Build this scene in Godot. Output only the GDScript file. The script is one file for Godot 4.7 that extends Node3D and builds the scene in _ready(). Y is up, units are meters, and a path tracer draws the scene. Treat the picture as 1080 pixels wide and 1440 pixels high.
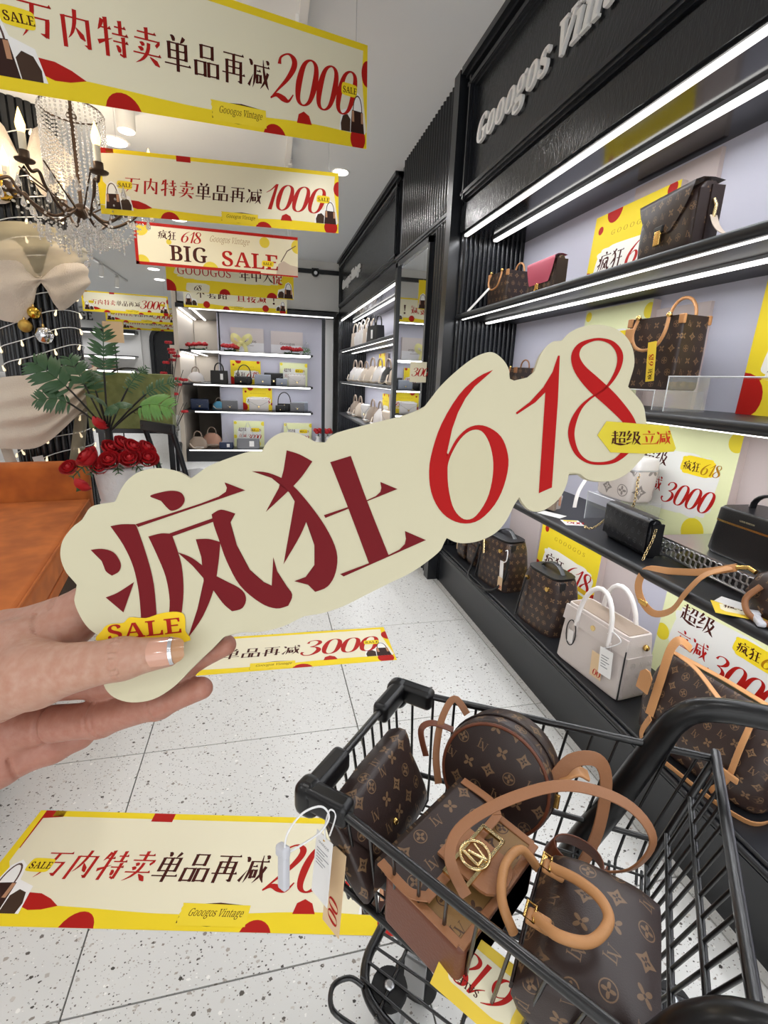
extends Node3D
# A handbag shop: a hand holds up a die-cut sign, a wire cart full of bags stands below, shelves run down the right side.

var mats := {}
var used := {}
var meshes := {}
var rng := RandomNumberGenerator.new()

# ---------------------------------------------------------------- mesh builder
class MB:
	var v := PackedVector3Array()
	var n := PackedVector3Array()
	var c := PackedColorArray()
	var ix := PackedInt32Array()
	var col := Color.WHITE
	var t := Transform3D.IDENTITY
	func put(p: Vector3, nn: Vector3) -> int:
		v.append(t * p); n.append((t.basis * nn).normalized()); c.append(col)
		return v.size() - 1
	func tri(a: Vector3, b: Vector3, d: Vector3) -> MB:
		var nn := (b - a).cross(d - a)
		var i := put(a, nn); put(b, nn); put(d, nn)
		ix.append_array([i, i + 2, i + 1])
		return self
	func quad(a: Vector3, b: Vector3, d: Vector3, e: Vector3) -> MB:
		var nn := (b - a).cross(d - a)
		if nn.length_squared() < 1e-14:
			nn = (d - a).cross(e - a)
		var i := put(a, nn); put(b, nn); put(d, nn); put(e, nn)
		ix.append_array([i, i + 2, i + 1, i, i + 3, i + 2])
		return self
	func hexa(p: Array) -> MB:      # eight corners: bottom 0-3 counter-clockwise seen from above, top 4-7
		quad(p[3], p[2], p[1], p[0]); quad(p[4], p[5], p[6], p[7])
		for k in 4:
			var m := (k + 1) % 4
			quad(p[k], p[m], p[m + 4], p[k + 4])
		return self
	func box(ctr: Vector3, s: Vector3) -> MB:
		var h := s / 2
		var p := []
		for y in [-h.y, h.y]:
			p.append_array([ctr + Vector3(-h.x, y, h.z), ctr + Vector3(h.x, y, h.z), ctr + Vector3(h.x, y, -h.z), ctr + Vector3(-h.x, y, -h.z)])
		return hexa(p)
	func boxb(a: Vector3, b: Vector3) -> MB:
		return box((a + b) / 2, (b - a).abs())
	func grid(rows: Array, ring := false, loop := false, flip := 0) -> MB:   # smooth surface through rows of points
		var R: int = rows.size()
		var C: int = rows[0].size()
		var acc := PackedVector3Array(); acc.resize(R * C)
		var quads := []
		var side := 0.0
		var mid := Vector3.ZERO
		if not ring:
			for r in rows:
				for p in r: mid += p
			mid /= float(R * C)
		for i in (R if loop else R - 1):
			var i2 := (i + 1) % R
			var ctr := mid
			if ring:
				ctr = Vector3.ZERO
				for p in rows[i]: ctr += p
				for p in rows[i2]: ctr += p
				ctr /= float(2 * C)
			for j in (C if ring else C - 1):
				var j2 := (j + 1) % C
				var a: Vector3 = rows[i][j]
				var b: Vector3 = rows[i][j2]
				var d: Vector3 = rows[i2][j2]
				var e: Vector3 = rows[i2][j]
				var nn := (d - a).cross(e - b)
				acc[i * C + j] += nn; acc[i * C + j2] += nn; acc[i2 * C + j2] += nn; acc[i2 * C + j] += nn
				side += nn.dot((a + d) / 2 - ctr)
				quads.append([i * C + j, i * C + j2, i2 * C + j2, i2 * C + j])
		var s := 1.0
		if flip == 0 and side < 0 or flip < 0: s = -1.0
		var o := v.size()
		for i in R:
			for j in C:
				put(rows[i][j], acc[i * C + j] * s if acc[i * C + j].length_squared() > 1e-18 else Vector3.UP)
		for q in quads:
			if s > 0: ix.append_array([o + q[0], o + q[2], o + q[1], o + q[0], o + q[3], o + q[2]])
			else: ix.append_array([o + q[0], o + q[1], o + q[2], o + q[0], o + q[2], o + q[3]])
		return self
	func fan(ring: Array, out: Vector3) -> MB:
		var ctr := Vector3.ZERO
		for p in ring: ctr += p
		ctr /= float(ring.size())
		var i := put(ctr, out)
		for p in ring: put(p, out)
		var m := ring.size()
		var ccw: bool = (ring[0] - ctr).cross(ring[1] - ctr).dot(out) > 0
		for k in m:
			if ccw: ix.append_array([i, i + 1 + (k + 1) % m, i + 1 + k])
			else: ix.append_array([i, i + 1 + k, i + 1 + (k + 1) % m])
		return self
	static func frames(pts: Array, up: Vector3) -> Array:    # [tangent, side, normal] per point, transported
		var out := []
		var nrm := up
		for i in pts.size():
			var a: Vector3 = pts[maxi(i - 1, 0)]
			var b: Vector3 = pts[mini(i + 1, pts.size() - 1)]
			var tg := (b - a).normalized()
			nrm = nrm - tg * nrm.dot(tg)
			if nrm.length() < 1e-4:
				nrm = tg.cross(Vector3.RIGHT if absf(tg.x) < 0.8 else Vector3.FORWARD)
			nrm = nrm.normalized()
			out.append([tg, tg.cross(nrm).normalized(), nrm])
		return out
	func tube(pts: Array, r, sides := 6, closed := false) -> MB:
		var fr := frames(pts, Vector3(0.31, 0.83, 0.46))
		var rows := []
		for i in pts.size():
			var rr: float = r[i] if r is Array else r
			var ring := []
			for k in sides:
				var a := TAU * k / sides
				ring.append(pts[i] + fr[i][1] * cos(a) * rr + fr[i][2] * sin(a) * rr)
			rows.append(ring)
		grid(rows, true, closed)
		if not closed:
			fan(rows[0], -fr[0][0]); fan(rows[-1], fr[-1][0])
		return self
	func strap(pts: Array, width: float, thick: float, up) -> MB:   # a flat band along a path; up is one vector or one for each point
		var fr := frames(pts, up[0] if up is Array else up)
		var rows := []
		var b := thick * 0.3
		for i in pts.size():
			var nn: Vector3 = fr[i][2]
			if up is Array:
				nn = (up[i] - fr[i][0] * up[i].dot(fr[i][0])).normalized()
			var sd: Vector3 = fr[i][0].cross(nn).normalized()
			var w := width / 2
			var h := thick / 2
			var ring := []
			for q in [[-w + b, -h], [w - b, -h], [w, -h + b], [w, h - b], [w - b, h], [-w + b, h], [-w, h - b], [-w, -h + b]]:
				ring.append(pts[i] + sd * q[0] + nn * q[1])
			rows.append(ring)
		grid(rows, true)
		fan(rows[0], -fr[0][0]); fan(rows[-1], fr[-1][0])
		return self
	func lathe(prof: Array, sides := 16, at := Vector3.ZERO) -> MB:
		var rows := []
		for p in prof:
			var ring := []
			for k in sides:
				var a := TAU * k / sides
				ring.append(at + Vector3(cos(a) * p[0], p[1], sin(a) * p[0]))
			rows.append(ring)
		grid(rows, true)
		if prof[0][0] > 1e-4: fan(rows[0], Vector3(0, -1 if prof[0][1] <= prof[-1][1] else 1, 0))
		if prof[-1][0] > 1e-4: fan(rows[-1], Vector3(0, 1 if prof[0][1] <= prof[-1][1] else -1, 0))
		return self
	func ball(at: Vector3, r: float, sides := 8, sy := 1.0) -> MB:
		var prof := []
		var m := maxi(3, sides / 2)
		for k in m + 1:
			var a := PI * k / m - PI / 2
			prof.append([maxf(cos(a) * r, 1e-5), sin(a) * r * sy])
		return lathe(prof, sides, at)
	func rbox(ctr: Vector3, s: Vector3, r: float, seg := 2) -> MB:   # box with rounded edges
		var h := s / 2 - Vector3.ONE * r
		var rows := []
		for i in 2 * (seg + 1):
			var sgy := -1.0 if i <= seg else 1.0
			var ph := -PI / 2 + PI / 2 * (i if i <= seg else i - 1) / seg
			var row := []
			for j in 4 * (seg + 1):
				var qd := j / (seg + 1)
				var th := PI / 2 * qd + PI / 2 * (j % (seg + 1)) / seg
				var sx := 1.0 if qd == 0 or qd == 3 else -1.0
				var sz := 1.0 if qd < 2 else -1.0
				row.append(ctr + Vector3(h.x * sx + r * cos(ph) * cos(th), h.y * sgy + r * sin(ph), h.z * sz + r * cos(ph) * sin(th)))
			rows.append(row)
		grid(rows, true)
		fan(rows[0], Vector3.DOWN); fan(rows[-1], Vector3.UP)
		return self
	func loft(levels: Array, e := 6.0, num := 28) -> MB:  # levels [y, half width, half depth, x shift, z shift]
		var rows := []
		for l in levels:
			var ring := []
			for k in num:
				var a := TAU * (k + 0.5) / num
				var cx := cos(a)
				var cz := sin(a)
				ring.append(Vector3(signf(cx) * pow(absf(cx), 2.0 / e) * l[1] + (l[3] if l.size() > 3 else 0.0), l[0], signf(cz) * pow(absf(cz), 2.0 / e) * l[2] + (l[4] if l.size() > 4 else 0.0)))
			rows.append(ring)
		grid(rows, true)
		fan(rows[0], Vector3.DOWN); fan(rows[-1], Vector3.UP)
		return self
	func flat(poly: PackedVector2Array, z: float) -> MB:     # a filled outline facing +z
		var id := Geometry2D.triangulate_polygon(poly)
		if id.is_empty(): return self
		var i := v.size()
		for p in poly: put(Vector3(p.x, p.y, z), Vector3.BACK)
		for k in range(0, id.size(), 3):
			var a := poly[id[k]]; var b := poly[id[k + 1]]; var d := poly[id[k + 2]]
			if (b - a).cross(d - a) > 0: ix.append_array([i + id[k], i + id[k + 2], i + id[k + 1]])
			else: ix.append_array([i + id[k], i + id[k + 1], i + id[k + 2]])
		return self
	func extrude(poly: PackedVector2Array, z0: float, z1: float) -> MB:
		if Geometry2D.is_polygon_clockwise(poly) == false: pass
		flat(poly, z1)
		var s := v.size()
		flat(poly, z0)
		for k in range(s, v.size()): n[k] = -n[k]
		var area := 0.0
		for k in poly.size():
			area += poly[k].cross(poly[(k + 1) % poly.size()])
		for k in poly.size():
			var a := poly[k]
			var b := poly[(k + 1) % poly.size()]
			if area > 0: quad(Vector3(a.x, a.y, z0), Vector3(b.x, b.y, z0), Vector3(b.x, b.y, z1), Vector3(a.x, a.y, z1))
			else: quad(Vector3(b.x, b.y, z0), Vector3(a.x, a.y, z0), Vector3(a.x, a.y, z1), Vector3(b.x, b.y, z1))
		return self
	func join(m: Mesh, x: Transform3D) -> MB:
		for sf in m.get_surface_count():
			var a := m.surface_get_arrays(sf)
			var o := v.size()
			var vs: PackedVector3Array = a[Mesh.ARRAY_VERTEX]
			var ns: PackedVector3Array = a[Mesh.ARRAY_NORMAL]
			var nb := x.basis.inverse().transposed()
			for k in vs.size(): put(x * vs[k], nb * ns[k])
			var id = a[Mesh.ARRAY_INDEX]
			if id == null: id = PackedInt32Array(range(vs.size()))
			for k in id: ix.append(o + k)
		return self
	func mesh() -> ArrayMesh:
		var a := []
		a.resize(Mesh.ARRAY_MAX)
		a[Mesh.ARRAY_VERTEX] = v; a[Mesh.ARRAY_NORMAL] = n; a[Mesh.ARRAY_COLOR] = c; a[Mesh.ARRAY_INDEX] = ix
		var m := ArrayMesh.new()
		m.add_surface_from_arrays(Mesh.PRIMITIVE_TRIANGLES, a)
		return m

# ---------------------------------------------------------------- things and parts
func numbered(called: String) -> String:
	used[called] = used.get(called, -1) + 1
	return called if used[called] == 0 else "%s_%03d" % [called, used[called]]

func thing(called: String, label: String, category: String, at := Vector3.ZERO, turn := 0.0, group := "") -> Node3D:
	var o := Node3D.new()
	o.name = numbered(called)
	add_child(o)
	o.position = at
	o.rotation.y = turn
	o.set_meta("label", label); o.set_meta("category", category)
	if group: o.set_meta("group", group)
	return o

func struct(called: String, label := "") -> Node3D:
	var o := Node3D.new()
	o.name = numbered(called)
	add_child(o)
	o.set_meta("kind", "structure")
	if label: o.set_meta("label", label)
	return o

func part(parent: Node, called: String, m, material: Material, at := Vector3.ZERO, label := "") -> MeshInstance3D:
	var o := MeshInstance3D.new()
	o.name = called
	o.mesh = m.mesh() if m is MB else m
	o.material_override = material
	parent.add_child(o, true)
	o.position = at
	if label: o.set_meta("label", label)
	return o

func again(src: Node3D, label: String, at: Vector3, turn := 0.0) -> Node3D:   # a copy of a thing with its parts
	var o: Node3D = src.duplicate()
	o.name = numbered(String(src.name).rstrip("0123456789").trim_suffix("_"))
	add_child(o)
	o.position = at
	o.rotation = Vector3(0, turn, 0)
	if label: o.set_meta("label", label)
	return o

func M(called: String) -> Material: return mats[called]

func mat(called: String, color: Color, rough := 0.5, metal := 0.0) -> StandardMaterial3D:
	var m := StandardMaterial3D.new()
	m.resource_name = called
	m.albedo_color = color
	m.roughness = rough
	m.metallic = metal
	mats[called] = m
	return m

static func smooth(pts: Array, per := 6, closed := false) -> Array:     # Catmull-Rom through 2D or 3D points
	var out := []
	var m := pts.size()
	for i in (m if closed else m - 1):
		var p0 = pts[(i - 1 + m) % m] if closed or i > 0 else pts[0]
		var p1 = pts[i]
		var p2 = pts[(i + 1) % m]
		var p3 = pts[(i + 2) % m] if closed or i + 2 < m else pts[m - 1]
		for k in per:
			out.append(p1.cubic_interpolate(p2, p0, p3, float(k) / per))
	if not closed: out.append(pts[m - 1])
	return out

static func V(a: Array) -> Array:       # flat numbers to points in space
	var out := []
	for k in range(0, a.size(), 3): out.append(Vector3(a[k], a[k + 1], a[k + 2]))
	return out

static func P2(a: Array) -> Array:      # flat numbers to points in a plane
	var out := []
	for k in range(0, a.size(), 2): out.append(Vector2(a[k], a[k + 1]))
	return out

# ---------------------------------------------------------------- textures
func fill(im: Image, poly: Array, col: Color) -> void:        # scan-line fill, wrapping at the edges of the tile
	var lo := 1e9
	var hi := -1e9
	for p in poly:
		lo = minf(lo, p.y); hi = maxf(hi, p.y)
	var w := im.get_width()
	var h := im.get_height()
	for y in range(int(floor(lo)), int(ceil(hi)) + 1):
		var xs := []
		var yy := y + 0.5
		for k in poly.size():
			var a: Vector2 = poly[k]
			var b: Vector2 = poly[(k + 1) % poly.size()]
			if (a.y <= yy) != (b.y <= yy):
				xs.append(a.x + (yy - a.y) / (b.y - a.y) * (b.x - a.x))
		xs.sort()
		for k in range(0, xs.size() - 1, 2):
			var x0 := int(round(xs[k]))
			var x1 := int(round(xs[k + 1]))
			if x1 <= x0: continue
			for ox in [-w, 0, w]:
				im.fill_rect(Rect2i(x0 + ox, posmod(y, h), x1 - x0, 1).intersection(Rect2i(0, 0, w, h)), col)

func ring2(c: Vector2, r: float, num := 20, sy := 1.0) -> Array:
	var out := []
	for k in num: out.append(c + Vector2(cos(TAU * k / num) * r, sin(TAU * k / num) * r * sy))
	return out

func petals(c: Vector2, r: float, pinch: float, turn: float, lobes := 4) -> Array:
	var out := []
	for k in lobes * 12:
		var a := TAU * k / (lobes * 12)
		var q := absf(cos(a * lobes / 2.0))
		out.append(c + Vector2.from_angle(a + turn) * r * lerpf(pinch, 1.0, pow(q, 1.6)))
	return out

func star4(c: Vector2, r: float, waist: float) -> Array:
	var out := []
	for k in 4:
		out.append(c + Vector2.from_angle(k * PI / 2) * r)
		out.append(c + Vector2.from_angle(k * PI / 2 + PI / 4) * r * waist)
	return out

func bar(a: Vector2, b: Vector2, w: float) -> Array:
	var s := (b - a).orthogonal().normalized() * w / 2
	return [a + s, b + s, b - s, a - s]

func motif(im: Image, kind: int, c: Vector2, s: float, ink: Color, ground: Color) -> void:
	match kind:
		0:   # interlocked letters L and V
			for q in [bar(c + Vector2(-0.3, -0.85) * s, c + Vector2(-0.55, 0.5) * s, 0.17 * s), bar(c + Vector2(-0.78, 0.5) * s, c + Vector2(0.02, 0.5) * s, 0.08 * s), bar(c + Vector2(0.0, 0.52) * s, c + Vector2(0.1, 0.24) * s, 0.08 * s), bar(c + Vector2(-0.52, -0.86) * s, c + Vector2(-0.08, -0.86) * s, 0.07 * s),
					bar(c + Vector2(0.02, -0.42) * s, c + Vector2(0.34, 0.88) * s, 0.19 * s), bar(c + Vector2(0.88, -0.42) * s, c + Vector2(0.37, 0.86) * s, 0.07 * s), bar(c + Vector2(-0.18, -0.44) * s, c + Vector2(0.22, -0.44) * s, 0.07 * s), bar(c + Vector2(0.68, -0.44) * s, c + Vector2(1.05, -0.44) * s, 0.07 * s)]:
				fill(im, q, ink)
		1:   # four-petal flower
			fill(im, petals(c, s, 0.18, PI / 4), ink)
			fill(im, ring2(c, s * 0.16, 10), ground)
		2:   # curved diamond holding a star
			fill(im, star4(c, s * 1.15, 0.52), ink)
			fill(im, petals(c, s * 0.5, 0.2, 0.0), ground)
			fill(im, ring2(c, s * 0.1, 8), ink)
		3:   # ring holding a flower
			fill(im, ring2(c, s * 0.95), ink)
			fill(im, ring2(c, s * 0.82), ground)
			fill(im, petals(c, s * 0.72, 0.25, 0.0), ink)
			fill(im, ring2(c, s * 0.14, 8), ground)

func monogram(ground: Color, ink: Color, grain := 0.05) -> ImageTexture:
	var im := Image.create(1024, 1024, false, Image.FORMAT_RGB8)
	im.fill(ground)
	for r in 4:
		for k in 4:
			motif(im, (k + 2 * r + (r / 2)) % 4, Vector2(k * 256 + (128 if r % 2 else 0) + 64, r * 256 + 128), 78.0, ink, ground)
	im.shrink_x2()
	var noise := FastNoiseLite.new()
	noise.seed = 5; noise.frequency = 0.35
	for y in 512:
		for x in 512:
			var f := 1.0 + grain * noise.get_noise_2d(x, y) * 2.0
			var q := im.get_pixel(x, y)
			im.set_pixel(x, y, Color(q.r * f, q.g * f, q.b * f))
	return ImageTexture.create_from_image(im)

func noise_tex(size: int, freq: float, lo: Color, hi: Color, octaves := 4, sd := 1, stretch := 1.0, normal := false, bump := 4.0) -> NoiseTexture2D:
	var f := FastNoiseLite.new()
	f.seed = sd; f.frequency = freq; f.fractal_octaves = octaves
	if stretch != 1.0:
		f.domain_warp_enabled = true; f.domain_warp_amplitude = 30.0 * stretch
	var t := NoiseTexture2D.new()
	t.width = size; t.height = size; t.seamless = true; t.noise = f
	t.as_normal_map = normal; t.bump_strength = bump
	if not normal:
		var g := Gradient.new()
		g.colors = PackedColorArray([lo, hi]); g.offsets = PackedFloat32Array([0.15, 0.85])
		t.color_ramp = g
	return t

func terrazzo() -> ImageTexture:
	var im := Image.create(2048, 2048, false, Image.FORMAT_RGB8)
	im.fill(Color("d8d8d5"))
	rng.seed = 11
	var tones := [Color("55504b"), Color("6f6a66"), Color("3c3936"), Color("8b837b"), Color("a79f96"), Color("b9b4ad"), Color("c9c4bd"), Color("efeeea")]
	for k in 21000:
		var c := Vector2(rng.randf() * 2048, rng.randf() * 2048)
		var u := rng.randf()
		var r := 1.3 + 2.6 * u * u + (4.5 * rng.randf() if u > 0.93 else 0.0)
		var col: Color = tones[rng.randi() % 8]
		var poly := []
		var m := rng.randi_range(4, 6)
		var a0 := rng.randf() * TAU
		var sq := rng.randf_range(0.5, 1.0)
		for j in m: poly.append(c + Vector2(cos(a0 + TAU * j / m) * r, sin(a0 + TAU * j / m) * r * sq) * rng.randf_range(0.75, 1.2))
		fill(im, poly, col)
	return ImageTexture.create_from_image(im)

func wood_grain() -> ImageTexture:       # open-pored painted oak: height of the pores, long along v
	var im := Image.create(512, 512, false, Image.FORMAT_L8)
	var f := FastNoiseLite.new()
	f.seed = 3; f.frequency = 0.03; f.fractal_octaves = 4
	for y in 512:
		for x in 512:
			var w := 40.0 * sin(TAU * y / 512.0) * 0.5
			var q := f.get_noise_2d((x + w) * 2.6, y * 0.16) * 0.6 + f.get_noise_2d(x * 9.0 + 500, y * 0.5) * 0.6
			var b := smoothstep(-0.2, 0.25, q)
			im.set_pixel(x, y, Color(b, b, b))
	return ImageTexture.create_from_image(im)

# ---------------------------------------------------------------- lettering and print
# strokes on a 100 x 100 square, y down: z = pen line (level thin, upright thick), p = falling left, n = falling right, d = dot, t = rising, c = curved hook
const HANZI := {
	"万": "z 6 16 94 16;p 44 16 42 62 10 94;z 40 46 80 46 74 88 58 80",
	"内": "z 16 24 16 97;z 16 24 84 24 84 92 70 84;p 50 4 49 54 26 74;n 50 46 60 60 74 74",
	"特": "p 20 8 16 24 6 36;z 14 28 46 28;z 30 4 30 97;t 4 66 48 50;z 56 20 92 20;z 74 5 74 38;z 48 38 98 38;z 50 56 97 56;z 82 44 82 92 68 86;d 58 66 68 82",
	"卖": "z 20 15 82 15;z 50 3 50 32;z 10 32 90 32 80 46;d 26 42 38 50;d 20 55 34 63;z 4 70 96 70;p 56 40 56 78 10 97;n 58 76 72 84 90 97",
	"单": "d 26 3 38 17;p 74 3 70 12 60 20;z 20 22 20 66;z 20 22 80 22 80 66;z 20 42 80 42;z 20 63 80 63;z 3 79 97 79;z 50 22 50 98",
	"品": "z 30 8 30 45;z 30 8 72 8 72 45;z 30 41 72 41;z 8 54 8 95;z 8 54 43 54 43 95;z 8 91 43 91;z 57 54 57 95;z 57 54 92 54 92 95;z 57 91 92 91",
	"再": "z 8 11 92 11;z 22 30 22 97;z 22 30 79 30 79 92 66 87;z 50 11 50 67;z 22 48 79 48;z 3 67 97 67",
	"减": "d 6 12 18 28;t 5 90 24 54;z 28 26 97 26;p 33 26 34 68 22 94;z 40 42 58 42;z 42 54 42 80;z 42 54 57 54 57 78;z 42 76 57 76;n 68 5 70 62 94 92;p 90 42 80 70 56 94;d 80 6 91 17",
	"超": "z 10 17 46 17;z 28 5 28 34;z 3 34 50 34;z 28 34 28 84;z 28 56 47 56;p 15 50 15 74 3 93;n 8 78 40 96 99 93;z 54 11 92 11 88 42 76 36;p 71 11 68 34 52 46;z 58 54 58 82;z 58 54 89 54 89 82;z 58 78 89 78",
	"级": "p 26 4 20 20 6 34;z 6 34 28 34;p 38 22 26 46 6 62;t 5 64 42 54;t 3 90 44 76;z 48 12 84 12 72 38 92 38;p 60 12 58 62 40 96;p 92 38 82 72 50 97;n 58 44 70 78 99 96",
	"立": "d 44 3 56 19;z 10 26 92 26;d 27 38 38 78;p 76 36 72 62 60 86;z 3 89 97 89",
	"年": "p 28 3 24 24 6 40;z 24 20 92 20;z 28 44 86 44;z 28 44 28 69;z 3 69 97 69;z 57 20 57 98",
	"中": "z 13 27 13 68;z 13 27 87 27 87 68;z 13 63 87 63;z 50 3 50 98",
	"大": "z 5 34 95 34;p 51 5 51 62 6 96;n 51 36 62 76 98 96",
	"促": "p 28 4 20 30 3 52;z 20 36 20 97;z 44 8 44 40;z 44 8 85 8 85 40;z 44 36 85 36;z 65 36 65 88;z 65 59 91 59;p 50 50 48 78 33 96;n 46 74 66 94 99 93",
	"不": "z 5 14 95 14;p 57 14 42 46 5 70;z 50 34 50 98;n 60 38 74 48 90 64",
	"套": "z 8 15 92 15;p 46 3 36 30 5 44;n 56 16 70 36 97 44;z 36 37 72 37;z 36 48 72 48;z 36 59 72 59;z 36 30 36 72;z 5 72 95 72;p 46 72 38 86 22 92;z 22 93 78 93;d 70 80 85 97",
	"路": "z 10 8 10 36;z 10 8 40 8 40 36;z 10 32 40 32;z 26 32 26 88;z 26 58 44 58;z 11 48 11 90;t 3 95 47 82;p 64 4 58 26 45 40;z 60 18 86 18 76 36;p 86 18 72 50 43 60;n 62 26 74 48 99 56;z 56 64 56 96;z 56 64 87 64 87 96;z 56 91 87 91",
	"直": "z 8 14 92 14;z 50 3 50 26;z 26 27 26 86;z 26 27 76 27 76 86;z 26 42 76 42;z 26 57 76 57;z 26 72 76 72;z 4 90 97 90",
	"接": "z 3 28 38 28;z 23 4 23 92 11 85;t 3 64 40 48;d 62 3 72 14;z 42 18 95 18;d 52 24 59 37;p 84 22 80 34 74 40;z 38 43 98 43;p 62 46 54 66 46 76;p 84 58 74 86 40 97;n 46 74 70 82 92 97;z 39 60 97 60",
	"疯": "d 50 2 62 13;z 22 17 97 17;p 25 17 26 68 5 97;d 4 28 15 42;t 3 66 23 52;p 42 34 42 72 28 97;c 42 34 78 34 80 72 97 90 98 76;p 72 44 62 72 44 88;n 48 50 60 66 74 84",
	"狂": "p 36 3 26 18 6 30;c 12 8 34 30 38 66 28 95 16 88;p 34 46 22 62 4 74;z 46 16 95 16;z 52 50 91 50;z 42 91 98 91;z 71 16 71 91",
}
const DIGITS := {
	"0": [[30, 3, 3.5, 46, 15, 11, 51, 50, 16, 46, 85, 11, 30, 97, 3.5, 14, 85, 11, 9, 50, 16, 14, 15, 11]],
	"1": [[4, 36, 2, 18, 24, 4, 30, 6, 6], [33, 2, 9, 31, 98, 14]],
	"2": [[10, 26, 9, 11, 12, 5, 28, 3, 4, 44, 12, 12, 46, 28, 14, 35, 52, 10, 17, 76, 5, 3, 96, 3], [3, 95, 4, 16, 87, 8, 34, 92, 12, 48, 95, 6, 57, 80, 3]],
	"3": [[8, 22, 9, 11, 8, 4, 26, 3, 4, 41, 11, 10, 43, 25, 13, 33, 39, 6, 20, 45, 3], [20, 45, 3, 38, 49, 6, 49, 63, 14, 47, 80, 15, 33, 96, 6, 15, 97, 4, 4, 85, 7, 6, 76, 10]],
	"4": [[40, 3, 6, 20, 40, 6, 3, 70, 4], [3, 70, 5, 54, 70, 5], [40, 4, 8, 38, 98, 13]],
	"5": [[14, 4, 6, 48, 4, 8], [14, 4, 4, 10, 46, 5, 26, 40, 5, 44, 52, 13, 46, 74, 14, 32, 95, 6, 12, 96, 4, 5, 84, 8]],
	"6": [[54, 3, 2, 34, 16, 6, 16, 40, 12, 10, 66, 15, 15, 87, 12, 29, 97, 4, 43, 90, 9, 51, 72, 14, 47, 52, 11, 35, 43, 4, 22, 50, 3, 13, 62, 2]],
	"8": [[44, 22, 9, 36, 7, 5, 24, 3, 4, 11, 10, 11, 11, 24, 14, 26, 42, 15, 44, 60, 15, 51, 77, 14, 43, 93, 7, 28, 98, 4, 11, 90, 10, 8, 74, 11, 20, 54, 5, 36, 40, 4, 44, 22, 9]],
	"9": [[48, 32, 2, 36, 52, 4, 20, 52, 5, 9, 38, 12, 11, 18, 13, 26, 4, 4, 42, 10, 11, 50, 30, 15, 44, 60, 12, 26, 86, 5, 8, 97, 2]],
}
const RED := Color("b3201c")
const DARK := Color("451613")
const YELLOW := Color("f2d62e")
const CREAM := Color("ece5c8")

class Pen:                # places a print on a flat sheet: x right, y up, each new layer a tenth of a millimetre higher
	var mb: MB
	var org := Vector2.ZERO
	var size := 1.0
	var slant := 0.0
	var turn := 0.0
	var wide := 1.0
	var z := 0.0002
	func at(g: Vector2) -> Vector2:     # glyph space (0..100, y down) to the sheet
		var y := 1.0 - g.y / 100.0
		return org + Vector2((g.x / 100.0 * wide + slant * y) * size, y * size).rotated(turn)
	func ribbon(pts: Array, closed := false) -> void:      # pts are Vector3(x, y, width)
		var a := []
		var b := []
		var m := pts.size()
		for k in m:
			var p0: Vector3 = pts[(k - 1 + m) % m] if closed else pts[maxi(k - 1, 0)]
			var p1: Vector3 = pts[(k + 1) % m] if closed else pts[mini(k + 1, m - 1)]
			var d: Vector2 = Vector2(p1.x - p0.x, p1.y - p0.y).normalized().orthogonal() * pts[k].z / 2
			var c := Vector2(pts[k].x, pts[k].y)
			a.append(at(c + d)); b.append(at(c - d))
		for k in (m if closed else m - 1):
			var j := (k + 1) % m
			poly4(a[k], b[k], b[j], a[j])
	func poly4(a: Vector2, b: Vector2, c: Vector2, d: Vector2) -> void:
		if (c - a).cross(d - b) < 0:
			var s := b; b = d; d = s
		mb.quad(Vector3(a.x, a.y, z), Vector3(b.x, b.y, z), Vector3(c.x, c.y, z), Vector3(d.x, d.y, z))

func lin(c: Color) -> Color: return c.srgb_to_linear()

func pen(mb: MB, x: float, y: float, size: float, col: Color, z := 0.0003, slant := 0.0, turn := 0.0) -> Pen:
	var p := Pen.new()
	p.mb = mb; p.org = Vector2(x, y); p.size = size; p.slant = slant; p.turn = turn; p.z = z
	mb.col = lin(col)
	return p

func bez(a: Vector2, b: Vector2, c: Vector2, w: Array, num := 7) -> Array:
	var out := []
	for k in num:
		var q := float(k) / (num - 1)
		var p := a.lerp(b, q).lerp(b.lerp(c, q), q)
		var f := q * (w.size() - 1)
		var i := mini(int(f), w.size() - 2)
		out.append(Vector3(p.x, p.y, lerpf(w[i], w[i + 1], f - i)))
	return out

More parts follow.
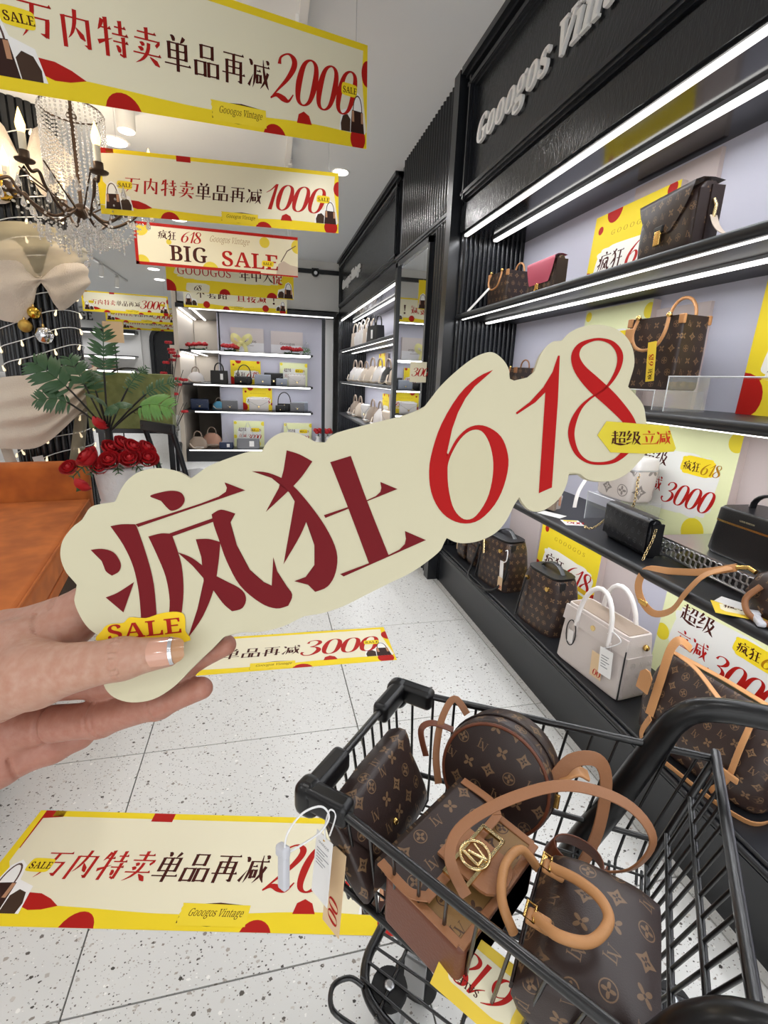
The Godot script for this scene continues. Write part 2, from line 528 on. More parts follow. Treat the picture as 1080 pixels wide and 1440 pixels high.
func hanzi_char(p: Pen, ch: String, thick := 12.0, thin := 4.0) -> void:
	var strokes: PackedStringArray = String(HANZI[ch]).split(";")
	for s in strokes:
		p.z += 0.000004
		var q: PackedStringArray = s.split(" ")
		var a := []
		for k in range(1, q.size()): a.append(float(q[k]))
		var w := thick
		match q[0]:
			"z":
				for k in range(0, a.size() - 2, 2):
					var s0 := Vector2(a[k], a[k + 1])
					var s1 := Vector2(a[k + 2], a[k + 3])
					var d := (s1 - s0).normalized()
					var up := absf(d.y)
					var ww := lerpf(thin, w, up * up)
					if k == 4:                       # closing hook
						p.ribbon([Vector3(s0.x, s0.y - 4, w * 0.9), Vector3(s1.x, s1.y, 1.0)])
					elif up > 0.7:
						p.ribbon([Vector3(s0.x - 1.0, s0.y - 2, ww * 1.15), Vector3(s0.x, s0.y + 4, ww), Vector3(s1.x, s1.y, ww)])
					else:
						p.ribbon([Vector3(s0.x, s0.y, ww), Vector3(s1.x, s1.y, ww)])
						if up < 0.2 and a.size() == 4:
							var e := p.at(s1 + Vector2(1, thin / 2)); var f := p.at(s1 + Vector2(-12, thin / 2)); var g := p.at(s1 + Vector2(-4, -7))
							p.poly4(f, e, g, g)
			"p": p.ribbon(bez(Vector2(a[0], a[1]), Vector2(a[2], a[3]), Vector2(a[4], a[5]), [w, w * 0.95, w * 0.7, 1.0]))
			"n": p.ribbon(bez(Vector2(a[0], a[1]), Vector2(a[2], a[3]), Vector2(a[4], a[5]), [2.5, w * 0.8, w * 1.25, 3.0]))
			"d": p.ribbon(bez(Vector2(a[0], a[1]), Vector2(a[2], a[1] + 2), Vector2(a[2], a[3]), [1.5, w * 0.9, w * 1.25, w * 0.7], 5))
			"t": p.ribbon(bez(Vector2(a[0], a[1]), Vector2((a[0] + a[2]) / 2, (a[1] + a[3]) / 2), Vector2(a[2], a[3]), [w, w * 0.5, 1.0], 4))
			"c":
				var pts := []
				for k in range(0, a.size(), 2):
					pts.append(Vector3(a[k], a[k + 1], thin if k == 0 else (1.5 if k == a.size() - 2 else w)))
				p.ribbon(smooth(pts, 4))

func hanzi(mb: MB, text: String, x: float, y: float, size: float, col: Color, z := 0.0003, step := 1.08, slant := 0.0, turn := 0.0) -> void:
	var p := pen(mb, x, y, size, col, z, slant, turn)
	for ch in text:
		if HANZI.has(ch): hanzi_char(p, ch)
		p.org += Vector2(size * step, 0).rotated(turn)

func digits(mb: MB, text: String, x: float, y: float, size: float, col: Color, z := 0.0003, step := 0.56, slant := 0.32, turn := 0.0) -> void:
	var p := pen(mb, x, y, size, col, z, slant, turn)
	p.wide = 1.17
	for ch in text:
		for s in DIGITS[ch]:
			p.z += 0.000004
			var pts := V(s)
			if ch == "0" or ch == "8": p.ribbon(smooth(pts, 5, ch == "0"), ch == "0")
			else: p.ribbon(smooth(pts, 5))
		p.org += Vector2(size * 1.17 * (step if ch != "1" else step * 0.75), 0).rotated(turn)

func text_mesh(text: String, bold: bool, serif: bool, depth := 0.0) -> TextMesh:
	var key := text + str(bold) + str(serif) + str(depth)
	if not meshes.has(key):
		var t := TextMesh.new()
		var f := SystemFont.new()
		f.font_names = PackedStringArray(["Droid Serif" if serif else "Droid Sans"])
		f.font_weight = 700 if bold else 400
		t.font = f
		t.font_size = 64; t.pixel_size = 1.0 / 64.0; t.depth = depth
		t.horizontal_alignment = HORIZONTAL_ALIGNMENT_LEFT
		t.text = text
		t.curve_step = 1.0
		meshes[key] = t
	return meshes[key]

func latin(mb: MB, text: String, x: float, y: float, size: float, col: Color, z := 0.0003, opt := {}) -> void:
	# size is the height of a capital; opt: bold, sans, slant, wide, turn, tail (text with letters below the line)
	var m := text_mesh(text, opt.get("bold", false), not opt.get("sans", false))
	var b := m.get_aabb()
	var k := size / 0.715
	var sl: float = opt.get("slant", 0.0)
	mb.col = lin(col)
	var base := b.position.y + (0.235 if opt.get("tail", false) else 0.01)
	var x0 := Transform3D(Basis(Vector3(k * opt.get("wide", 1.0), 0, 0), Vector3(sl * k, k, 0), Vector3(0, 0, 1)), Vector3.ZERO)
	x0 = x0 * Transform3D(Basis(), Vector3(-b.position.x, -base, 0))
	mb.join(m, Transform3D(Basis(Vector3.BACK, opt.get("turn", 0.0)), Vector3(x, y, z)) * x0)

func shape(mb: MB, pts: Array, col: Color, z := 0.0002) -> void:
	mb.col = lin(col)
	mb.flat(PackedVector2Array(pts), z)

func rect2(mb: MB, x0: float, y0: float, x1: float, y1: float, col: Color, z := 0.0002) -> void:
	shape(mb, P2([x0, y0, x1, y0, x1, y1, x0, y1]), col, z)

func clipdisc(mb: MB, cx: float, cy: float, r: float, w: float, h: float, col: Color, z := 0.0003, sy := 1.0) -> void:     # a spot cut off at the edge of the sheet
	var out := []
	for p in ring2(Vector2(cx, cy), r, 24, sy):
		out.append(Vector2(clampf(p.x, 0, w), clampf(p.y, 0, h)))
	var cleaned := []
	for k in out.size():
		if out[k].distance_to(out[k - 1]) > 1e-4: cleaned.append(out[k])
	shape(mb, cleaned, col, z)

func cloud(mb: MB, x0: float, y0: float, x1: float, y1: float, col: Color, z: float, bumps := 7) -> void:    # scalloped patch
	var pts := []
	var w := x1 - x0
	var h := y1 - y0
	var num := bumps * 8
	for k in num:
		var a := TAU * k / num
		var f := 0.93 + 0.07 * absf(sin(a * bumps / 2.0 + 0.7))
		var cx := signf(cos(a)) * pow(absf(cos(a)), 0.45)
		var cy := signf(sin(a)) * pow(absf(sin(a)), 0.45)
		pts.append(Vector2(x0 + w / 2 + cx * w / 2 * f, y0 + h / 2 + cy * h / 2 * f))
	shape(mb, pts, col, z)

func bag_print(mb: MB, x: float, y: float, s: float, flip := 1.0) -> void:     # small printed picture of two bags
	var q := func(a: Array) -> Array:
		var o := []
		for k in range(0, a.size(), 2): o.append(Vector2(x + a[k] * s * flip, y + a[k + 1] * s))
		return o
	shape(mb, q.call([-0.05, 0.0, 0.05, 0.62, 0.12, 0.98, 0.32, 1.12, 0.52, 1.0, 0.62, 0.68, 1.05, 0.55, 1.15, 0.0]), Color("f4f2ee"), 0.0005)
	shape(mb, q.call([0.0, 0.0, 0.08, 0.6, 0.58, 0.62, 0.64, 0.0]), Color("3a2620"), 0.0006)
	shape(mb, q.call([0.66, 0.0, 0.64, 0.35, 0.78, 0.48, 0.98, 0.42, 1.08, 0.2, 1.06, 0.0]), Color("46322a"), 0.0006)
	for c in [[0.1, 0.28], [0.52, 0.3]]:
		shape(mb, q.call([c[0] - 0.05, c[1], c[0] + 0.05, c[1], c[0] + 0.06, c[1] + 0.3, c[0] - 0.04, c[1] + 0.3]), Color("b98a6a"), 0.0007)
	var arc := []
	for k in 13: arc.append(Vector2(0.32 - cos(PI * k / 12) * 0.2, 0.6 + sin(PI * k / 12) * 0.42))
	mb.col = lin(Color("5a4238"))
	for k in 12:
		var a: Vector2 = arc[k]; var b: Vector2 = arc[k + 1]
		var o := (b - a).orthogonal().normalized() * 0.02
		shape(mb, q.call([a.x + o.x, a.y + o.y, b.x + o.x, b.y + o.y, b.x - o.x, b.y - o.y, a.x - o.x, a.y - o.y]), Color("5a4238"), 0.0007)

func label_print(mb: MB, x: float, y: float, w: float, h: float) -> void:     # torn yellow label with the shop's script
	shape(mb, P2([x - 0.01 * w, y + 0.1 * h, x + 0.45 * w, y - 0.02 * h, x + w, y + h * 0.15, x + w * 1.0, y + h * 0.93, x + 0.55 * w, y + h * 1.05, x + 0.02 * w, y + h * 0.9]), DARK, 0.0006)
	var pts := [Vector2(x, y + h)]
	for k in 9: pts.append(Vector2(x + (0.008 * w if k % 2 else -0.008 * w), y + h - h * k / 8.0))
	pts.append_array(P2([x + w, y, x + w * 1.01, y + h * 0.95]))
	shape(mb, pts, Color("f3d83a"), 0.0007)
	latin(mb, "Gooogos Vintage", x + w * 0.12, y + h * 0.42, h * 0.34, Color("4a2a10"), 0.0009, {"slant": 0.35, "wide": w * 0.76 / (h * 0.34) / 10.4, "tail": true})

func banner_art(mb: MB, number: String, w := 1.4, h := 0.34) -> void:
	rect2(mb, 0.06, h - 0.021, w, h, YELLOW)
	var low := [Vector2(0, 0), Vector2(w, 0), Vector2(w, 0.06)]
	for k in 15:
		var x := w - 0.02 - (w - 0.02) * k / 14.0
		low.append(Vector2(x, 0.046 + 0.007 * sin(x * 7.0)))
	shape(mb, low, YELLOW)
	shape(mb, P2([w, 0.05, w, h, w - 0.022, h, w - 0.03, h * 0.7, w - 0.018, h * 0.45]), YELLOW, 0.00025)
	shape(mb, P2([0, 0.05, 0.05, 0.05, 0.06, h * 0.4, 0.028, h * 0.5, 0.022, h, 0, h]), YELLOW, 0.00025)
	shape(mb, P2([0, h * 0.62, 0.03, h * 0.62, 0.03, h - 0.028, 0.1, h - 0.022, 0.1, h, 0, h]), RED)
	rect2(mb, 0.44, h - 0.03, 0.52, h, RED, 0.0003)
	shape(mb, P2([0.165, 0.05, 0.17, 0.085, 0.21, 0.083, 0.25, 0.07, 0.285, 0.052, 0.24, 0.042, 0.2, 0.04]), RED, 0.0003)
	clipdisc(mb, 0.38, -0.012, 0.055, w, h, RED, 0.0003, 0.95)
	clipdisc(mb, 0.93, -0.012, 0.05, w, h, RED, 0.0003, 0.85)
	shape(mb, P2([1.035, 0.047, 1.045, 0.075, 1.07, 0.086, 1.095, 0.075, 1.107, 0.048]), RED, 0.0003)
	clipdisc(mb, 1.35, 0.03, 0.042, w, h, RED, 0.0003)
	clipdisc(mb, w, 0.25, 0.032, w, h, RED, 0.0003, 1.3)
	hanzi(mb, "万内特卖", 0.135, 0.12, 0.092, RED, 0.0004, 1.08, 0.12)
	hanzi(mb, "单品再减", 0.53, 0.12, 0.092, DARK, 0.0004, 1.08, 0.12)
	digits(mb, number, 0.915, 0.1, 0.148, RED, 0.0005, 0.57, 0.34)
	for q in [[0.1, 0.14], [1.26, 0.165]]:
		cloud(mb, q[0], q[1], q[0] + 0.085, q[1] + 0.042, YELLOW, 0.0006, 4)
		latin(mb, "SALE", q[0] + 0.009, q[1] + 0.01, 0.02, DARK, 0.0008, {"bold": true})
	label_print(mb, 0.68, 0.012, 0.215, 0.056)
	bag_print(mb, 0.03, 0.03, 0.13)
	bag_print(mb, 1.385, 0.05, 0.12, -1.0)

func script_line(mb: MB, x: float, y: float, w: float, col: Color, z: float) -> void:
	latin(mb, "Gooogos Vintage", x, y, w / 7.0, col, z, {"slant": 0.35, "wide": 0.64, "tail": true})

# ---------------------------------------------------------------- scene
func _ready() -> void:
	# camera: a phone held at chest height, looking down the aisle and a little to the right of it
	var cam := Camera3D.new()
	cam.name = "camera"
	cam.transform = EYE
	cam.fov = rad_to_deg(2.0 * atan(720.0 / 690.0))
	cam.near = 0.02
	cam.current = true
	add_child(cam)
	var env := Environment.new()
	env.background_mode = Environment.BG_COLOR
	env.background_color = Color(0.02, 0.02, 0.022)
	env.tonemap_mode = Environment.TONE_MAPPER_LINEAR
	env.tonemap_exposure = EXPOSURE
	env.sdfgi_enabled = true; env.ssao_enabled = true; env.ssil_enabled = true
	var we := WorldEnvironment.new()
	we.environment = env
	add_child(we)
	make_materials()
	ceiling_lights()
	# the room
	room()
	right_side()
	back_side()
	# objects
	banners()
	left_side()
	right_goods()
	back_goods()
	cart()
	cart_goods()
	held_sign()
	hand()

const EYE := Transform3D(Basis(Vector3(0.972895, 0.037885, 0.228123), Vector3(0.024548, 0.963995, -0.264786), Vector3(-0.229941, 0.263209, 0.936935)), Vector3(0, 1.37, 0))
const EXPOSURE := 0.99
const CEIL := 3.02

func make_materials() -> void:
	var m: StandardMaterial3D
	var grain := wood_grain()
	m = mat("white_paint", Color("e2e1df"), 0.85)
	m = mat("ceiling_paint", Color("e9ebed"), 0.9)
	m = mat("lilac_panel", Color("cfcedc"), 0.6)
	m = mat("beige_paint", Color("cfc4b4"), 0.8)
	m = mat("black_lacquer", Color("1b1d21"), 0.28)
	m.normal_enabled = true; m.normal_texture = noise_tex(512, 0.02, Color.BLACK, Color.WHITE, 4, 8, 1.0, true, 1.0); m.normal_scale = 0.35
	m.uv1_triplanar = true; m.uv1_world_triplanar = true; m.uv1_scale = Vector3(1.4, 9, 1.4)
	m = mat("black_oak", Color("1b1d21"), 0.22)
	m.heightmap_enabled = true; m.heightmap_texture = grain; m.heightmap_scale = 0.05
	m.uv1_triplanar = true; m.uv1_world_triplanar = true; m.uv1_scale = Vector3(1, 3.0, 1)
	m = mat("black_gloss_soffit", Color("1b1d21"), 0.14)
	m = mat("black_slat", Color("1b1d21"), 0.2)
	m = mat("shelf_top", Color("1b1d21"), 0.4)
	m = mat("plinth_face", Color("1b1d21"), 0.34)
	m = mat("aluminium", Color("b9bbc0"), 0.35, 0.9)
	m = mat("led", Color.WHITE, 0.6)
	m.emission_enabled = true; m.emission = Color(1, 0.99, 0.97); m.emission_energy_multiplier = 3.0
	m = mat("bulb_glow", Color("fff3d8"), 0.4)
	m.emission_enabled = true; m.emission = Color(1, 0.8, 0.45); m.emission_energy_multiplier = 4.0
	m = mat("spot_glow", Color.WHITE, 0.6)
	m.emission_enabled = true; m.emission = Color(1, 0.99, 0.97); m.emission_energy_multiplier = 5.0
	m = mat("fairy_glow", Color("fff6e6"), 0.4)
	m.emission_enabled = true; m.emission = Color(1, 0.9, 0.72); m.emission_energy_multiplier = 1.2
	m = mat("added_shopfront", Color("dfe3e6"), 0.5)  # glowing pane of the added shop front
	m.emission_enabled = true; m.emission = Color(1, 0.99, 0.97); m.emission_energy_multiplier = 0.5
	m = mat("print", Color.WHITE, 0.55)
	m.vertex_color_use_as_albedo = true; m.metallic_specular = 0.3
	m = mat("gloss_print", Color.WHITE, 0.28)
	m.vertex_color_use_as_albedo = true
	m = mat("banner_sheet", CREAM, 0.5)
	m.normal_enabled = true; m.normal_texture = noise_tex(256, 0.012, Color.BLACK, Color.WHITE, 2, 21, 1.0, true, 2.0); m.normal_scale = 0.25
	m.uv1_triplanar = true; m.uv1_scale = Vector3(1.6, 1.6, 1.6)
	m = mat("board_edge", Color("d9c9c2"), 0.6)
	m = mat("mirror_glass", Color("e8ebec"), 0.02, 1.0)
	m = mat("terrazzo", Color.WHITE, 0.3)
	m.albedo_texture = terrazzo()
	m.uv1_triplanar = true; m.uv1_world_triplanar = true; m.uv1_scale = Vector3.ONE / 1.6
	m = mat("grout", Color("77746f"), 0.9)
	m = mat("white_letter", Color("f1f0ee"), 0.4)
	m = mat("clear_acrylic", Color(0.95, 0.97, 1.0, 0.12), 0.04)
	m.transparency = BaseMaterial3D.TRANSPARENCY_ALPHA
	m = mat("acrylic_edge", Color("f2f5f8"), 0.15)
	m = mat("black_plastic", Color("0d0d0f"), 0.28)
	m = mat("black_wire", Color("0b0b0d"), 0.3)
	m.clearcoat_enabled = true; m.clearcoat = 0.5; m.clearcoat_roughness = 0.15
	m = mat("rubber", Color("1b1b1c"), 0.8)
	m = mat("steel", Color("c6c7c9"), 0.28, 1.0)
	m = mat("gold", Color("d9b36a"), 0.22, 1.0)
	m = mat("pale_gold", Color("e6cf9c"), 0.2, 1.0)
	# leathers and canvases
	m = mat("monogram", Color.WHITE, 0.36)
	m.albedo_texture = monogram(Color("342724"), Color("7c6146"))
	m.uv1_triplanar = true; m.uv1_triplanar_sharpness = 6.0; m.uv1_scale = Vector3.ONE / 0.155
	m.normal_enabled = true; m.normal_texture = noise_tex(512, 0.12, Color.BLACK, Color.WHITE, 3, 4, 1.0, true, 2.0); m.normal_scale = 0.25
	m = mat("reverse_monogram", Color.WHITE, 0.42)
	m.albedo_texture = monogram(Color("8c6a3e"), Color("4a3122"))
	m.uv1_triplanar = true; m.uv1_triplanar_sharpness = 6.0; m.uv1_scale = Vector3.ONE / 0.155
	m = mat("cream_monogram", Color.WHITE, 0.5)
	m.albedo_texture = monogram(Color("d8cfc8"), Color("8e8580"))
	m.uv1_triplanar = true; m.uv1_triplanar_sharpness = 6.0; m.uv1_scale = Vector3.ONE / 0.34
	var emb := monogram(Color.BLACK, Color.WHITE, 0.0)
	m = mat("quilted_black", Color("14151a"), 0.3)
	m.heightmap_enabled = true; m.heightmap_texture = emb; m.heightmap_scale = 1.6
	m.uv1_triplanar = true; m.uv1_triplanar_sharpness = 6.0; m.uv1_scale = Vector3.ONE / 0.13
	m = mat("embossed_pearl", Color("c8bdb9"), 0.38)
	m.heightmap_enabled = true; m.heightmap_texture = emb; m.heightmap_scale = 0.3
	m.uv1_triplanar = true; m.uv1_triplanar_sharpness = 6.0; m.uv1_scale = Vector3.ONE / 0.16
	var hide := noise_tex(512, 0.05, Color.BLACK, Color.WHITE, 4, 13, 1.0, true, 3.0)
	for q in [["tan_leather", "9a6844", 0.45], ["light_tan_leather", "c08a58", 0.5], ["brown_leather", "6e3c26", 0.4], ["pearl_leather", "cdc3be", 0.34], ["black_leather", "121214", 0.36], ["white_leather", "e3dedb", 0.42], ["pink_leather", "c8506a", 0.45], ["grey_leather", "76777c", 0.4], ["silver_leather", "9fa6b4", 0.3], ["navy_leather", "22304e", 0.35], ["cream_leather", "d6c6b4", 0.45], ["blush_leather", "d9a58c", 0.45], ["taupe_leather", "9a8878", 0.45], ["blue_leather", "5fb0d8", 0.4], ["dark_brown", "2a1b17", 0.5]]:
		m = mat(q[0], Color(q[1]), q[2])
		m.normal_enabled = true; m.normal_texture = hide; m.normal_scale = 0.3
		m.uv1_triplanar = true; m.uv1_scale = Vector3.ONE * 6.0
	m = mat("velvet", Color("c46a26"), 0.8)
	m.rim_enabled = true; m.rim = 0.5; m.rim_tint = 0.7
	m.albedo_texture = noise_tex(512, 0.008, Color("d8d0c8"), Color.WHITE, 3, 31)
	m.uv1_triplanar = true; m.uv1_scale = Vector3.ONE * 1.2
	m = mat("brown_weave", Color("4a3726"), 0.9)
	m = mat("paper", Color("f1f0ee"), 0.6)
	m = mat("kraft", Color("e2c49c"), 0.6)
	m = mat("tag_yellow", Color("f0cf3a"), 0.5)
	m = mat("security_tag", Color("cfd0d6"), 0.35)
	m = mat("cord_white", Color("f0f0f0"), 0.6)
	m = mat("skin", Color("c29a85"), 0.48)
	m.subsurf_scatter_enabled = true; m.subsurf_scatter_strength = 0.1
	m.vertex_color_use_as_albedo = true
	m.albedo_texture = noise_tex(512, 0.03, Color("f0dcd4"), Color("ffffff"), 4, 17)
	m.normal_enabled = true; m.normal_texture = noise_tex(512, 0.16, Color.BLACK, Color.WHITE, 3, 19, 1.0, true, 2.0); m.normal_scale = 0.16
	m.uv1_triplanar = true; m.uv1_scale = Vector3.ONE * 9.0
	m = mat("nail", Color("cf9a82"), 0.08)
	m.clearcoat_enabled = true; m.clearcoat = 1.0; m.clearcoat_roughness = 0.03
	m = mat("nail_tip", Color("b98b66"), 0.1)
	m = mat("bow_yellow", Color("e6df9a"), 0.6)
	m = mat("nail_stripe", Color("d8d8dc"), 0.15, 1.0)
	m = mat("sign_board", SIGN_CREAM, 0.42)
	m = mat("tag_olive", Color("d9c63c"), 0.5)
	m = mat("leaf", Color("2f5230"), 0.45)
	m.backlight_enabled = true; m.backlight = Color(0.1, 0.2, 0.08)
	m = mat("leaf_light", Color("5a8a3c"), 0.45)
	m = mat("stem", Color("14120f"), 0.6)
	m = mat("rose", Color("b3121c"), 0.5)
	m.rim_enabled = true; m.rim = 0.4
	m = mat("stone_white", Color("d3d2d2"), 0.7)
	m.heightmap_enabled = true; m.heightmap_texture = noise_tex(256, 0.03, Color.BLACK, Color.WHITE, 4, 41); m.heightmap_scale = 0.2
	m.uv1_triplanar = true; m.uv1_scale = Vector3.ONE * 3.0
	m = mat("green_box", Color("7b8147"), 0.55)
	m.albedo_texture = noise_tex(256, 0.02, Color("d4d8c4"), Color.WHITE, 4, 43)
	m.uv1_triplanar = true; m.uv1_scale = Vector3.ONE * 2.0
	m = mat("gauze", Color("cfc2b2"), 0.9)
	m.rim_enabled = true; m.rim = 0.3
	m.heightmap_enabled = true; m.heightmap_texture = noise_tex(256, 0.09, Color.BLACK, Color.WHITE, 3, 47); m.heightmap_scale = 0.25
	m.uv1_triplanar = true; m.uv1_scale = Vector3.ONE * 4.0
	m = mat("tulle", Color(0.84, 0.79, 0.66, 0.45), 0.7)
	m.transparency = BaseMaterial3D.TRANSPARENCY_ALPHA
	m = mat("crystal", Color(0.95, 0.95, 0.95, 0.25), 0.02)
	m.refraction_enabled = true; m.refraction_scale = 0.055
	m.transparency = BaseMaterial3D.TRANSPARENCY_ALPHA
	m = mat("bronze", Color("4a3a2e"), 0.45, 0.7)
	m = mat("candle", Color("eee6cf"), 0.5)
	m = mat("clear_bulb", Color(1, 1, 1, 0.15), 0.02)
	m.transparency = BaseMaterial3D.TRANSPARENCY_ALPHA
	m = mat("gold_ball", Color("d6b04a"), 0.12, 1.0)
	m = mat("matte_gold", Color("c2a052"), 0.5, 0.8)
	m = mat("silver_ball", Color("dcdde0"), 0.08, 1.0)

# ---------------------------------------------------------------- lights in the ceiling
func downlight(at: Vector3, r: float, energy: float, label: String, tall := 0.0) -> void:
	var o := thing("ceiling_downlight", label, "ceiling light", at, 0.0, "round ceiling downlights")
	if tall > 0:
		part(o, "housing", MB.new().lathe([[r * 1.15, -tall], [r * 1.18, 0]], 20), M("white_letter"))
		part(o, "lamp_face", MB.new().lathe([[r * 0.95, -tall - 0.006], [r * 0.95, -tall]], 20), M("spot_glow"))
	else:
		part(o, "trim_ring", MB.new().lathe([[r * 1.25, -0.006], [r * 1.3, 0]], 24), M("white_letter"))
		part(o, "lamp_face", MB.new().lathe([[r, -0.012], [r, -0.006]], 24), M("spot_glow"))
	lamp(o, Vector3(0, -tall - 0.03, 0), r, energy, Vector3.DOWN, 80.0)

func lamp(parent: Node3D, at: Vector3, r: float, energy: float, towards: Vector3, cone: float, col := Color(1, 0.99, 0.985)) -> void:
	var l := SpotLight3D.new()
	l.name = "light"
	l.light_color = col; l.light_energy = energy; l.light_size = r
	l.spot_angle = cone; l.spot_angle_attenuation = 0.6
	l.spot_range = 20; l.spot_attenuation = 2.0; l.shadow_enabled = true
	parent.add_child(l, true)
	l.position = at
	l.basis = Basis.looking_at(towards, Vector3.RIGHT if absf(towards.y) > 0.9 else Vector3.UP)

func track_spot(at: Vector3, aim: Vector3, energy: float, label: String) -> void:
	var o := thing("track_spotlight", label, "spotlight", at, 0.0, "track spotlights")
	part(o, "adapter", MB.new().box(Vector3(0, -0.02, 0), Vector3(0.03, 0.04, 0.1)), M("white_letter"))
	part(o, "stem", MB.new().tube([Vector3(0, -0.03, 0), Vector3(0, -0.11, 0)], 0.008, 8), M("white_letter"))
	var d := aim.normalized()
	var head := Vector3(0, -0.12, 0)
	part(o, "lamp_head", MB.new().tube([head - d * 0.08, head - d * 0.075, head + d * 0.1], [0.02, 0.036, 0.042], 16), M("white_letter"))
	part(o, "lamp_face", MB.new().tube([head + d * 0.1, head + d * 0.104], 0.036, 16), M("spot_glow"))
	lamp(o, head + d * 0.13, 0.036, energy, d, 70.0)

const DOWN := 0.34
const FRONT_FILL := 4.8  # energy of the fill light added behind the camera
func ceiling_lights() -> void:
	downlight(Vector3(-0.86, CEIL, -4.15), 0.05, DOWN, "white cylinder downlight just above the hanging 1000 banner", 0.12)
	downlight(Vector3(-1.06, CEIL, -4.68), 0.085, DOWN, "flat round downlight beside the white cylinder lamp above the chandelier")
	downlight(Vector3(0.66, CEIL, -4.68), 0.06, DOWN, "round downlight shining past the end of the 1000 banner")
	downlight(Vector3(-1.8, CEIL, -9.85), 0.09, DOWN, "nearer of two flat downlights beside the BIG SALE banner")
	downlight(Vector3(-1.9, CEIL, -10.9), 0.09, DOWN, "farther of two flat downlights beside the BIG SALE banner")
	track_spot(Vector3(0.2, CEIL, -2.95), Vector3(0.35, -0.85, -0.15), DOWN, "nearer white track spotlight, just above the nearest hanging banner")
	track_spot(Vector3(0.24, CEIL, -4.62), Vector3(0.5, -0.85, 0.2), DOWN, "farther white track spotlight, behind the second hanging banner")
	track_spot(Vector3(-2.55, CEIL, -9.6), Vector3(-0.2, -0.9, -0.4), DOWN, "nearer white spotlight on the far ceiling track")
	track_spot(Vector3(-2.6, CEIL, -10.7), Vector3(-0.2, -0.9, -0.4), DOWN, "farther white spotlight on the far ceiling track")
	for p in [[-0.9, -1.2], [0.35, -0.9], [0.35, 1.0], [-1.0, 1.2], [-2.7, -0.8], [-2.9, -2.8], [-3.4, -5.4], [0.2, -6.4], [-0.9, -6.6], [-4.6, -8.6], [-3.2, 1.4], [-4.5, -13.0], [-3.0, -15.6], [-5.5, -15.8], [-5.0, -1.0], [-5.0, -4.0], [-5.2, 1.6], [-6.6, -6.2], [-6.6, -2.4], [0.9, 2.3], [-2.0, 2.4], [-6.8, 1.0], [-5.0, -11.0], [-2.3, -7.3], [-0.3, 2.2]]:  # downlights added to brighten floor and ceiling, not ones that were sighted
		downlight(Vector3(p[0], CEIL, p[1]), 0.085, DOWN * (4.5 if p[1] < -8.0 else (2.8 if p[0] < -2.2 else (1.4 if p[1] < -5.0 else 1.0))), "added flat round downlight in the shop ceiling, put in for its light")
	var tr := thing("ceiling_track", "thin dark lighting track running across the far ceiling", "light track", Vector3(-2.57, CEIL, 0))
	part(tr, "rail", MB.new().boxb(Vector3(-0.018, -0.03, -11.3), Vector3(0.018, 0, -7.6)), M("steel"))
	var tq := thing("ceiling_track", "white lighting track above the hanging banners", "light track", Vector3(0.22, CEIL, 0))
	part(tq, "rail", MB.new().boxb(Vector3(-0.02, -0.03, -5.4), Vector3(0.02, 0, -2.2)), M("white_letter"))

func strip(parent: Node3D, called: String, a: Vector3, b: Vector3, dir: Vector3, energy: float, w := 0.014) -> void:   # an LED bar from a to b shining along dir
	var d := (b - a).normalized()
	var s := d.cross(dir).normalized()
	var mb := MB.new()
	mb.t = Transform3D(Basis(d, s, d.cross(s)), (a + b) / 2)
	mb.box(Vector3.ZERO, Vector3((b - a).length(), w, 0.01))
	part(parent, called, mb, M("led"))
	var l := AreaLight3D.new()
	l.name = "light"
	l.area_size = Vector2((b - a).length(), w)
	l.light_energy = energy * (b - a).length()
	l.light_color = Color(0.97, 0.98, 1.0)
	l.area_range = 12.0; l.area_attenuation = 2.0
	l.shadow_enabled = true
	parent.add_child(l, true)
	l.transform = Transform3D(Basis(d, dir.cross(d) * -1.0, -dir), (a + b) / 2 + dir * 0.008)
	if l.transform.basis.determinant() < 0:
		l.transform.basis.y = -l.transform.basis.y

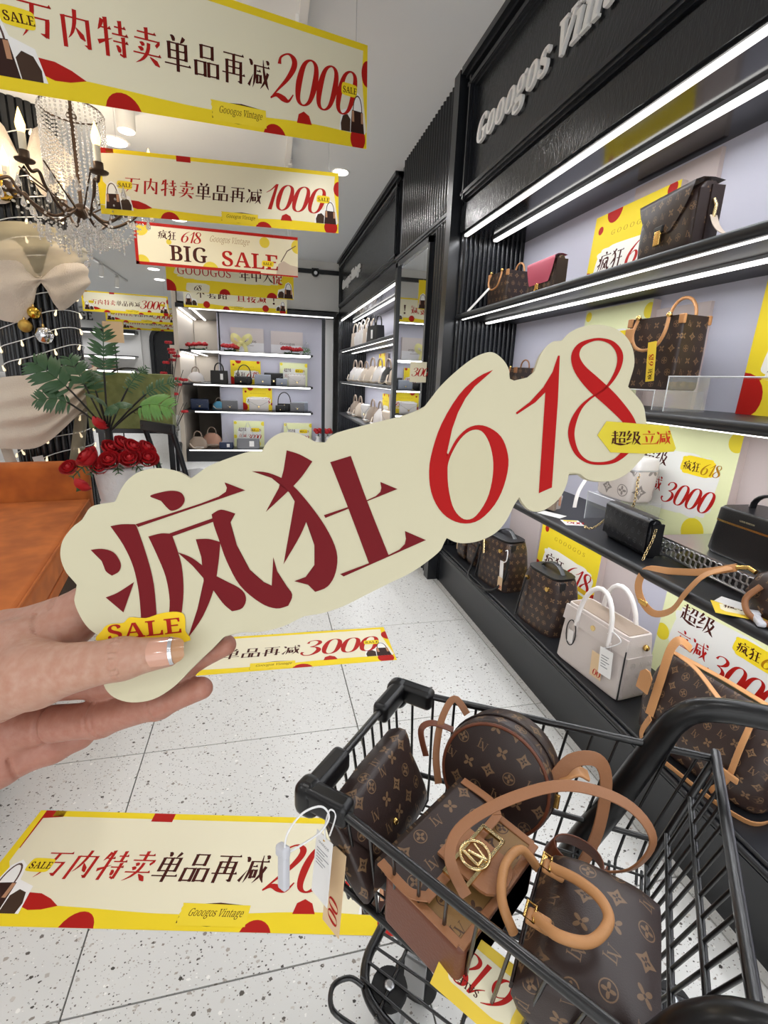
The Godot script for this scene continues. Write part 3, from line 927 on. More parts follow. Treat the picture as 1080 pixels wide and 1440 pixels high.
# ---------------------------------------------------------------- room shell
func room() -> void:
	var fl := struct("floor", "speckled off-white terrazzo tile floor")
	part(fl, "screed", MB.new().boxb(Vector3(-8.2, -0.12, -17.2), Vector3(1.8, -0.008, 3.2)), M("grout"))
	var tile := MB.new()
	var g := 0.0022
	tile.boxb(Vector3(g, -0.01, g), Vector3(0.8 - g, 0.0, 0.8 - g))
	var tm := tile.mesh()
	for i in 12:
		for k in 25:
			var x := -0.467 + 0.8 * (i - 9)
			var z := -1.665 + 0.8 * (k - 19)
			part(fl, "tile", tm, M("terrazzo"), Vector3(x, 0, z))
	part(struct("ceiling", "plain off-white shop ceiling"), "ceiling_slab", MB.new().boxb(Vector3(-8.2, CEIL, -17.2), Vector3(1.8, CEIL + 0.15, 3.2)), M("ceiling_paint"))
	part(struct("wall_right"), "wall_slab", MB.new().boxb(Vector3(1.62, 0, -8.6), Vector3(1.8, CEIL, 3.2)), M("white_paint"))
	var wb := struct("wall_back", "white wall above and behind the far shelving")
	part(wb, "wall_slab", MB.new().boxb(Vector3(-1.26, 0, -10.0), Vector3(1.8, CEIL, -9.85)), M("white_paint"))
	part(wb, "bulkhead", MB.new().boxb(Vector3(-1.2, 2.33, -8.46), Vector3(1.16, CEIL, -8.1)), M("white_paint"))
	part(wb, "return_wall", MB.new().boxb(Vector3(-1.27, 0, -9.85), Vector3(-1.21, CEIL, -8.06)), M("beige_paint"))
	part(wb, "dark_rail", MB.new().boxb(Vector3(-1.2, 2.84, -8.1), Vector3(1.16, 2.9, -8.07)), M("black_lacquer"))
	part(struct("wall_far", "far white wall of the left hall"), "wall_slab", MB.new().boxb(Vector3(-8.2, 0, -17.2), Vector3(-1.26, CEIL, -17.0)), M("white_paint"))
	part(struct("wall_hall"), "wall_slab", MB.new().boxb(Vector3(-1.26, 0, -17.0), Vector3(-1.1, CEIL, -10.0)), M("white_paint"))
	part(struct("wall_left"), "wall_slab", MB.new().boxb(Vector3(-8.2, 0, -17.0), Vector3(-8.0, CEIL, 3.2)), M("white_paint"))
	var wf := struct("wall_front")
	part(wf, "wall_slab", MB.new().boxb(Vector3(-8.0, 2.75, 3.0), Vector3(1.8, CEIL, 3.2)), M("white_paint"))
	part(wf, "wall_slab", MB.new().boxb(Vector3(-8.0, 0, 3.0), Vector3(-4.6, 2.75, 3.2)), M("white_paint"))
	part(wf, "wall_slab", MB.new().boxb(Vector3(1.4, 0, 3.0), Vector3(1.8, 2.75, 3.2)), M("white_paint"))
	# glowing shop front added unseen behind the camera to fill the room with light
	var wi := struct("added_window_1", "added glowing shop-front window behind the camera, put in for fill light")
	part(wi, "pane", MB.new().boxb(Vector3(-4.6, 0, 3.09), Vector3(1.4, 2.75, 3.1)), M("added_shopfront"))
	for x in [-4.6, -2.6, -0.6, 1.36]:
		part(wi, "mullion", MB.new().boxb(Vector3(x, 0, 3.02), Vector3(x + 0.04, 2.75, 3.14)), M("black_lacquer"))
	var al := AreaLight3D.new()  # added fill light in the plane of the unseen shop front
	al.name = "light"
	al.area_size = Vector2(6.0, 2.75); al.light_energy = FRONT_FILL; al.area_range = 25.0; al.area_attenuation = 2.0; al.shadow_enabled = true
	al.light_color = Color(0.97, 0.985, 1.0)
	wi.add_child(al)
	al.position = Vector3(-1.6, 1.375, 3.0)

# ---------------------------------------------------------------- shelving
func slats(parent: Node3D, a: Vector3, b: Vector3, out: Vector3, h: float, pitch := 0.03) -> void:    # half-round reeds from a to b on a face looking along out
	var L := (b - a).length()
	var num := int(L / pitch)
	var key := "reed%.3f_%.3f" % [h, pitch]
	if not meshes.has(key):
		var rows := []
		for y in [0.0, h]:
			var row := []
			for k in 7: row.append(Vector3(-cos(PI * k / 6) * pitch * 0.4, y, sin(PI * k / 6) * pitch * 0.55))
			rows.append(row)
		meshes[key] = MB.new().grid(rows, false, false, 1).mesh()
	var d := (b - a).normalized()
	for k in num:
		var o := part(parent, "slat", meshes[key], M("black_slat"))
		o.transform = Transform3D(Basis(Vector3.UP.cross(out), Vector3.UP, out), a + d * (pitch * (k + 0.5)))

func moulding(pts: Array, up: Vector3, w := 0.05, h := 0.03) -> MB:      # stepped picture-frame profile along a line
	var mb := MB.new()
	for q in [[w, h * 0.45, 0.0], [w * 0.6, h * 0.8, 0.0], [w * 0.3, h, -w * 0.08]]:
		for k in pts.size() - 1:
			var a: Vector3 = pts[k]
			var b: Vector3 = pts[k + 1]
			var d := (b - a).normalized()
			var s := d.cross(up)
			mb.t = Transform3D(Basis(d, s, d.cross(s)), (a + b) / 2 + up * q[1] / 2 + s * q[2])
			mb.box(Vector3.ZERO, Vector3((b - a).length() + w * 0.9, q[0], q[1]))
	mb.t = Transform3D.IDENTITY
	return mb

func shelf_board(o: Node3D, L: float, D: float, y: float, x0 := 0.0, lit := 0.45) -> void:
	var mb := MB.new().boxb(Vector3(x0, y - 0.032, -D), Vector3(L, y, -0.008))
	# rounded nosing in front
	var rows := []
	for x in [x0, L]:
		var row := []
		for k in 9: row.append(Vector3(x, y - 0.016 + 0.016 * cos(PI * k / 8), -0.008 + 0.016 * sin(PI * k / 8)))
		rows.append(row)
	mb.grid(rows, false, false, 0)
	var s := part(o, "shelf", mb, M("shelf_top"))
	strip(s, "front_led", Vector3(x0 + 0.04, y - 0.03, -0.026), Vector3(L - 0.04, y - 0.03, -0.026), Vector3.DOWN, lit * 0.6, 0.012)
	var bar_y := y - 0.042
	part(s, "light_bar", MB.new().boxb(Vector3(x0 + 0.04, bar_y, -0.2), Vector3(L - 0.04, y - 0.032, -0.17)), M("aluminium"))
	strip(s, "bar_led", Vector3(x0 + 0.05, bar_y - 0.003, -0.185), Vector3(L - 0.05, bar_y - 0.003, -0.185), Vector3.DOWN, lit, 0.022)

func shelving(o: Node3D, L: float, D: float, ys: Array, soffit: float, sign_x: float, lit := 0.45) -> void:
	# local frame: x along the run, z = 0 at the front, y up
	part(o, "back_panel", MB.new().boxb(Vector3(0, 0, -D - 0.02), Vector3(L, soffit, -D)), M("lilac_panel"))
	var pl := MB.new().boxb(Vector3(0, 0, -D), Vector3(L, ys[0] - 0.04, -0.006))
	part(o, "plinth", pl, M("plinth_face"))
	var top := MB.new().boxb(Vector3(0, ys[0] - 0.04, -D), Vector3(L, ys[0], -0.01))
	part(o, "plinth_top", top, M("shelf_top"))
	var mo := MB.new()
	mo.boxb(Vector3(0, ys[0] - 0.052, -0.02), Vector3(L, ys[0] - 0.03, 0.014))
	mo.tube([Vector3(0, ys[0] - 0.008, -0.008), Vector3(L, ys[0] - 0.008, -0.008)], 0.008, 8)
	mo.tube([Vector3(0, ys[0] - 0.022, 0.004), Vector3(L, ys[0] - 0.022, 0.004)], 0.011, 8)
	part(o, "plinth_moulding", mo, M("black_lacquer"))
	for k in range(1, ys.size()):
		shelf_board(o, L, D, ys[k], 0.0, lit)
	# soffit box with glossy underside, and two lamp bars
	var so := part(o, "soffit", MB.new().boxb(Vector3(0, soffit, -D), Vector3(L, soffit + 0.16, 0.0)), M("black_gloss_soffit"))
	strip(so, "front_led", Vector3(0.03, soffit - 0.006, -0.012), Vector3(L - 0.03, soffit - 0.006, -0.012), Vector3.DOWN, lit, 0.02)
	part(so, "light_bar", MB.new().boxb(Vector3(0.03, soffit - 0.014, -0.21), Vector3(L - 0.03, soffit, -0.18)), M("aluminium"))
	strip(so, "bar_led", Vector3(0.04, soffit - 0.019, -0.195), Vector3(L - 0.04, soffit - 0.019, -0.195), Vector3.DOWN, lit, 0.024)
	# frieze with a framed sign panel
	var y0 := soffit + 0.16
	part(o, "frieze_panel", MB.new().boxb(Vector3(0, y0 - 0.16, -0.02), Vector3(L, CEIL, 0.004)), M("black_oak"))
	part(o, "frieze_rail", MB.new().boxb(Vector3(0, soffit + 0.01, 0), Vector3(L, y0 - 0.01, 0.016)), M("black_oak"))
	part(o, "panel_frame", moulding([Vector3(0.06, y0 + 0.035, 0.004), Vector3(L - 0.06, y0 + 0.035, 0.004), Vector3(L - 0.06, CEIL - 0.09, 0.004), Vector3(0.06, CEIL - 0.09, 0.004), Vector3(0.06, y0 + 0.035, 0.004)], Vector3.BACK, 0.06, 0.04), M("black_lacquer"))
	var co := MB.new()
	for q in [[0.0, 0.05, 0.02], [0.012, 0.036, 0.045], [0.026, 0.018, 0.07]]:
		co.boxb(Vector3(0, CEIL - 0.05 + q[0] - 0.01, 0), Vector3(L, CEIL - 0.001, q[2]))
	part(o, "cornice", co, M("black_lacquer"))
	var lt := MB.new()
	var tm := text_mesh("Gooogos Vintage", true, true, 0.09)
	var k2 := 0.118 / 0.715
	lt.join(tm, Transform3D(Basis(Vector3(k2 * 1.02, 0, 0), Vector3(0.28 * k2, k2, 0), Vector3(0, 0, 0.16)), Vector3(sign_x, 2.645, 0.02)))
	part(o, "sign_lettering", lt, M("white_letter"), Vector3.ZERO, "raised white letters Gooogos Vintage")

func right_side() -> void:
	var ys := [0.265, 0.815, 1.30, 1.765]
	var a := thing("display_shelving", "tall black display shelving with white back beside the cart", "shelving", Vector3(1.16, 0, -3.05), -PI / 2)
	shelving(a, 3.7, 0.41, ys, 2.2, 0.17, 0.15)
	var sp := part(a, "side_panel", MB.new().boxb(Vector3(-0.02, 0, -0.41), Vector3(0.0, 2.2, 0.0)), M("black_slat"))
	slats(sp, Vector3(0.0, 0.27, -0.40), Vector3(0.0, 0.27, -0.01), Vector3.RIGHT, 1.93)
	var b := thing("display_shelving", "far black display shelving with white bags beyond the mirror", "shelving", Vector3(1.16, 0, -8.0), -PI / 2)
	shelving(b, 3.5, 0.41, ys, 2.2, 0.28, 0.15)
	var sq := part(b, "side_panel", MB.new().boxb(Vector3(-0.02, 0, -0.41), Vector3(0.0, 2.2, 0.0)), M("black_slat"))
	slats(sq, Vector3(0.0, 0.27, -0.40), Vector3(0.0, 0.27, -0.01), Vector3.RIGHT, 1.93)
	part(b, "end_post", MB.new().boxb(Vector3(3.5, 0, -0.41), Vector3(3.55, 2.36, 0.02)), M("black_lacquer"))
	part(b, "end_post", MB.new().boxb(Vector3(-0.06, 0, -0.41), Vector3(-0.02, CEIL, 0.02)), M("black_lacquer"))
	# pier between them, reeded, with a tall mirror
	var p := thing("reeded_pier", "black reeded wall pier standing between the two shelvings", "pier", Vector3(1.62, 0, -3.72))
	part(p, "core", MB.new().boxb(Vector3(-0.48, 0, -0.72), Vector3(0, CEIL, 0.64)), M("black_slat"))
	slats(p, Vector3(-0.48, 2.36, -0.6), Vector3(-0.48, 2.36, 0.56), Vector3.LEFT, CEIL - 2.36, 0.052)
	part(p, "corner_post", MB.new().boxb(Vector3(-0.53, 0, 0.56), Vector3(-0.46, CEIL, 0.645)), M("black_lacquer"))
	part(p, "cap_rail", moulding([Vector3(-0.48, 2.34, -0.69), Vector3(-0.48, 2.34, 0.53)], Vector3.LEFT, 0.06, 0.04), M("black_lacquer"))
	slats(p, Vector3(-0.48, 0.0, 0.29), Vector3(-0.48, 0.0, 0.56), Vector3.LEFT, 2.32, 0.052)
	var mi := thing("wall_mirror", "tall black-framed mirror on the reeded pier", "mirror", Vector3(1.14, 0, -3.98))
	part(mi, "glass", MB.new().boxb(Vector3(-0.012, 0.12, -0.40), Vector3(-0.004, 2.28, 0.42)), M("mirror_glass"))
	var fr := MB.new()
	fr.boxb(Vector3(-0.03, 0.06, -0.46), Vector3(-0.001, 2.31, -0.40)); fr.boxb(Vector3(-0.03, 0.06, 0.42), Vector3(-0.001, 2.31, 0.46))
	fr.boxb(Vector3(-0.03, 2.27, -0.46), Vector3(-0.001, 2.31, 0.46)); fr.boxb(Vector3(-0.03, 0.06, -0.46), Vector3(-0.001, 0.12, 0.46))
	part(mi, "mirror_frame", fr, M("black_lacquer"))

# ---------------------------------------------------------------- hanging and stuck banners
func sheet(o: Node3D, art: MB, w: float, h: float, sheet_mat := "banner_sheet", thick := 0.003) -> void:      # a printed board; origin at its lower left front corner
	part(o, "sheet", MB.new().boxb(Vector3(0, 0, -thick), Vector3(w, h, 0)), M(sheet_mat))
	part(o, "print", art, M("print"))

func hang(called: String, label: String, tr: Vector3, yaw: float, roll: float, pit: float, art: MB, w := 1.4, h := 0.34) -> void:
	var R := Vector3(cos(yaw), 0, -sin(yaw)) * cos(roll) + Vector3(0, sin(roll), 0)
	var N := Vector3(sin(yaw), 0, cos(yaw))
	var U := Vector3.UP * cos(pit) + N * sin(pit)
	U = (U - R * U.dot(R)).normalized()
	var o := thing(called, label, "banner", tr - R * w - U * h, 0.0, "hanging sale banners")
	o.basis = Basis(R, U, R.cross(U))
	sheet(o, art, w, h)
	for x in [0.12, w - 0.06]:
		var top := Vector3(x, h - 0.006, -0.0015)
		var wp: Vector3 = o.transform * top
		var up: Vector3 = o.transform.affine_inverse() * Vector3(wp.x, CEIL, wp.z)
		part(o, "hanging_wire", MB.new().tube([top, up], 0.0012, 5), M("steel"))

func banners() -> void:
	var a := MB.new()
	banner_art(a, "2000")
	hang("hanging_banner", "large cream banner reading 2000 hanging nearest, yellow bottom edge", Vector3(0.439, 2.667, -2.379), 0.523, 0.184, 0.183, a)
	a = MB.new(); banner_art(a, "1000")
	hang("hanging_banner", "cream banner reading 1000 hanging behind the 2000 banner", Vector3(0.483, 2.6, -3.517), -0.026, 0.014, 0.0, a)
	# BIG SALE
	a = MB.new()
	for q in [[0.05, 0.3, 0.07], [0.05, 0.02, 0.06], [0.62, 0.0, 0.07], [1.1, 0.27, 0.045], [1.4, 0.26, 0.06], [1.28, 0.05, 0.05], [0.28, 0.2, 0.022]]:
		clipdisc(a, q[0], q[1], q[2], 1.4, 0.34, Color("e6cf4a"), 0.0003)
	rect2(a, 0, 0.315, 1.4, 0.34, RED, 0.0004); rect2(a, 0, 0, 1.06, 0.025, RED, 0.0004); rect2(a, 0, 0, 0.025, 0.34, RED, 0.0004); rect2(a, 1.06, 0, 1.4, 0.012, RED, 0.0004)
	hanzi(a, "疯狂", 0.19, 0.215, 0.075, DARK, 0.0005, 1.0, 0.1)
	digits(a, "618", 0.37, 0.205, 0.095, RED, 0.0005, 0.55)
	script_line(a, 0.62, 0.235, 0.34, Color("b59a72"), 0.0005)
	latin(a, "BIG", 0.28, 0.055, 0.125, DARK, 0.0006, {"bold": true})
	latin(a, "SALE", 0.72, 0.045, 0.125, RED, 0.0006, {"bold": true, "wide": 1.1})
	cloud(a, 1.07, 0.07, 1.18, 0.12, YELLOW, 0.0007, 4); latin(a, "SALE", 1.085, 0.083, 0.022, DARK, 0.0009, {"bold": true})
	shape(a, P2([1.2, 0.012, 1.22, 0.1, 1.27, 0.13, 1.33, 0.1, 1.4, 0.09, 1.4, 0.012]), Color("cbb9a8"), 0.0006)
	shape(a, P2([1.24, 0.12, 1.3, 0.22, 1.38, 0.27, 1.383, 0.264, 1.305, 0.213, 1.25, 0.12]), Color("6b5a50"), 0.0007)
	hang("hanging_banner", "red-bordered BIG SALE banner hanging below the 1000 banner", Vector3(0.329, 2.593, -5.107), 0.0, 0.0, 0.0, a)
	# mid-year sale
	a = MB.new()
	rect2(a, 0, 0, 1.4, 0.34, YELLOW)
	clipdisc(a, 0.0, 0.02, 0.1, 1.4, 0.34, RED, 0.0003); clipdisc(a, 0.62, 0.0, 0.06, 1.4, 0.34, RED, 0.0003); clipdisc(a, 1.15, 0.0, 0.06, 1.4, 0.34, RED, 0.0003)
	cloud(a, 0.08, 0.13, 1.28, 0.32, CREAM, 0.0004, 16); cloud(a, 0.2, 0.0, 0.46, 0.1, CREAM, 0.0004, 6)
	latin(a, "GOOOGOS", 0.12, 0.18, 0.085, RED, 0.0006, {"wide": 1.0})
	hanzi(a, "年中大", 0.78, 0.16, 0.125, DARK, 0.0006, 1.05); hanzi(a, "促", 1.15, 0.15, 0.125, RED, 0.0006)
	digits(a, "68", 0.28, 0.02, 0.06, DARK, 0.0006)
	bag_print(a, 1.39, 0.01, 0.16, -1.0)
	hang("hanging_banner", "yellow banner lettered GOOOGOS hanging below the BIG SALE banner", Vector3(0.36, 2.563, -6.377), 0.0, -0.004, 0.0, a)
	# straight reduction
	a = MB.new()
	var wave := [Vector2(0, 0), Vector2(1.4, 0), Vector2(1.4, 0.06)]
	for k in 12: wave.append(Vector2(1.4 - 1.4 * k / 11.0, 0.05 + 0.012 * sin(k * 0.9)))
	shape(a, wave, YELLOW); rect2(a, 0, 0.32, 1.4, 0.34, YELLOW)
	for q in [[0.3, 0.05], [0.56, 0.0], [1.1, 0.05], [1.34, 0.03]]: clipdisc(a, q[0], q[1], 0.045, 1.4, 0.34, RED, 0.0003)
	hanzi(a, "不套路", 0.16, 0.13, 0.13, DARK, 0.0005, 1.12); hanzi(a, "直接减", 0.7, 0.11, 0.13, RED, 0.0005, 1.1)
	latin(a, "!", 1.2, 0.11, 0.13, DARK, 0.0005, {"bold": true})
	label_print(a, 0.6, 0.01, 0.2, 0.04); bag_print(a, 0.02, 0.03, 0.14); bag_print(a, 1.38, 0.03, 0.12, -1.0)
	hang("hanging_banner", "lowest of the hanging banners, before the far shelving, ending in an exclamation mark", Vector3(0.338, 2.555, -7.75), 0.0, 0.0, 0.0, a)
	# far row of 3000 banners
	a = MB.new(); banner_art(a, "3000")
	var am := [["foremost pale banner reading 3000 hanging in the far hall", -1.71, -10.474], ["middle pale banner peeping out below the foremost 3000 banner", -1.86, -12.36], ["lowest pale banner at the back of the far 3000 banners", -2.08, -14.5]]
	for q in am:
		hang("hanging_banner", q[0], Vector3(q[1], 2.667, q[2]), 0.137, 0.009, 0.0, a)
	# two stuck to the floor
	for q in [["floor_banner", "cream and yellow banner stuck flat on the floor before the cart", "2000", -0.803, -1.131, -0.228], ["floor_banner", "cream banner reading 3000 stuck flat on the floor behind the hand", "3000", -0.785, -2.15, -0.03]]:
		a = MB.new()
		var wide: float = 1.15 if q[2] == "2000" else 1.4
		a.t = Transform3D(Basis(Vector3(wide / 1.4, 0, 0), Vector3.UP, Vector3.BACK), Vector3.ZERO)
		banner_art(a, q[2])
		var o := thing(q[0], q[1], "floor sticker", Vector3(q[3], 0.0012, q[4]))
		o.rotation = Vector3(-PI / 2, q[5], 0)
		sheet(o, a, wide, 0.34, "banner_sheet", 0.001)

# ---------------------------------------------------------------- far shelving and far hall
func back_side() -> void:
	var o := thing("display_shelving", "white-backed shelving with lit shelves across the far end of the aisle", "shelving", Vector3(-1.2, 0, -8.05))
	var L := 2.3
	part(o, "back_panel", MB.new().boxb(Vector3(0.52, 0, -0.42), Vector3(L, 2.24, -0.4)), M("lilac_panel"))
	part(o, "recess_panel", MB.new().boxb(Vector3(0.0, 0, -1.78), Vector3(0.54, 2.24, -1.76)), M("beige_paint"))
	part(o, "divider", MB.new().boxb(Vector3(0.5, 0, -1.76), Vector3(0.54, 2.24, -0.4)), M("lilac_panel"))
	part(o, "header", MB.new().boxb(Vector3(-0.02, 2.24, -1.76), Vector3(L, 2.3, 0.03)), M("black_lacquer"))
	strip(o, "header_led", Vector3(0.16, 2.232, 0.0), Vector3(L - 0.05, 2.232, 0.0), Vector3.DOWN, 0.15, 0.04)
	part(o, "plinth", MB.new().boxb(Vector3(0, 0, -1.76), Vector3(0.5, 0.19, -0.02)).boxb(Vector3(0.5, 0, -0.4), Vector3(L - 0.2, 0.19, -0.02)), M("black_lacquer"))
	strip(o, "plinth_led", Vector3(0.04, 0.178, -0.012), Vector3(L - 0.25, 0.178, -0.012), Vector3(0, -0.3, 1).normalized(), 0.05, 0.014)
	for y in [0.79, 1.19, 1.67]:
		var s := part(o, "shelf", MB.new().boxb(Vector3(0, y - 0.03, -1.76), Vector3(0.5, y, 0)).boxb(Vector3(0.5, y - 0.03, -0.4), Vector3(L - 0.36, y, 0)), M("shelf_top"))
		strip(s, "front_led", Vector3(0.16, y - 0.022, 0.005), Vector3(L - 0.4, y - 0.022, 0.005), Vector3(0, -0.6, 1).normalized(), 0.08, 0.026 if y > 1.5 else 0.016)
		strip(s, "bar_led", Vector3(0.54, y - 0.036, -0.2), Vector3(L - 0.4, y - 0.036, -0.2), Vector3.DOWN, 0.12, 0.02)
	for y in [2.24, 1.64]:
		for x in [0.03, 0.2]:
			strip(o, "side_led", Vector3(x, y - 0.008, -0.02), Vector3(x, y - 0.008, -1.7), Vector3.DOWN, 0.12, 0.03)
	part(o, "post", MB.new().boxb(Vector3(2.08, 0, -0.05), Vector3(2.13, 2.24, 0.0)), M("black_lacquer"))
	part(o, "end_panel", MB.new().boxb(Vector3(2.13, 0, -0.4), Vector3(L, 2.24, -0.35)), M("white_paint"))
	# small dome camera on the dark rail
	var c := thing("security_camera", "small black security camera under the ceiling in the far corner", "camera", Vector3(0.77, 2.87, -8.06))
	part(c, "bracket", MB.new().box(Vector3(0, 0.02, 0.02), Vector3(0.1, 0.03, 0.05)), M("black_plastic"))
	part(c, "housing", MB.new().ball(Vector3(0, -0.03, 0.06), 0.06, 14), M("black_plastic"))
	part(c, "lens", MB.new().tube([Vector3(0, -0.04, 0.11), Vector3(0, -0.045, 0.13)], 0.025, 12), M("steel"))
	# far hall: white display wall with a black sign
	var d := thing("display_wall", "white display wall with black VINTAGE sign in the far hall", "display wall", Vector3(-5.6, 0, -16.98))
	part(d, "panel", MB.new().boxb(Vector3(0, 0, 0), Vector3(2.0, 3.0, 0.1)), M("white_paint"))
	part(d, "header", MB.new().boxb(Vector3(0.1, 2.34, 0.1), Vector3(1.95, 2.44, 0.5)), M("black_lacquer"))
	strip(d, "header_led", Vector3(0.12, 2.33, 0.45), Vector3(1.9, 2.33, 0.45), Vector3(0, -0.9, 0.3).normalized(), 0.25, 0.06)
	for y in [0.85, 1.32, 1.72]:
		var s := part(d, "shelf", MB.new().boxb(Vector3(0.1, y - 0.03, 0.1), Vector3(1.9, y, 0.5)), M("shelf_top"))
		strip(s, "front_led", Vector3(0.12, y - 0.06, 0.49), Vector3(1.88, y - 0.06, 0.49), Vector3(0, -0.4, 1).normalized(), 0.1, 0.05)
	var lt := MB.new()
	lt.join(text_mesh("VINTAGE", true, true, 0.06), Transform3D(Basis(Vector3(0.28, 0, 0), Vector3(0, 0.3, 0), Vector3(0, 0, 0.3)), Vector3(-0.55, 2.78, 0.12)))
	part(d, "sign_lettering", lt, M("black_plastic"), Vector3.ZERO, "black letters VINTAGE")
	for q in [["terracotta paper bag with cord handles on the far display wall", 1.32, 0.3, "blush_leather"], ["small terracotta box bag at the edge of the far display wall", 0.95, 0.14, "blush_leather"]]:
		var b := thing("paper_bag", q[0], "bag", Vector3(-5.6 + q[1] - 0.2, 1.3205, -16.62))
		part(b, "body", MB.new().loft([[0.0, q[2] / 2, 0.06], [q[2] * 0.75, q[2] / 2, 0.06]], 12.0, 16), M(q[3]))
		part(b, "handle", MB.new().tube(smooth(V([-q[2] * 0.2, q[2] * 0.75, 0.06, -q[2] * 0.15, q[2] * 1.1, 0.06, q[2] * 0.15, q[2] * 1.1, 0.06, q[2] * 0.2, q[2] * 0.75, 0.06]), 5), 0.008, 6), M("dark_brown"))
	var ar := thing("arched_doorway", "black arched doorway with a pale inner side in the far hall", "doorway", Vector3(-2.9, 0, -16.99))
	var outer := PackedVector2Array()
	var inner := PackedVector2Array()
	outer.append(Vector2(-0.45, 0)); inner.append(Vector2(-0.35, 0))
	for k in 13:
		var a := PI - PI * k / 12
		outer.append(Vector2(cos(a) * 0.45, 2.2 + sin(a) * 0.45)); inner.append(Vector2(cos(a) * 0.35, 2.2 + sin(a) * 0.35))
	outer.append(Vector2(0.45, 0)); inner.append(Vector2(0.35, 0))
	part(ar, "door_panel", MB.new().extrude(inner, 0.0, 0.06), M("black_slat"))
	var rim := MB.new()
	for k in outer.size() - 1:
		var p := [outer[k], outer[k + 1], inner[k + 1], inner[k]]
		rim.hexa([Vector3(p[0].x, p[0].y, 0.2), Vector3(p[3].x, p[3].y, 0.2), Vector3(p[3].x, p[3].y, 0.0), Vector3(p[0].x, p[0].y, 0.0), Vector3(p[1].x, p[1].y, 0.2), Vector3(p[2].x, p[2].y, 0.2), Vector3(p[2].x, p[2].y, 0.0), Vector3(p[1].x, p[1].y, 0.0)])
	part(ar, "frame", rim, M("black_lacquer"))
	part(ar, "pale_jamb", MB.new().boxb(Vector3(0.1, 0, 0.06), Vector3(0.34, 2.1, 0.12)), M("beige_paint"))
	var ct := thing("display_counter", "white counter with black goods seen at the left edge behind the column", "counter", Vector3(-4.2, 0, -8.6))
	part(ct, "body", MB.new().boxb(Vector3(-1.0, 0, -0.3), Vector3(1.0, 0.9, 0.3)), M("white_paint"))
	part(ct, "upper_shelf", MB.new().boxb(Vector3(-1.0, 1.2, -0.3), Vector3(1.0, 1.24, 0.2)), M("white_paint"))
	part(ct, "upright", MB.new().boxb(Vector3(-1.0, 0.9, -0.3), Vector3(-0.96, 1.2, 0.2)).boxb(Vector3(0.96, 0.9, -0.3), Vector3(1.0, 1.2, 0.2)), M("white_paint"))
	part(ct, "sign", MB.new().boxb(Vector3(-0.9, 0.9, 0.22), Vector3(0.9, 1.06, 0.25)), M("black_plastic"))

# ---------------------------------------------------------------- column, sofa, chandelier, plants on the left
func cloth(pts: Array, mid: Array, thick: float, folds: int, amp: float, num := 24, rows_n := 14) -> MB:     # swag hung between two ends: pts = upper edge, mid = lower edge
	var a := smooth(pts, num / (pts.size() - 1))
	var b := smooth(mid, num / (mid.size() - 1))
	var m := mini(a.size(), b.size())
	var front := []
	for r in rows_n + 1:
		var q := float(r) / rows_n
		var row := []
		for k in m:
			var p: Vector3 = a[k].lerp(b[k], q)
			var out := Vector3(0.25, 0, 1).normalized()
			row.append(p + out * (sin(q * PI * folds + k * 0.22) * amp * sin(PI * clampf(q, 0.05, 0.95)) + thick * sin(PI * q)))
		front.append(row)
	var mb := MB.new()
	mb.grid(front, false, false, 0)
	return mb

func left_side() -> void:
	column()
	sofa()
	chandelier()
	greenery()

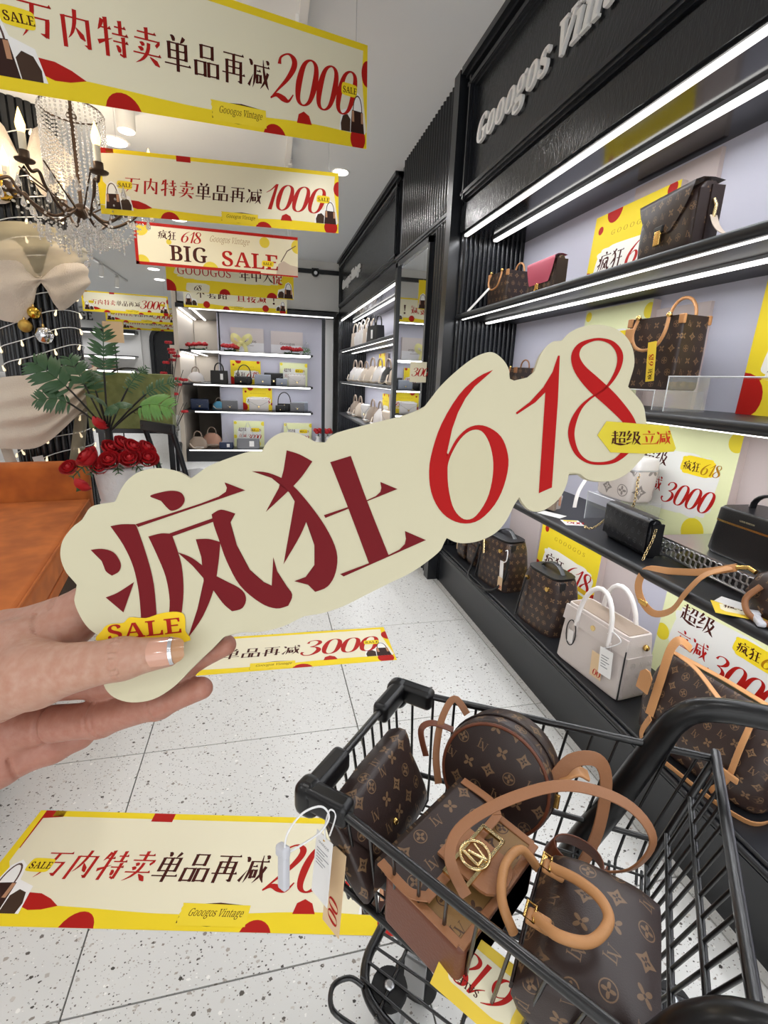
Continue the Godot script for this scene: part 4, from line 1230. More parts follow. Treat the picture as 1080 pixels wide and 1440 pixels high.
const COL := Vector3(-1.63, 0, -4.42)
const COL_R := 0.25
func column() -> void:
	var o := thing("reeded_column", "round black reeded column wrapped in fairy lights", "column", COL)
	part(o, "core", MB.new().lathe([[COL_R - 0.012, 0.0], [COL_R - 0.012, CEIL]], 40), M("black_slat"))
	for k in 34:
		var a := TAU * k / 34
		var rows := []
		for y in [0.0, CEIL]:
			var row := []
			for j in 7: row.append(Vector3(-cos(PI * j / 6) * 0.0235, y, sin(PI * j / 6) * 0.022))
			rows.append(row)
		if not meshes.has("col_reed"): meshes["col_reed"] = MB.new().grid(rows, false, false, 1).mesh()
		var s := part(o, "slat", meshes["col_reed"], M("black_slat"))
		s.transform = Transform3D(Basis(Vector3.UP, a), Vector3(sin(a), 0, cos(a)) * (COL_R - 0.012))
	# string of lights winding round it
	var w := thing("fairy_lights", "string of small white fairy lights winding round the black column", "string lights", COL)
	var path := []
	var turns := 19.0
	var num := 600
	for k in num:
		var q := float(k) / num
		var a := TAU * turns * q
		var y := 0.55 + 2.35 * q + 0.075 * sin(a + 0.2) + 0.012 * sin(a * 3.1)
		path.append(Vector3(sin(a) * (COL_R + 0.018), y, cos(a) * (COL_R + 0.018)))
	part(w, "cord", MB.new().tube(path, 0.0035, 5), M("cord_white"))
	var bulb := MB.new().lathe([[0.003, 0.0], [0.005, -0.01], [0.0095, -0.032], [0.007, -0.04], [0.001, -0.044]], 8).mesh()
	for k in range(4, num, 4):
		var p: Vector3 = path[k]
		if p.z < -0.12: continue
		var b := part(w, "bulb", bulb, M("fairy_glow"), p + Vector3(p.x, 0, p.z).normalized() * 0.006)
		b.rotation = Vector3(0.3 * sin(k * 1.7), 0, 0.3 * cos(k * 2.3))
	# gauze swags tied round the column
	var R := COL_R + 0.05
	var swag := func(y0: float, drop: float, big: float, called: String, label: String, mt: String, a0: float, a1: float, puff: float):
		var rows := []
		for r in 15:
			var q := float(r) / 14
			var row := []
			for k in 33:
				var u := float(k) / 32
				var a := lerpf(a0, a1, u)
				var pinch := 1.0 - 0.93 * exp(-pow((u - 0.62) / 0.07, 2.0)) if puff > 0.5 else 1.0
				var y := y0 + 0.1 * u - (drop * sin(PI * clampf(u * 1.15, 0, 1)) * 0.5) + (0.5 - q) * big * pinch * (0.55 + 0.5 * sin(PI * u))
				var rr := R + 0.07 * sin(PI * q) * pinch + 0.012 * sin(q * 17.0 + u * 9.0) * sin(PI * q)
				row.append(Vector3(sin(a) * rr, y, cos(a) * rr))
			rows.append(row)
		var g := thing(called, label, "fabric", COL, 0.0)
		part(g, "cloth", MB.new().grid(rows, false, false, 1), M(mt))
	swag.call(1.92, 0.12, 0.5, "gauze_swag", "beige gauze swag tied round the column above the baubles", "gauze", -1.4, 1.6, 1.0)
	swag.call(2.62, 0.1, 0.46, "gauze_swag", "beige gauze swag round the column behind the chandelier", "gauze", -1.3, 1.5, 1.0)
	swag.call(2.07, 0.04, 0.34, "tulle_ribbon", "sheer glittering tulle ribbon above the tied gauze swag", "tulle", -1.6, 1.7, 0.0)
	# low drape hanging in front
	var low := thing("gauze_drape", "beige gauze drape hanging low across the column beside the green box", "fabric", COL)
	var dr := cloth(V([-0.22, 1.27, 0.22, -0.05, 1.29, 0.31, 0.14, 1.3, 0.3, 0.3, 1.33, 0.2, 0.38, 1.38, 0.1]), V([-0.36, 0.78, 0.28, -0.18, 0.78, 0.4, 0.04, 0.8, 0.4, 0.26, 1.0, 0.32, 0.4, 1.2, 0.14]), 0.05, 7, 0.022, 24, 28)
	part(low, "cloth", dr, M("gauze"))
	part(low, "tail", cloth(V([-0.3, 0.9, 0.25, -0.26, 0.88, 0.28, -0.2, 0.86, 0.3]), V([-0.22, 0.45, 0.28, -0.18, 0.44, 0.3, -0.12, 0.46, 0.3]), 0.02, 3, 0.01), M("gauze"))
	part(low, "tail", cloth(V([0.27, 1.24, 0.18, 0.3, 1.26, 0.16, 0.33, 1.27, 0.12]), V([0.12, 0.48, 0.26, 0.18, 0.46, 0.24, 0.22, 0.47, 0.22]), 0.02, 3, 0.012), M("tulle"))
	# baubles
	for q in [[0.08, 1.715, 0.3, 0.042, "gold_ball", "shiny gold bauble, topmost of three under the gauze bow"], [0.02, 1.625, 0.315, 0.043, "matte_gold", "matt gold bauble hanging at the left of the silver one"], [0.125, 1.57, 0.3, 0.062, "silver_ball", "large faceted silver bauble on the column"], [0.02, 2.46, 0.34, 0.075, "gold_ball", "gold bauble behind the chandelier candles"]]:
		var b := thing("christmas_bauble", q[5], "bauble", COL + Vector3(q[0], q[1], q[2]), 0.0, "baubles on the column")
		part(b, "ball", MB.new().ball(Vector3.ZERO, q[3], 9 if q[4] == "silver_ball" else 16), M(q[4]))
		part(b, "cap", MB.new().lathe([[0.008, q[3] - 0.003], [0.008, q[3] + 0.012]], 8), M("gold"))
		part(b, "thread", MB.new().tube([Vector3(0, q[3] + 0.01, 0), Vector3(-0.01, q[3] + 0.12, -0.03)], 0.0012, 4), M("gold"))
	var cd := thing("white_card", "small blank white card stuck on the column below the drape", "card", COL + Vector3(-0.03, 0.68, 0.285), 0.1)
	part(cd, "card", MB.new().box(Vector3.ZERO, Vector3(0.07, 0.06, 0.002)), M("paper"))
	cd.rotation.z = 0.2

func sofa() -> void:
	# long side faces the aisle; local x towards the aisle, z along the sofa towards the camera
	var o := thing("velvet_sofa", "burnt orange velvet sofa with piped seat cushion behind the sign", "sofa", Vector3(-1.25, 0, -3.86), 0.16)
	part(o, "seat_cushion", MB.new().rbox(Vector3(-0.55, 0.37, 1.35), Vector3(1.1, 0.16, 2.68), 0.035, 4), M("velvet"))
	part(o, "lower_cushion", MB.new().rbox(Vector3(-0.56, 0.235, 1.35), Vector3(1.08, 0.11, 2.66), 0.03, 4), M("velvet"))
	for y in [0.446, 0.296]:
		part(o, "piping", MB.new().tube(V([-0.01, y, 0.04, -0.005, y, 1.3, -0.01, y, 2.66]), 0.006, 6), M("velvet"))
	part(o, "base", MB.new().boxb(Vector3(-1.1, 0.05, 0.0), Vector3(-0.03, 0.18, 2.7)), M("brown_weave"))
	part(o, "end_arm", MB.new().rbox(Vector3(-0.56, 0.43, -0.06), Vector3(1.12, 0.56, 0.13), 0.04, 4), M("velvet"))
	for x in [-1.02, -0.1]:
		for z in [0.06, 2.6]: part(o, "leg", MB.new().lathe([[0.018, 0], [0.025, 0.06]], 10, Vector3(x, 0, z)), M("stem"))

func chandelier() -> void:
	var at := Vector3(-1.08, 2.3, -3.78)
	var o := thing("chandelier", "bronze candle chandelier hung with crystal strands above the column", "chandelier", at)
	part(o, "stem", MB.new().lathe([[0.01, -0.02], [0.03, 0.0], [0.012, 0.04], [0.012, 0.45], [0.03, 0.5], [0.01, 0.54], [0.008, CEIL - at.y]], 12), M("bronze"))
	part(o, "canopy", MB.new().lathe([[0.01, CEIL - at.y - 0.05], [0.06, CEIL - at.y]], 16), M("bronze"))
	part(o, "hub", MB.new().lathe([[0.01, -0.05], [0.05, -0.02], [0.06, 0.0], [0.03, 0.03], [0.012, 0.04]], 14), M("bronze"))
	part(o, "ring", MB.new().tube(ring_path(0.166, 0.53, 40), 0.005, 6, true), M("bronze"))
	var bulb := MB.new().lathe([[0.015, 0], [0.022, 0.02], [0.024, 0.04], [0.014, 0.075], [0.006, 0.1], [0.001, 0.115]], 12).mesh()
	for k in 8:
		var a := TAU * (k + 0.35) / 8
		var d := Vector3(cos(a), 0, sin(a))
		var arm := part(o, "arm", MB.new().tube(smooth([d * 0.05, d * 0.16 + Vector3(0, -0.06, 0), d * 0.3 + Vector3(0, 0.02, 0), d * 0.35 + Vector3(0, 0.09, 0), d * 0.41 + Vector3(0, 0.07, 0), d * 0.45 + Vector3(0, 0.1, 0)], 6), 0.009, 7), M("bronze"))
		part(arm, "drip_pan", MB.new().lathe([[0.012, 0.09], [0.045, 0.1], [0.05, 0.108], [0.026, 0.106], [0.026, 0.15]], 14, d * 0.45), M("bronze"))
		part(arm, "brace", MB.new().tube([d * 0.06, d * 0.3 + Vector3(0, 0.16, 0)], 0.005, 5), M("bronze"))
		part(arm, "candle", MB.new().lathe([[0.018, 0.15], [0.018, 0.23]], 12, d * 0.45), M("candle"))
		part(arm, "bulb", bulb, M("bulb_glow"), d * 0.45 + Vector3(0, 0.23, 0))
		if k % 2 == 0:
			var l := OmniLight3D.new()
			l.name = "light"; l.light_color = Color(1, 0.92, 0.8); l.light_energy = 0.14; l.light_size = 0.03; l.omni_range = 12; l.omni_attenuation = 2.0; l.shadow_enabled = true
			arm.add_child(l)
			l.position = d * 0.45 + Vector3(0, 0.28, 0)
	# crystal strands: a curtain round the ring above, swags to the hub, a fringe below
	var bead := MB.new()
	bead.ball(Vector3.ZERO, 0.0085, 6)
	var spots := []
	rng.seed = 4
	for k in 36:
		var a := TAU * k / 36
		for j in 22: spots.append([Vector3(cos(a) * 0.17, 0.52 - j * 0.02, sin(a) * 0.17), 1.0])
	for k in 16:
		var a := TAU * k / 16
		for j in 20:
			var q := j / 19.0
			var r := lerpf(0.4, 0.06, q)
			spots.append([Vector3(cos(a) * r, 0.08 - 0.2 * sin(PI * q * 0.85) - 0.08 * q, sin(a) * r), 0.95])
	for k in 60:
		var a := rng.randf() * TAU
		var r := 0.04 + 0.2 * sqrt(rng.randf())
		for j in rng.randi_range(4, 8): spots.append([Vector3(cos(a) * r, -0.1 - j * 0.018 - 0.06 * (0.24 - r), sin(a) * r), 1.0])
	var mm := MultiMesh.new()
	mm.transform_format = MultiMesh.TRANSFORM_3D
	mm.mesh = bead.mesh()
	mm.instance_count = spots.size()
	for k in spots.size():
		mm.set_instance_transform(k, Transform3D(Basis(Vector3(0.3, 1, 0.2).normalized(), k * 1.3).scaled(Vector3.ONE * spots[k][1] * rng.randf_range(0.7, 1.15)), spots[k][0]))
	var mi := MultiMeshInstance3D.new()
	mi.name = "crystal_beads"; mi.multimesh = mm; mi.material_override = M("crystal")
	mi.set_meta("kind", "stuff")
	o.add_child(mi)
	var drop := MB.new().lathe([[0.001, 0.0], [0.004, -0.012], [0.016, -0.05], [0.013, -0.062], [0.001, -0.07]], 7).mesh()
	for k in 24:
		var a := TAU * k / 24
		var r := 0.45 if k % 3 == 0 else (0.3 if k % 3 == 1 else 0.4)
		part(o, "crystal_drop", drop, M("crystal"), Vector3(cos(a) * r, 0.07 - (0.05 if k % 3 == 1 else 0.0), sin(a) * r))
	part(o, "finial", MB.new().ball(Vector3(0, -0.3, 0), 0.02, 10), M("crystal"))

func ring_path(r: float, y: float, num: int) -> Array:
	var out := []
	for k in num: out.append(Vector3(cos(TAU * k / num) * r, y, sin(TAU * k / num) * r))
	return out

func frond(o: Node3D, base: Vector3, tip: Vector3, width: float, lobes: int, mt: String, bend: Vector3) -> void:   # a cut leaf at the end of a stalk
	var elbow := base.lerp(tip, 0.55) + bend
	var spine := smooth([base, base.lerp(elbow, 0.5) + bend * 0.35, elbow, tip], 10)
	var s0 := int(spine.size() * 0.5)
	part(o, "stalk", MB.new().tube(spine.slice(0, s0 + 2), 0.006, 6), M("stem"))
	var mb := MB.new()
	var dir: Vector3 = (tip - elbow).normalized()
	var side := dir.cross(Vector3(0.25, 0.45, 0.85)).normalized()
	var up := side.cross(dir).normalized()
	mb.tube(spine.slice(s0), 0.0035, 5)
	for k in lobes:
		var q := (k + 0.5) / lobes
		var p: Vector3 = spine[s0 + int(q * (spine.size() - s0 - 1))]
		var l := width * (0.5 + 0.75 * sin(PI * clampf(q * 0.85 + 0.12, 0, 1)))
		for sg in [-1.0, 1.0]:
			var d: Vector3 = (side * sg + dir * (0.25 + 0.7 * q)).normalized()
			var sd: Vector3 = d.cross(up).normalized() * sg * -1.0
			var rows := []
			for i in 6:
				var f := i / 5.0
				var c: Vector3 = p + d * l * f + up * l * (0.10 * sin(PI * f) - 0.22 * f * f)
				var w: float = l * 0.085 * (0.35 + 1.1 * sin(PI * clampf(f * 0.8 + 0.12, 0, 1))) * (1.0 - 0.75 * pow(f, 5.0))
				rows.append([c - sd * w - up * w * 0.25, c, c + sd * w - up * w * 0.25])
			mb.grid(rows, false, false, 0)
	part(o, "leaf", mb, M(mt))

func rose(label: String, at: Vector3, r: float, turn: float) -> void:
	var o := thing("red_rose", label, "rose", at, turn, "red roses on the white urn")
	o.rotation = Vector3(0.75, turn * 0.35 - 0.8, 0.2 * sin(turn * 7.0))
	part(o, "heart", MB.new().ball(Vector3(0, r * 0.1, 0), r * 0.34, 10, 1.25), M("rose"))
	for k in 15:
		var ring := k / 5
		var a := TAU * k / 5.0 + ring * 0.63
		var rad: float = r * [0.5, 0.78, 1.05][ring]
		var rows := []
		for i in 7:
			var q := i / 6.0
			var row := []
			for j in 7:
				var u := (j - 3) / 3.0
				var aa := a + u * (0.72 + 0.08 * ring)
				var ph := lerpf(-1.15, [0.75, 0.5, 0.22][ring], q)
				var curl := 1.0 + 0.22 * pow(q, 4.0) + 0.05 * u
				row.append(Vector3(cos(aa) * cos(ph) * rad * curl, sin(ph) * rad * 0.85 - rad * 0.12 * u * u * q + r * 0.12 * (2 - ring), sin(aa) * cos(ph) * rad * curl))
			rows.append(row)
		part(o, "petal", MB.new().grid(rows, false, false, 0), M("rose"))
	part(o, "calyx", MB.new().lathe([[0.001, -r * 1.3], [r * 0.2, -r * 1.0], [r * 0.4, -r * 0.75]], 8), M("leaf"))

func greenery() -> void:
	var at := Vector3(-0.96, 0, -3.5)
	var u := thing("garden_urn", "white stone garden urn holding red roses on a black stool", "urn", at + Vector3(0, 0.34, 0))
	part(u, "body", MB.new().lathe([[0.075, 0.0], [0.08, 0.02], [0.05, 0.04], [0.045, 0.07], [0.075, 0.1], [0.115, 0.14], [0.12, 0.17], [0.105, 0.185], [0.115, 0.2], [0.135, 0.36], [0.155, 0.385], [0.16, 0.4], [0.145, 0.41]], 32), M("stone_white"))
	for k in 16:
		var a := TAU * k / 16
		part(u, "gadroon", MB.new().ball(Vector3(cos(a) * 0.1, 0.14, sin(a) * 0.1), 0.023, 8, 1.5), M("stone_white"))
	var st := thing("stool", "black wooden stool under the white urn", "stool", at)
	part(st, "seat", MB.new().rbox(Vector3(0, 0.325, 0), Vector3(0.34, 0.03, 0.34), 0.01), M("black_lacquer"))
	for sx in [-1, 1]:
		for sz in [-1, 1]:
			part(st, "leg", MB.new().tube([Vector3(0.14 * sx, 0.31, 0.14 * sz), Vector3(0.17 * sx, 0, 0.17 * sz)], 0.014, 8), M("black_lacquer"))
	var k2 := 0
	var words := ["large red rose, leftmost bloom above the urn rim", "red rose low on the left, drooping below the urn rim", "red rose at the bottom centre of the urn bouquet", "red rose in the front middle of the urn bouquet", "red rose at the front right of the urn bouquet", "red rose at the right end of the urn bouquet", "red rose at the top left of the urn bouquet", "red rose at the top centre of the urn bouquet", "red rose at the top right of the urn bouquet", "red rose at the right edge, highest in the urn bouquet", "single red rose high up before the green box", "fallen red rose hanging beside the urn"]
	for q in [[-0.13, 0.83, 0.12, 0.062], [-0.24, 0.76, 0.12, 0.045], [-0.06, 0.765, 0.14, 0.045], [0.0, 0.81, 0.14, 0.055], [0.12, 0.82, 0.14, 0.055], [0.215, 0.815, 0.1, 0.055], [-0.005, 0.875, 0.06, 0.05], [0.06, 0.9, 0.03, 0.05], [0.13, 0.885, 0.08, 0.05], [0.2, 0.87, 0.02, 0.05], [-0.085, 1.02, -0.06, 0.045], [-0.16, 0.66, 0.16, 0.045]]:
		rose(words[k2], at + Vector3(q[0], q[1], q[2]), q[3], 0.7 * k2 + 0.1)
		k2 += 1
	var gl := thing("rose_foliage", "dark green rose leaves spilling over the urn rim", "foliage", at)
	for q in [[-0.2, 0.7, 0.14], [-0.1, 0.72, 0.16], [0.05, 0.73, 0.17], [0.17, 0.74, 0.15], [0.25, 0.76, 0.06], [-0.02, 0.78, 0.1]]:
		frond(gl, Vector3(q[0] * 0.5, 0.76, q[2] * 0.5), Vector3(q[0] * 1.1, q[1], q[2] * 1.05), 0.035, 4, "leaf", Vector3(0, 0.03, 0))
	var p := thing("leafy_plant", "tall plant with deeply cut green leaves on black stalks", "plant", at + Vector3(-0.06, 0, -0.12))
	part(p, "stalk_bundle", MB.new().tube([Vector3(0, 0.6, 0), Vector3(0, 0.98, 0)], [0.03, 0.022], 8), M("stem"))
	part(p, "pot", MB.new().lathe([[0.08, 0.35], [0.09, 0.6], [0.085, 0.6]], 14), M("stem"))
	for q in [[-0.36, 1.38, 0.05, 0.12, 0], [-0.36, 1.16, 0.1, 0.085, 0], [-0.2, 1.42, -0.05, 0.09, 0], [0.02, 1.62, -0.06, 0.09, 0], [-0.1, 1.33, -0.1, 0.08, 0], [0.45, 1.3, -0.05, 0.055, 0], [0.42, 1.13, 0.12, 0.10, 1], [0.12, 1.12, 0.16, 0.085, 0], [0.0, 1.18, 0.2, 0.07, 0], [0.24, 1.38, -0.15, 0.05, 0]]:
		frond(p, Vector3(0, 0.95, 0), Vector3(q[0], q[1], q[2]), q[3] * 0.95, 11, "leaf_light" if q[4] == 1 else "leaf", Vector3(q[0] * 0.12, 0.1, 0.02))
	# green carrier box on a dark table, two dark chairs
	var tb := thing("side_table", "dark wooden table under the green box", "table", Vector3(-0.95, 0, -4.15))
	part(tb, "top", MB.new().boxb(Vector3(-0.27, 0.9, -0.12), Vector3(0.27, 0.935, 0.12)), M("black_lacquer"))
	for sx in [-1, 1]:
		for sz in [-1, 1]: part(tb, "leg", MB.new().boxb(Vector3(0.24 * sx - 0.02, 0, 0.09 * sz - 0.02), Vector3(0.24 * sx + 0.02, 0.9, 0.09 * sz + 0.02)), M("black_lacquer"))
	var g := thing("green_gift_box", "large olive green box lettered GUCCI standing on the dark table", "box", Vector3(-0.97, 0.935, -4.1), 0.02)
	part(g, "box", MB.new().rbox(Vector3(0, 0.2, 0), Vector3(0.57, 0.4, 0.18), 0.006), M("green_box"))
	var ga := MB.new()
	latin(ga, "GUCCI", 0.02, 0.11, 0.026, Color("2a2c16"), 0.0912, {"wide": 1.9})
	part(g, "print", ga, M("print"))
	part(g, "cord", MB.new().tube(smooth(V([-0.12, 0.4, 0, -0.05, 0.43, 0, 0.05, 0.43, 0, 0.12, 0.4, 0]), 5), 0.006, 6), M("stem"))
	for q in [["black wooden armchair with slanted back legs beside the urn", Vector3(-0.52, 0, -3.78), 2.3]]:
		var c := thing("wooden_chair", q[0], "chair", q[1], q[2], "dark wooden chairs")
		part(c, "seat", MB.new().rbox(Vector3(0, 0.62, 0), Vector3(0.36, 0.035, 0.34), 0.012), M("black_lacquer"))
		for sx in [-1, 1]:
			part(c, "leg", MB.new().tube([Vector3(0.15 * sx, 0.6, -0.14), Vector3(0.18 * sx, 0, -0.18)], 0.016, 8), M("black_lacquer"))
			part(c, "leg", MB.new().tube([Vector3(0.15 * sx, 0.6, 0.14), Vector3(0.18 * sx, 0, 0.18)], 0.016, 8), M("black_lacquer"))
			part(c, "back_post", MB.new().tube([Vector3(0.16 * sx, 0.62, -0.16), Vector3(0.17 * sx, 1.0, -0.26)], 0.018, 8), M("black_lacquer"))
		part(c, "stretcher", MB.new().tube([Vector3(-0.17, 0.25, 0.16), Vector3(0.17, 0.25, 0.16)], 0.011, 7), M("black_lacquer"))
		part(c, "top_rail", MB.new().rbox(Vector3(0, 0.99, -0.26), Vector3(0.4, 0.07, 0.025), 0.01), M("black_lacquer"))
	var kc := thing("kraft_sign", "small kraft paper sign on a thin black stand beyond the plant", "sign", Vector3(-1.335, 0, -5.2))
	part(kc, "card", MB.new().boxb(Vector3(-0.085, 1.59, 0.0), Vector3(0.085, 1.77, 0.004)), M("kraft"))
	part(kc, "pole", MB.new().tube([Vector3(0, 0.02, -0.006), Vector3(0, 1.7, -0.006)], 0.006, 6), M("stem"))
	part(kc, "foot", MB.new().lathe([[0.1, 0.0], [0.1, 0.012], [0.01, 0.025]], 18, Vector3(0, 0, -0.006)), M("stem"))

# ---------------------------------------------------------------- die-cut sign held up to the camera
const VIEW := 690.0          # focal length in pixels of the 1080 x 1440 frame: turns traced outlines into metres
const SIGN_D := 0.30

func crop(a: Array, ox: float, oy: float, sc: float) -> Array:      # outline traced on an enlarged view, in metres on the sign, origin at its middle
	var out := []
	for k in range(0, a.size(), 2):
		out.append(Vector2((ox + a[k] / sc - 515.0) / VIEW * SIGN_D, -(oy + a[k + 1] / sc - 720.0) / VIEW * SIGN_D))
	return out

func soft(poly: Array) -> Array:        # rounds an outline between its sharp corners
	var n := poly.size()
	var sharp := []
	for k in n:
		var a: Vector2 = (poly[k] - poly[k - 1]).normalized()
		var b: Vector2 = (poly[(k + 1) % n] - poly[k]).normalized()
		if a.dot(b) < 0.55: sharp.append(k)
	if sharp.size() < 2: return smooth(poly, 4, true)
	var out := []
	for i in sharp.size():
		var from: int = sharp[i]
		var to: int = sharp[(i + 1) % sharp.size()]
		if to <= from: to += n
		var run := []
		for k in range(from, to + 1): run.append(poly[k % n])
		var r := smooth(run, 4) if run.size() > 2 else run
		out.append_array(r.slice(0, r.size() - 1))
	return out

func from_eye(px: float, py: float, d: float) -> Vector3:
	return EYE * Vector3((px - 540.0) / VIEW * d, -(py - 720.0) / VIEW * d, -d)

func stroke3(mb: MB, pts: Array, z: float) -> void:     # ribbon of given widths, already in metres
	var p := Pen.new()
	p.mb = mb; p.z = z; p.size = 100.0; p.org = Vector2(0, -100.0)
	var q := []
	for v in pts: q.append(Vector3(v.x, -v.y, v.z))
	p.ribbon(q)

func held_sign() -> void:
	var o := thing("handheld_sign", "cream die-cut sign lettered in red, held up in the hand", "sign", from_eye(515, 720, SIGN_D))
	o.basis = EYE.basis
	var L := [45, 330, 50, 290, 75, 255, 100, 235, 120, 205, 150, 195, 183, 190, 195, 165, 215, 135, 250, 112, 300, 105, 345, 115, 374, 131, 388, 122, 420, 100, 470, 80, 520, 64, 555, 62, 562, 48, 580, 28, 610, 14, 650, 18, 690, 38, 715, 40, 745, 15]
	var Rr := [0, 395, 60, 375, 100, 355, 150, 290, 210, 230, 280, 175, 330, 152, 365, 152, 400, 180, 420, 215, 424, 250, 440, 257, 490, 245, 518, 220, 535, 170, 560, 130, 590, 108, 620, 105, 650, 75, 700, 52, 760, 45, 820, 58, 865, 90, 890, 135, 897, 190, 885, 240, 873, 280, 900, 310, 930, 350, 940, 400, 948, 470, 940, 530, 905, 575, 870, 610, 820, 635, 770, 640, 720, 632, 690, 612, 665, 608, 648, 614, 640, 650, 615, 700, 570, 740, 530, 755, 495, 745, 470, 718, 460, 700, 440, 730, 410, 790, 370, 835, 310, 865, 250, 875, 210, 868, 184, 855, 172, 878]
	var B := [1000, 320, 940, 365, 880, 395, 820, 425, 760, 455, 705, 473, 662, 480, 610, 505, 550, 520, 500, 521, 460, 532, 432, 560, 400, 590, 370, 620, 330, 660, 280, 690, 225, 698, 180, 685, 155, 655, 160, 620, 172, 575, 155, 540, 118, 512, 95, 480, 80, 440, 86, 400, 60, 370]
	var pts := crop(L, 60, 600, 1.8)
	pts.append_array(crop(Rr, 560, 440, 2.7)); pts.append_array(crop(B, 60, 600, 1.8))
	var outline := PackedVector2Array(smooth(pts, 4, true))
	part(o, "board", MB.new().extrude(outline, -0.005, 0.0), M("sign_board"))
	# the two big characters
	var maroon := Color("70141c")
	var ch := MB.new()
	var lift := 0.0003
	for s in [[272, 176, 300, 166, 330, 162, 352, 168, 360, 186, 350, 204, 328, 213, 314, 204, 300, 188], [236, 247, 446, 177, 461, 141, 513, 161, 242, 254],
			[172, 252, 200, 247, 235, 247, 242, 262, 265, 330, 282, 400, 290, 490, 250, 490, 244, 420, 230, 355, 205, 300], [122, 312, 150, 309, 180, 318, 198, 345, 194, 366, 176, 377, 160, 365, 150, 340], [160, 432, 190, 420, 232, 393, 205, 470],
			[268, 278, 300, 270, 326, 271, 332, 285, 352, 350, 357, 420, 350, 490, 318, 490, 322, 440, 312, 380, 290, 325], [322, 270, 430, 232, 432, 241, 328, 278],
			[428, 222, 452, 210, 488, 220, 476, 242, 492, 300, 525, 362, 560, 393, 580, 402, 584, 330, 594, 366, 612, 396, 632, 425, 622, 453, 592, 460, 552, 446, 500, 402, 466, 340, 448, 290, 434, 250],
			[388, 285, 420, 284, 450, 292, 446, 340, 434, 410, 406, 480, 368, 535, 392, 462, 408, 390, 402, 330], [342, 318, 380, 333, 440, 378, 498, 408, 515, 433, 506, 459, 480, 467, 456, 446, 420, 397, 380, 352],
			[618, 60, 650, 70, 683, 88, 655, 128, 620, 165, 565, 216, 598, 155, 610, 110], [530, 113, 572, 117, 622, 140, 664, 182, 714, 250, 744, 315, 742, 368, 722, 404, 690, 418, 672, 400, 637, 391, 666, 380, 688, 350, 688, 300, 664, 232, 624, 166, 580, 130],
			[640, 178, 674, 224, 652, 276, 610, 348, 622, 280], [668, 107, 802, 70, 805, 25, 858, 45, 673, 114], [728, 90, 780, 74, 822, 190, 876, 326, 826, 346, 775, 210], [712, 224, 843, 176, 855, 140, 898, 158, 716, 231], [753, 373, 903, 311, 917, 264, 970, 287, 762, 379]]:
		lift += 0.000004
		shape(ch, soft(crop(s, 60, 600, 1.8)), maroon, lift)
	part(o, "lettering", ch, M("print"), Vector3.ZERO, "two maroon characters")
	# the number, with a fine pale outline
	var red := Color("ae140e")
	var nb := MB.new()
	var six := crop([360, 217, 300, 246, 230, 312, 165, 420, 130, 520, 117, 600, 125, 680, 155, 745, 200, 785, 255, 800, 310, 785, 365, 730, 400, 660, 418, 580, 412, 520, 390, 470, 350, 438, 305, 426, 260, 440, 220, 480, 195, 526, 182, 553, 188, 515, 205, 440, 240, 350, 290, 280, 340, 236], 560, 440, 2.7)
	var hole := crop([187, 600, 190, 660, 205, 730, 230, 770, 260, 785, 295, 770, 335, 710, 355, 640, 360, 570, 350, 510, 330, 465, 305, 445, 270, 450, 235, 480, 205, 530, 190, 570], 560, 440, 2.7)
	var back: Array = smooth(six.slice(21) + [six[0]], 3)
	shape(nb, smooth(six.slice(0, 22), 3) + back.slice(1, back.size() - 1), red, 0.0003)
	shape(nb, smooth(hole, 3, true), SIGN_CREAM, 0.0005)
	shape(nb, crop([446, 379, 500, 338, 550, 283, 585, 225, 606, 163, 613, 163, 606, 330, 583, 663, 533, 685, 558, 302, 520, 340, 450, 386], 560, 440, 2.7), red, 0.0003)
	var e := []
	for q in V([893, 452, 40, 868, 400, 46, 805, 330, 58, 742, 272, 60, 690, 215, 46, 672, 165, 32, 690, 125, 20, 735, 104, 11, 775, 102, 11, 815, 118, 18, 840, 155, 24, 838, 200, 20, 815, 250, 14, 780, 292, 8, 732, 322, 8, 692, 360, 14, 664, 415, 24, 657, 470, 24, 677, 530, 18, 718, 565, 11, 770, 572, 11, 820, 562, 15, 860, 530, 24, 888, 490, 32, 893, 452, 38]):
		var g: Vector2 = crop([q.x, q.y], 560, 440, 2.7)[0]
		e.append(Vector3(g.x, g.y, q.z / 2.7 / VIEW * SIGN_D))
	stroke3(nb, smooth(e, 5), 0.0003)
	part(o, "price_number", nb, M("print"), Vector3.ZERO, "red number 618")
	# arrow label and SALE patch
	var lb := MB.new()
	shape(lb, crop([755, 465, 790, 412, 1025, 430, 1052, 515, 1044, 527, 935, 535, 805, 530], 560, 440, 2.7), Color("d9c63c"), 0.0006)
	var base: Vector2 = crop([806, 508], 560, 440, 2.7)[0]
	hanzi(lb, "超级", base.x, base.y + 0.0006, 0.0092, DARK, 0.0008, 0.98, 0.0, 0.01)
	hanzi(lb, "立减", base.x + 0.0184, base.y + 0.0006, 0.0092, Color("c03a1c"), 0.0008, 0.98, 0.0, 0.01)
	part(o, "arrow_label", lb, M("print"), Vector3.ZERO, "yellow arrow-shaped label")
	# the label juts out beyond the board: its own backing
	part(o, "label_backing", MB.new().extrude(PackedVector2Array(crop([756, 465, 790, 413, 1024, 431, 1050, 515, 1043, 526, 935, 534, 805, 529], 560, 440, 2.7)), -0.002, 0.0004), M("tag_olive"))
	var sl := MB.new()
	shape(sl, smooth(crop([150, 545, 152, 515, 170, 500, 205, 496, 222, 482, 262, 484, 300, 472, 340, 468, 360, 478, 362, 515, 360, 545], 60, 600, 1.8), 4, true), Color("f6d12c"), 0.0006)
	var sb: Vector2 = crop([168, 541], 60, 600, 1.8)[0]
